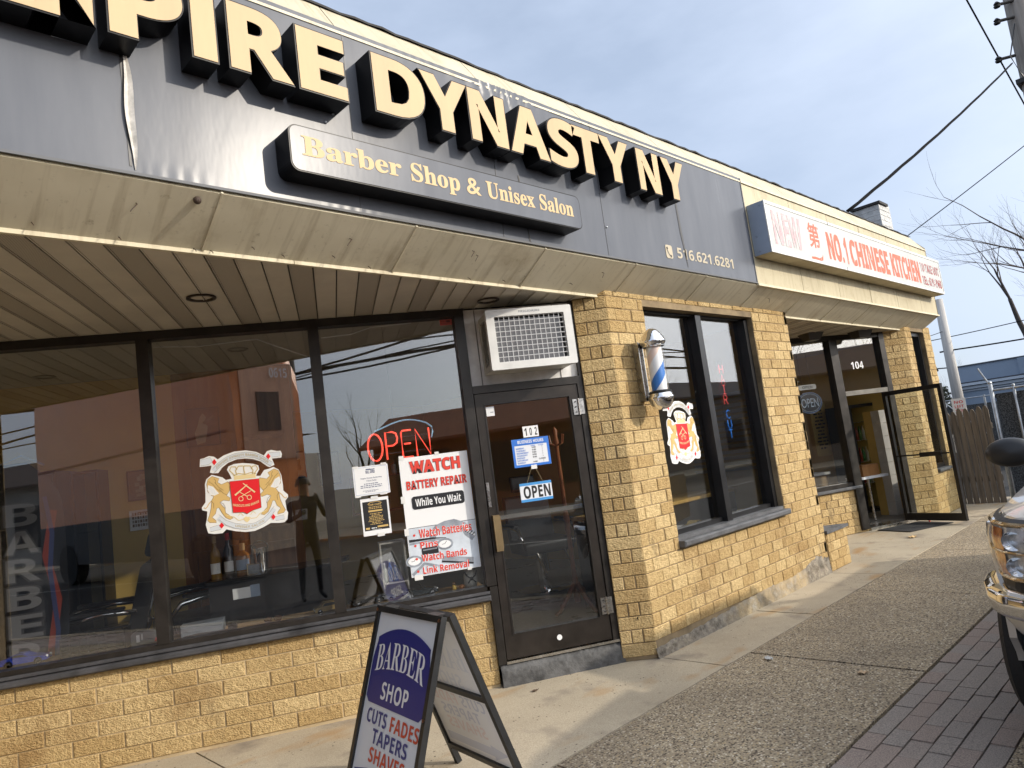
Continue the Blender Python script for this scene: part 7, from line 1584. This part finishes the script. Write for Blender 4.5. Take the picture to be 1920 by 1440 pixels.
# ================================================================== ACROSS THE STREET (seen only in the glass)
def street():
    # orange coach, angled to the kerb
    a = math.atan2(-3.2, -8.6)
    T = thing('orange_coach', 'tall orange coach with a rounded roof standing across the street', 'bus', (-3.7, -6.0, -0.02), a)
    og = mat('coach_orange', (0.86, 0.27, 0.07), 0.35, coat=0.5, var=0.1, vscale=1); wd, L, H = 1.6, 9.2, 5.6
    sec = [(-wd, 0.5), (-wd, H-0.9), (-wd+0.25, H-0.3), (-wd+0.6, H-0.05), (-wd/2, H), (-0.6, H-0.05), (-0.25, H-0.3), (0, H-0.9), (0, 0.5)]
    m = MB()
    rows = [(0.0, 1.05, 0.9), (0.06, 0.62, 0.9), (0.2, 0.34, 0.95), (0.45, 0.14, 0.97), (0.85, 0.03, 1.0), (1.2, 0.0, 1.0), (L, 0.0, 1.0)]; vs = []
    for x, ins, sc in rows: vs += [(x, -y0*1.0, z-ins*(z > 3.5)) for y0, z in sec]
    n = len(sec); fs = [(i*n+k, i*n+k+1, (i+1)*n+k+1, (i+1)*n+k) for i in range(len(rows)-1) for k in range(n-1)]+[tuple(range(n)), tuple(reversed(range((len(rows)-1)*n, len(rows)*n)))]
    m.add([(x, y, z) for x, y, z in vs], fs); m.build('body', og, T, smooth=True, angle=35)
    m = MB(); m.box(-0.03, 0.0, 0.16, wd-0.16, 2.3, 4.30); m.build('rear_hatch', mat('coach_hatch', (0.62, 0.34, 0.22), 0.4), T); m = MB(); m.box(-0.05, -0.03, 0.5, wd-0.55, 2.9, 3.7); m.build('rear_window', INKB, T); m = MB(); text(m, '0615', 0.95, 1.4, 4.0, 4.2, 0, 0, 'sb'); m.v = [(-0.055-0.0*v[1], v[0]-0.1, v[2]) for v in m.v]; m.build('fleet_number', PAPER, T); m = MB(); m.box(-0.04, -0.01, 0.1, wd-0.1, 0.5, 1.5); m.build('rear_panel', mat('coach_cream', (0.45, 0.38, 0.30), 0.4), T)
    for k in range(5):
        MB().box(-0.02, 0.03, 0.15+k*0.3, 0.22+k*0.3, 4.38, 4.45).build('marker_lamp', mat('marker_red', (0.3, 0.03, 0.01), 0.3), T)
    m = MB(); m.box(0.4, L, -0.015, -0.005, 0.5, 1.5); m.build('skirt', mat('coach_dark', (0.05, 0.05, 0.055), 0.5), T); m = MB(); m.box(0.3, L, -0.02, -0.004, 2.95, 3.0); m.build('trim_line', mat('coach_trim', (0.45, 0.12, 0.04), 0.4), T)
    for x in (1.5, 7.6):
        m = MB(); m.lathe([(0.0005, -0.04), (0.5, -0.04), (0.5, 0.25), (0.0005, 0.25)], (x, 0, 0.5), 20, axis='y'); m.build('wheel', mat('tyre_rubber', (0.016, 0.016, 0.017), 0.75), T)
    # low shops
    for i, (x0, x1, h, wall, roof, lab) in enumerate(((-30, -14, 4.4, (0.40, 0.37, 0.33), (0.12, 0.08, 0.06), 'grey shop row across the street, left end'), (-6.5, 8.5, 3.9, (0.26, 0.13, 0.07), (0.30, 0.13, 0.07), 'brown shop with a rust red shingle roof across the street'), (10, 26, 4.6, (0.30, 0.22, 0.16), (0.16, 0.11, 0.09), 'tan shop row across the street'), (28, 60, 5.0, (0.24, 0.20, 0.17), (0.10, 0.09, 0.09), 'dark brick shop row across the street, far right'))):
        T = thing('street_shop', lab, 'building', (x0, -17.5, 0)); w = x1-x0
        MB().box(0, w, -9, 0, 0, h-1.0).build('wall', mat('street_wall_%s' % 'abcd'[i], wall, 0.8, var=0.15, vscale=0.8), T)
        m = MB(); m.add([(-0.3, 0.5, h-1.1), (w+0.3, 0.5, h-1.1), (w, -1.6, h), (0, -1.6, h), (w, -9, h), (0, -9, h), (-0.3, 0.5, h-1.2), (w+0.3, 0.5, h-1.2)], [(0, 1, 2, 3), (3, 2, 4, 5), (6, 7, 1, 0)]); m.build('roof', mat('street_roof_%s' % 'abcd'[i], roof, 0.85, var=0.3, vscale=3), T)
        k = 0; x = 0.8
        while x+2.2 < w:
            MB().box(x, x+2.1, 0.002, 0.03, 0.7, 2.4).build('window', INKB, T); x += 3.0
    rnd = random.Random(77)
    for i, (x, y, h) in enumerate(((-24, -30, 9), (-12, -28, 8), (-1.5, -27, 8.5), (5, -29, 8), (12, -30, 9), (19, -28, 9.5), (27, -30, 9), (36, -31, 10), (48, -30, 10))):
        bare_tree('bare tree behind the shops across the street', (x, y, 0), h, 200+i, 0.6, lvl=4 if i % 2 else 5, group='bare trees across the street')
    T = thing('utility_pole', 'dark utility pole across the street', 'utility pole', (-6.4, -12.4, 0)); MB().tube([(0, 0, 0), (0, 0, 9.5)], [0.2, 0.16], 12).build('shaft', wood_mat('dark_pole', (0.05, 0.045, 0.04), (0.10, 0.09, 0.08), 2, (8, 8, 0.4), 0.9), T, smooth=True)
    for i, ((xa, za), (xb, zb), r) in enumerate((((-15.1, 4.75), (-5.5, 4.95), 0.03), ((-17.4, 4.35), (-5.5, 5.4), 0.035), ((-12.1, 5.25), (-1.0, 4.85), 0.05), ((-11.5, 4.65), (-1.0, 5.3), 0.022), ((-5.3, 5.6), (-1.1, 5.45), 0.025))):
        m = MB(); k = (zb-za)/(xb-xa); n = 40; pts = []
        for q in range(n+1):
            x = -30+58*q/n; pts.append((x, -12.3-0.2*i, za+k*max(-16, min(16, x-xa))*0.8+0.12*math.sin(x*0.35+i)))
        m.tube(pts, r, 6)
        tag(m.build('street_wire', mat('wire_black', (0.008, 0.008, 0.009), 0.9, spec=0.1)), ['topmost wire strung across the street', 'second wire strung across the street', 'thick telephone cable across the street', 'thin wire under the telephone cable', 'lowest wire across the street'][i], 'wire', 'wires across the street')
street()
# ------------------------------------------------------------------ the photographer, seen only as a reflection
def person():
    T = thing('person', 'person in dark jacket and trousers holding up a phone and a white paper', 'person', (-0.64, -3.28, 0), rad(-45))
    # faces local +y
    J = {'pelvis': (0, 0, 0.95), 'waist': (0, 0, 1.08), 'chest': (0, 0.01, 1.30), 'neck': (0, 0.0, 1.47), 'headb': (0, 0.02, 1.55), 'head': (0, 0.03, 1.66), 'crown': (0, 0.02, 1.755)}
    rads = {'pelvis': 0.15, 'waist': 0.135, 'chest': 0.155, 'neck': 0.058, 'headb': 0.07, 'head': 0.088, 'crown': 0.055}
    E = [('pelvis', 'waist'), ('waist', 'chest'), ('chest', 'neck'), ('neck', 'headb'), ('headb', 'head'), ('head', 'crown')]
    for s, n in ((-1, 'l'), (1, 'r')):
        for k, p, r, par in (('hip', (s*0.10, 0, 0.90), 0.095, 'pelvis'), ('knee', (s*0.12, 0.02, 0.50), 0.062, 'hip'), ('ankle', (s*0.13, -0.01, 0.09), 0.042, 'knee'), ('toe', (s*0.15, 0.17, 0.035), 0.036, 'ankle'),
                             ('sho', (s*0.20, 0, 1.40), 0.07, 'chest'), ('elb', (s*0.27, 0.10, 1.16), 0.05, 'sho'), ('wri', ((s*0.12, 0.30, 1.42) if s > 0 else (s*0.16, 0.30, 1.22)), 0.032, 'elb')):
            J[k+n] = p; rads[k+n] = r; E.append(((par+n) if par+n in J and par not in J else par, k+n))
    names = list(J); vs = [J[n] for n in names]; es = [(names.index(a), names.index(b)) for a, b in E]; rr = [rads[n] for n in names]
    # hands: palm and five fingers each
    for s, n in ((1, 'r'), (-1, 'l')):
        w = Vector(J['wri'+n]); i0 = names.index('wri'+n); pv = w+Vector((-s*0.02, 0.055, 0.035)); vs.append(tuple(pv)); rr.append(0.03); es.append((i0, len(vs)-1)); ip = len(vs)-1
        for k in range(4):
            b0 = pv+Vector((-s*0.03*0.5, 0.012, 0.028-0.018*k)); L = (0.036, 0.042, 0.04, 0.03)[k]
            p1 = b0+Vector((-s*L*0.8, L*0.5, 0.004)); p2 = p1+Vector((-s*L*0.5, -L*0.3, 0.0))
            for q, rad_ in ((b0, 0.011), (p1, 0.009), (p2, 0.008)): vs.append(tuple(q)); rr.append(rad_)
            m0 = len(vs)-3; es += [(ip, m0), (m0, m0+1), (m0+1, m0+2)]
        t1 = pv+Vector((0, -0.02, 0.04)); t2 = t1+Vector((-s*0.03, 0.0, 0.022)); vs += [tuple(t1), tuple(t2)]; rr += [0.012, 0.009]; es += [(ip, len(vs)-2), (len(vs)-2, len(vs)-1)]
    me = bpy.data.meshes.new('body'); me.from_pydata(vs, es, []); o = bpy.data.objects.new('body', me); COL.objects.link(o); o.parent = T
    sk = o.modifiers.new('skin', 'SKIN'); sk.use_smooth_shade = True
    for i, d in enumerate(me.skin_vertices[0].data): d.radius = (rr[i], rr[i]*0.85); d.use_root = (i == 0)
    o.modifiers.new('sub', 'SUBSURF').levels = 1; o.modifiers['sub'].render_levels = 2
    bm, nt, b = nodes('dark_clothes_and_skin'); c = coord(nt); sp = nt.nodes.new('ShaderNodeSeparateXYZ'); nt.links.new(c, sp.inputs[0])
    base = mixrgb(nt, ramp(nt, sp.outputs[2], 0.495, 0.5), (0.012, 0.013, 0.016), (0.012, 0.013, 0.016))
    g = nt.nodes.new('ShaderNodeMath'); g.operation = 'GREATER_THAN'; g.inputs[1].default_value = 1.50; nt.links.new(sp.outputs[2], g.inputs[0])
    nt.links.new(mixrgb(nt, g.outputs[0], base, (0.36, 0.19, 0.12)), b.inputs['Base Color']); b.inputs['Roughness'].default_value = 0.8
    me.materials.append(bm)
    MB().grid(lambda u, v: (0.098*math.cos(2*math.pi*u)*math.sin(math.pi*(0.02+0.5*v)), 0.01+0.105*math.sin(2*math.pi*u)*math.sin(math.pi*(0.02+0.5*v)), 1.665+0.115*math.cos(math.pi*(0.02+0.5*v))), 20, 8).build('hair', mat('dark_hair', (0.015, 0.012, 0.01), 0.7), T, smooth=True)
    m = MB(); m.tube([(0, 0.10, 1.665), (0, 0.128, 1.635), (0, 0.112, 1.625)], [0.008, 0.014, 0.01], 8); m.build('nose', mat('skin', (0.36, 0.19, 0.12), 0.6), T, smooth=True)
    for s in (-1, 1):
        MB().ball((s*0.032, 0.103, 1.672), 0.011, 8).build('eye', mat('eye_dark', (0.05, 0.04, 0.035), 0.3), T, smooth=True); MB().ball((s*0.094, 0.02, 1.655), 0.022, 8, sz=1.4).build('ear', mat('skin', (0.36, 0.19, 0.12), 0.6), T, smooth=True)
    MB().tube([(-0.025, 0.108, 1.600), (0, 0.114, 1.598), (0.025, 0.108, 1.600)], 0.005, 6).build('mouth', mat('lip', (0.28, 0.10, 0.08), 0.5), T)
    P = thing('white_paper', 'folded white paper in the photographer\'s lowered hand', 'paper', (-0.52, -3.03, 1.22), rad(-45)); m = MB(); m.box(-0.10, 0.06, 0.0, 0.004, -0.06, 0.09); m.v = [(x, y+z*0.3, z) for x, y, z in m.v]; m.build('sheet', PAPER, P)
    P = thing('mobile_phone', 'black phone held up by the photographer', 'phone', (-0.36, -3.04, 1.44), rad(-45)); m = MB(); m.prism(rrect(-0.075, 0.075, -0.036, 0.036, 0.01), 0, 0.008); m.build('body', INKB, P); MB().box(-0.07, 0.07, -0.001, 0, -0.032, 0.032).build('screen', mat('phone_glass', (0.02, 0.02, 0.025), 0.05), P)
person()
bpy.data.scenes.remove(TS)
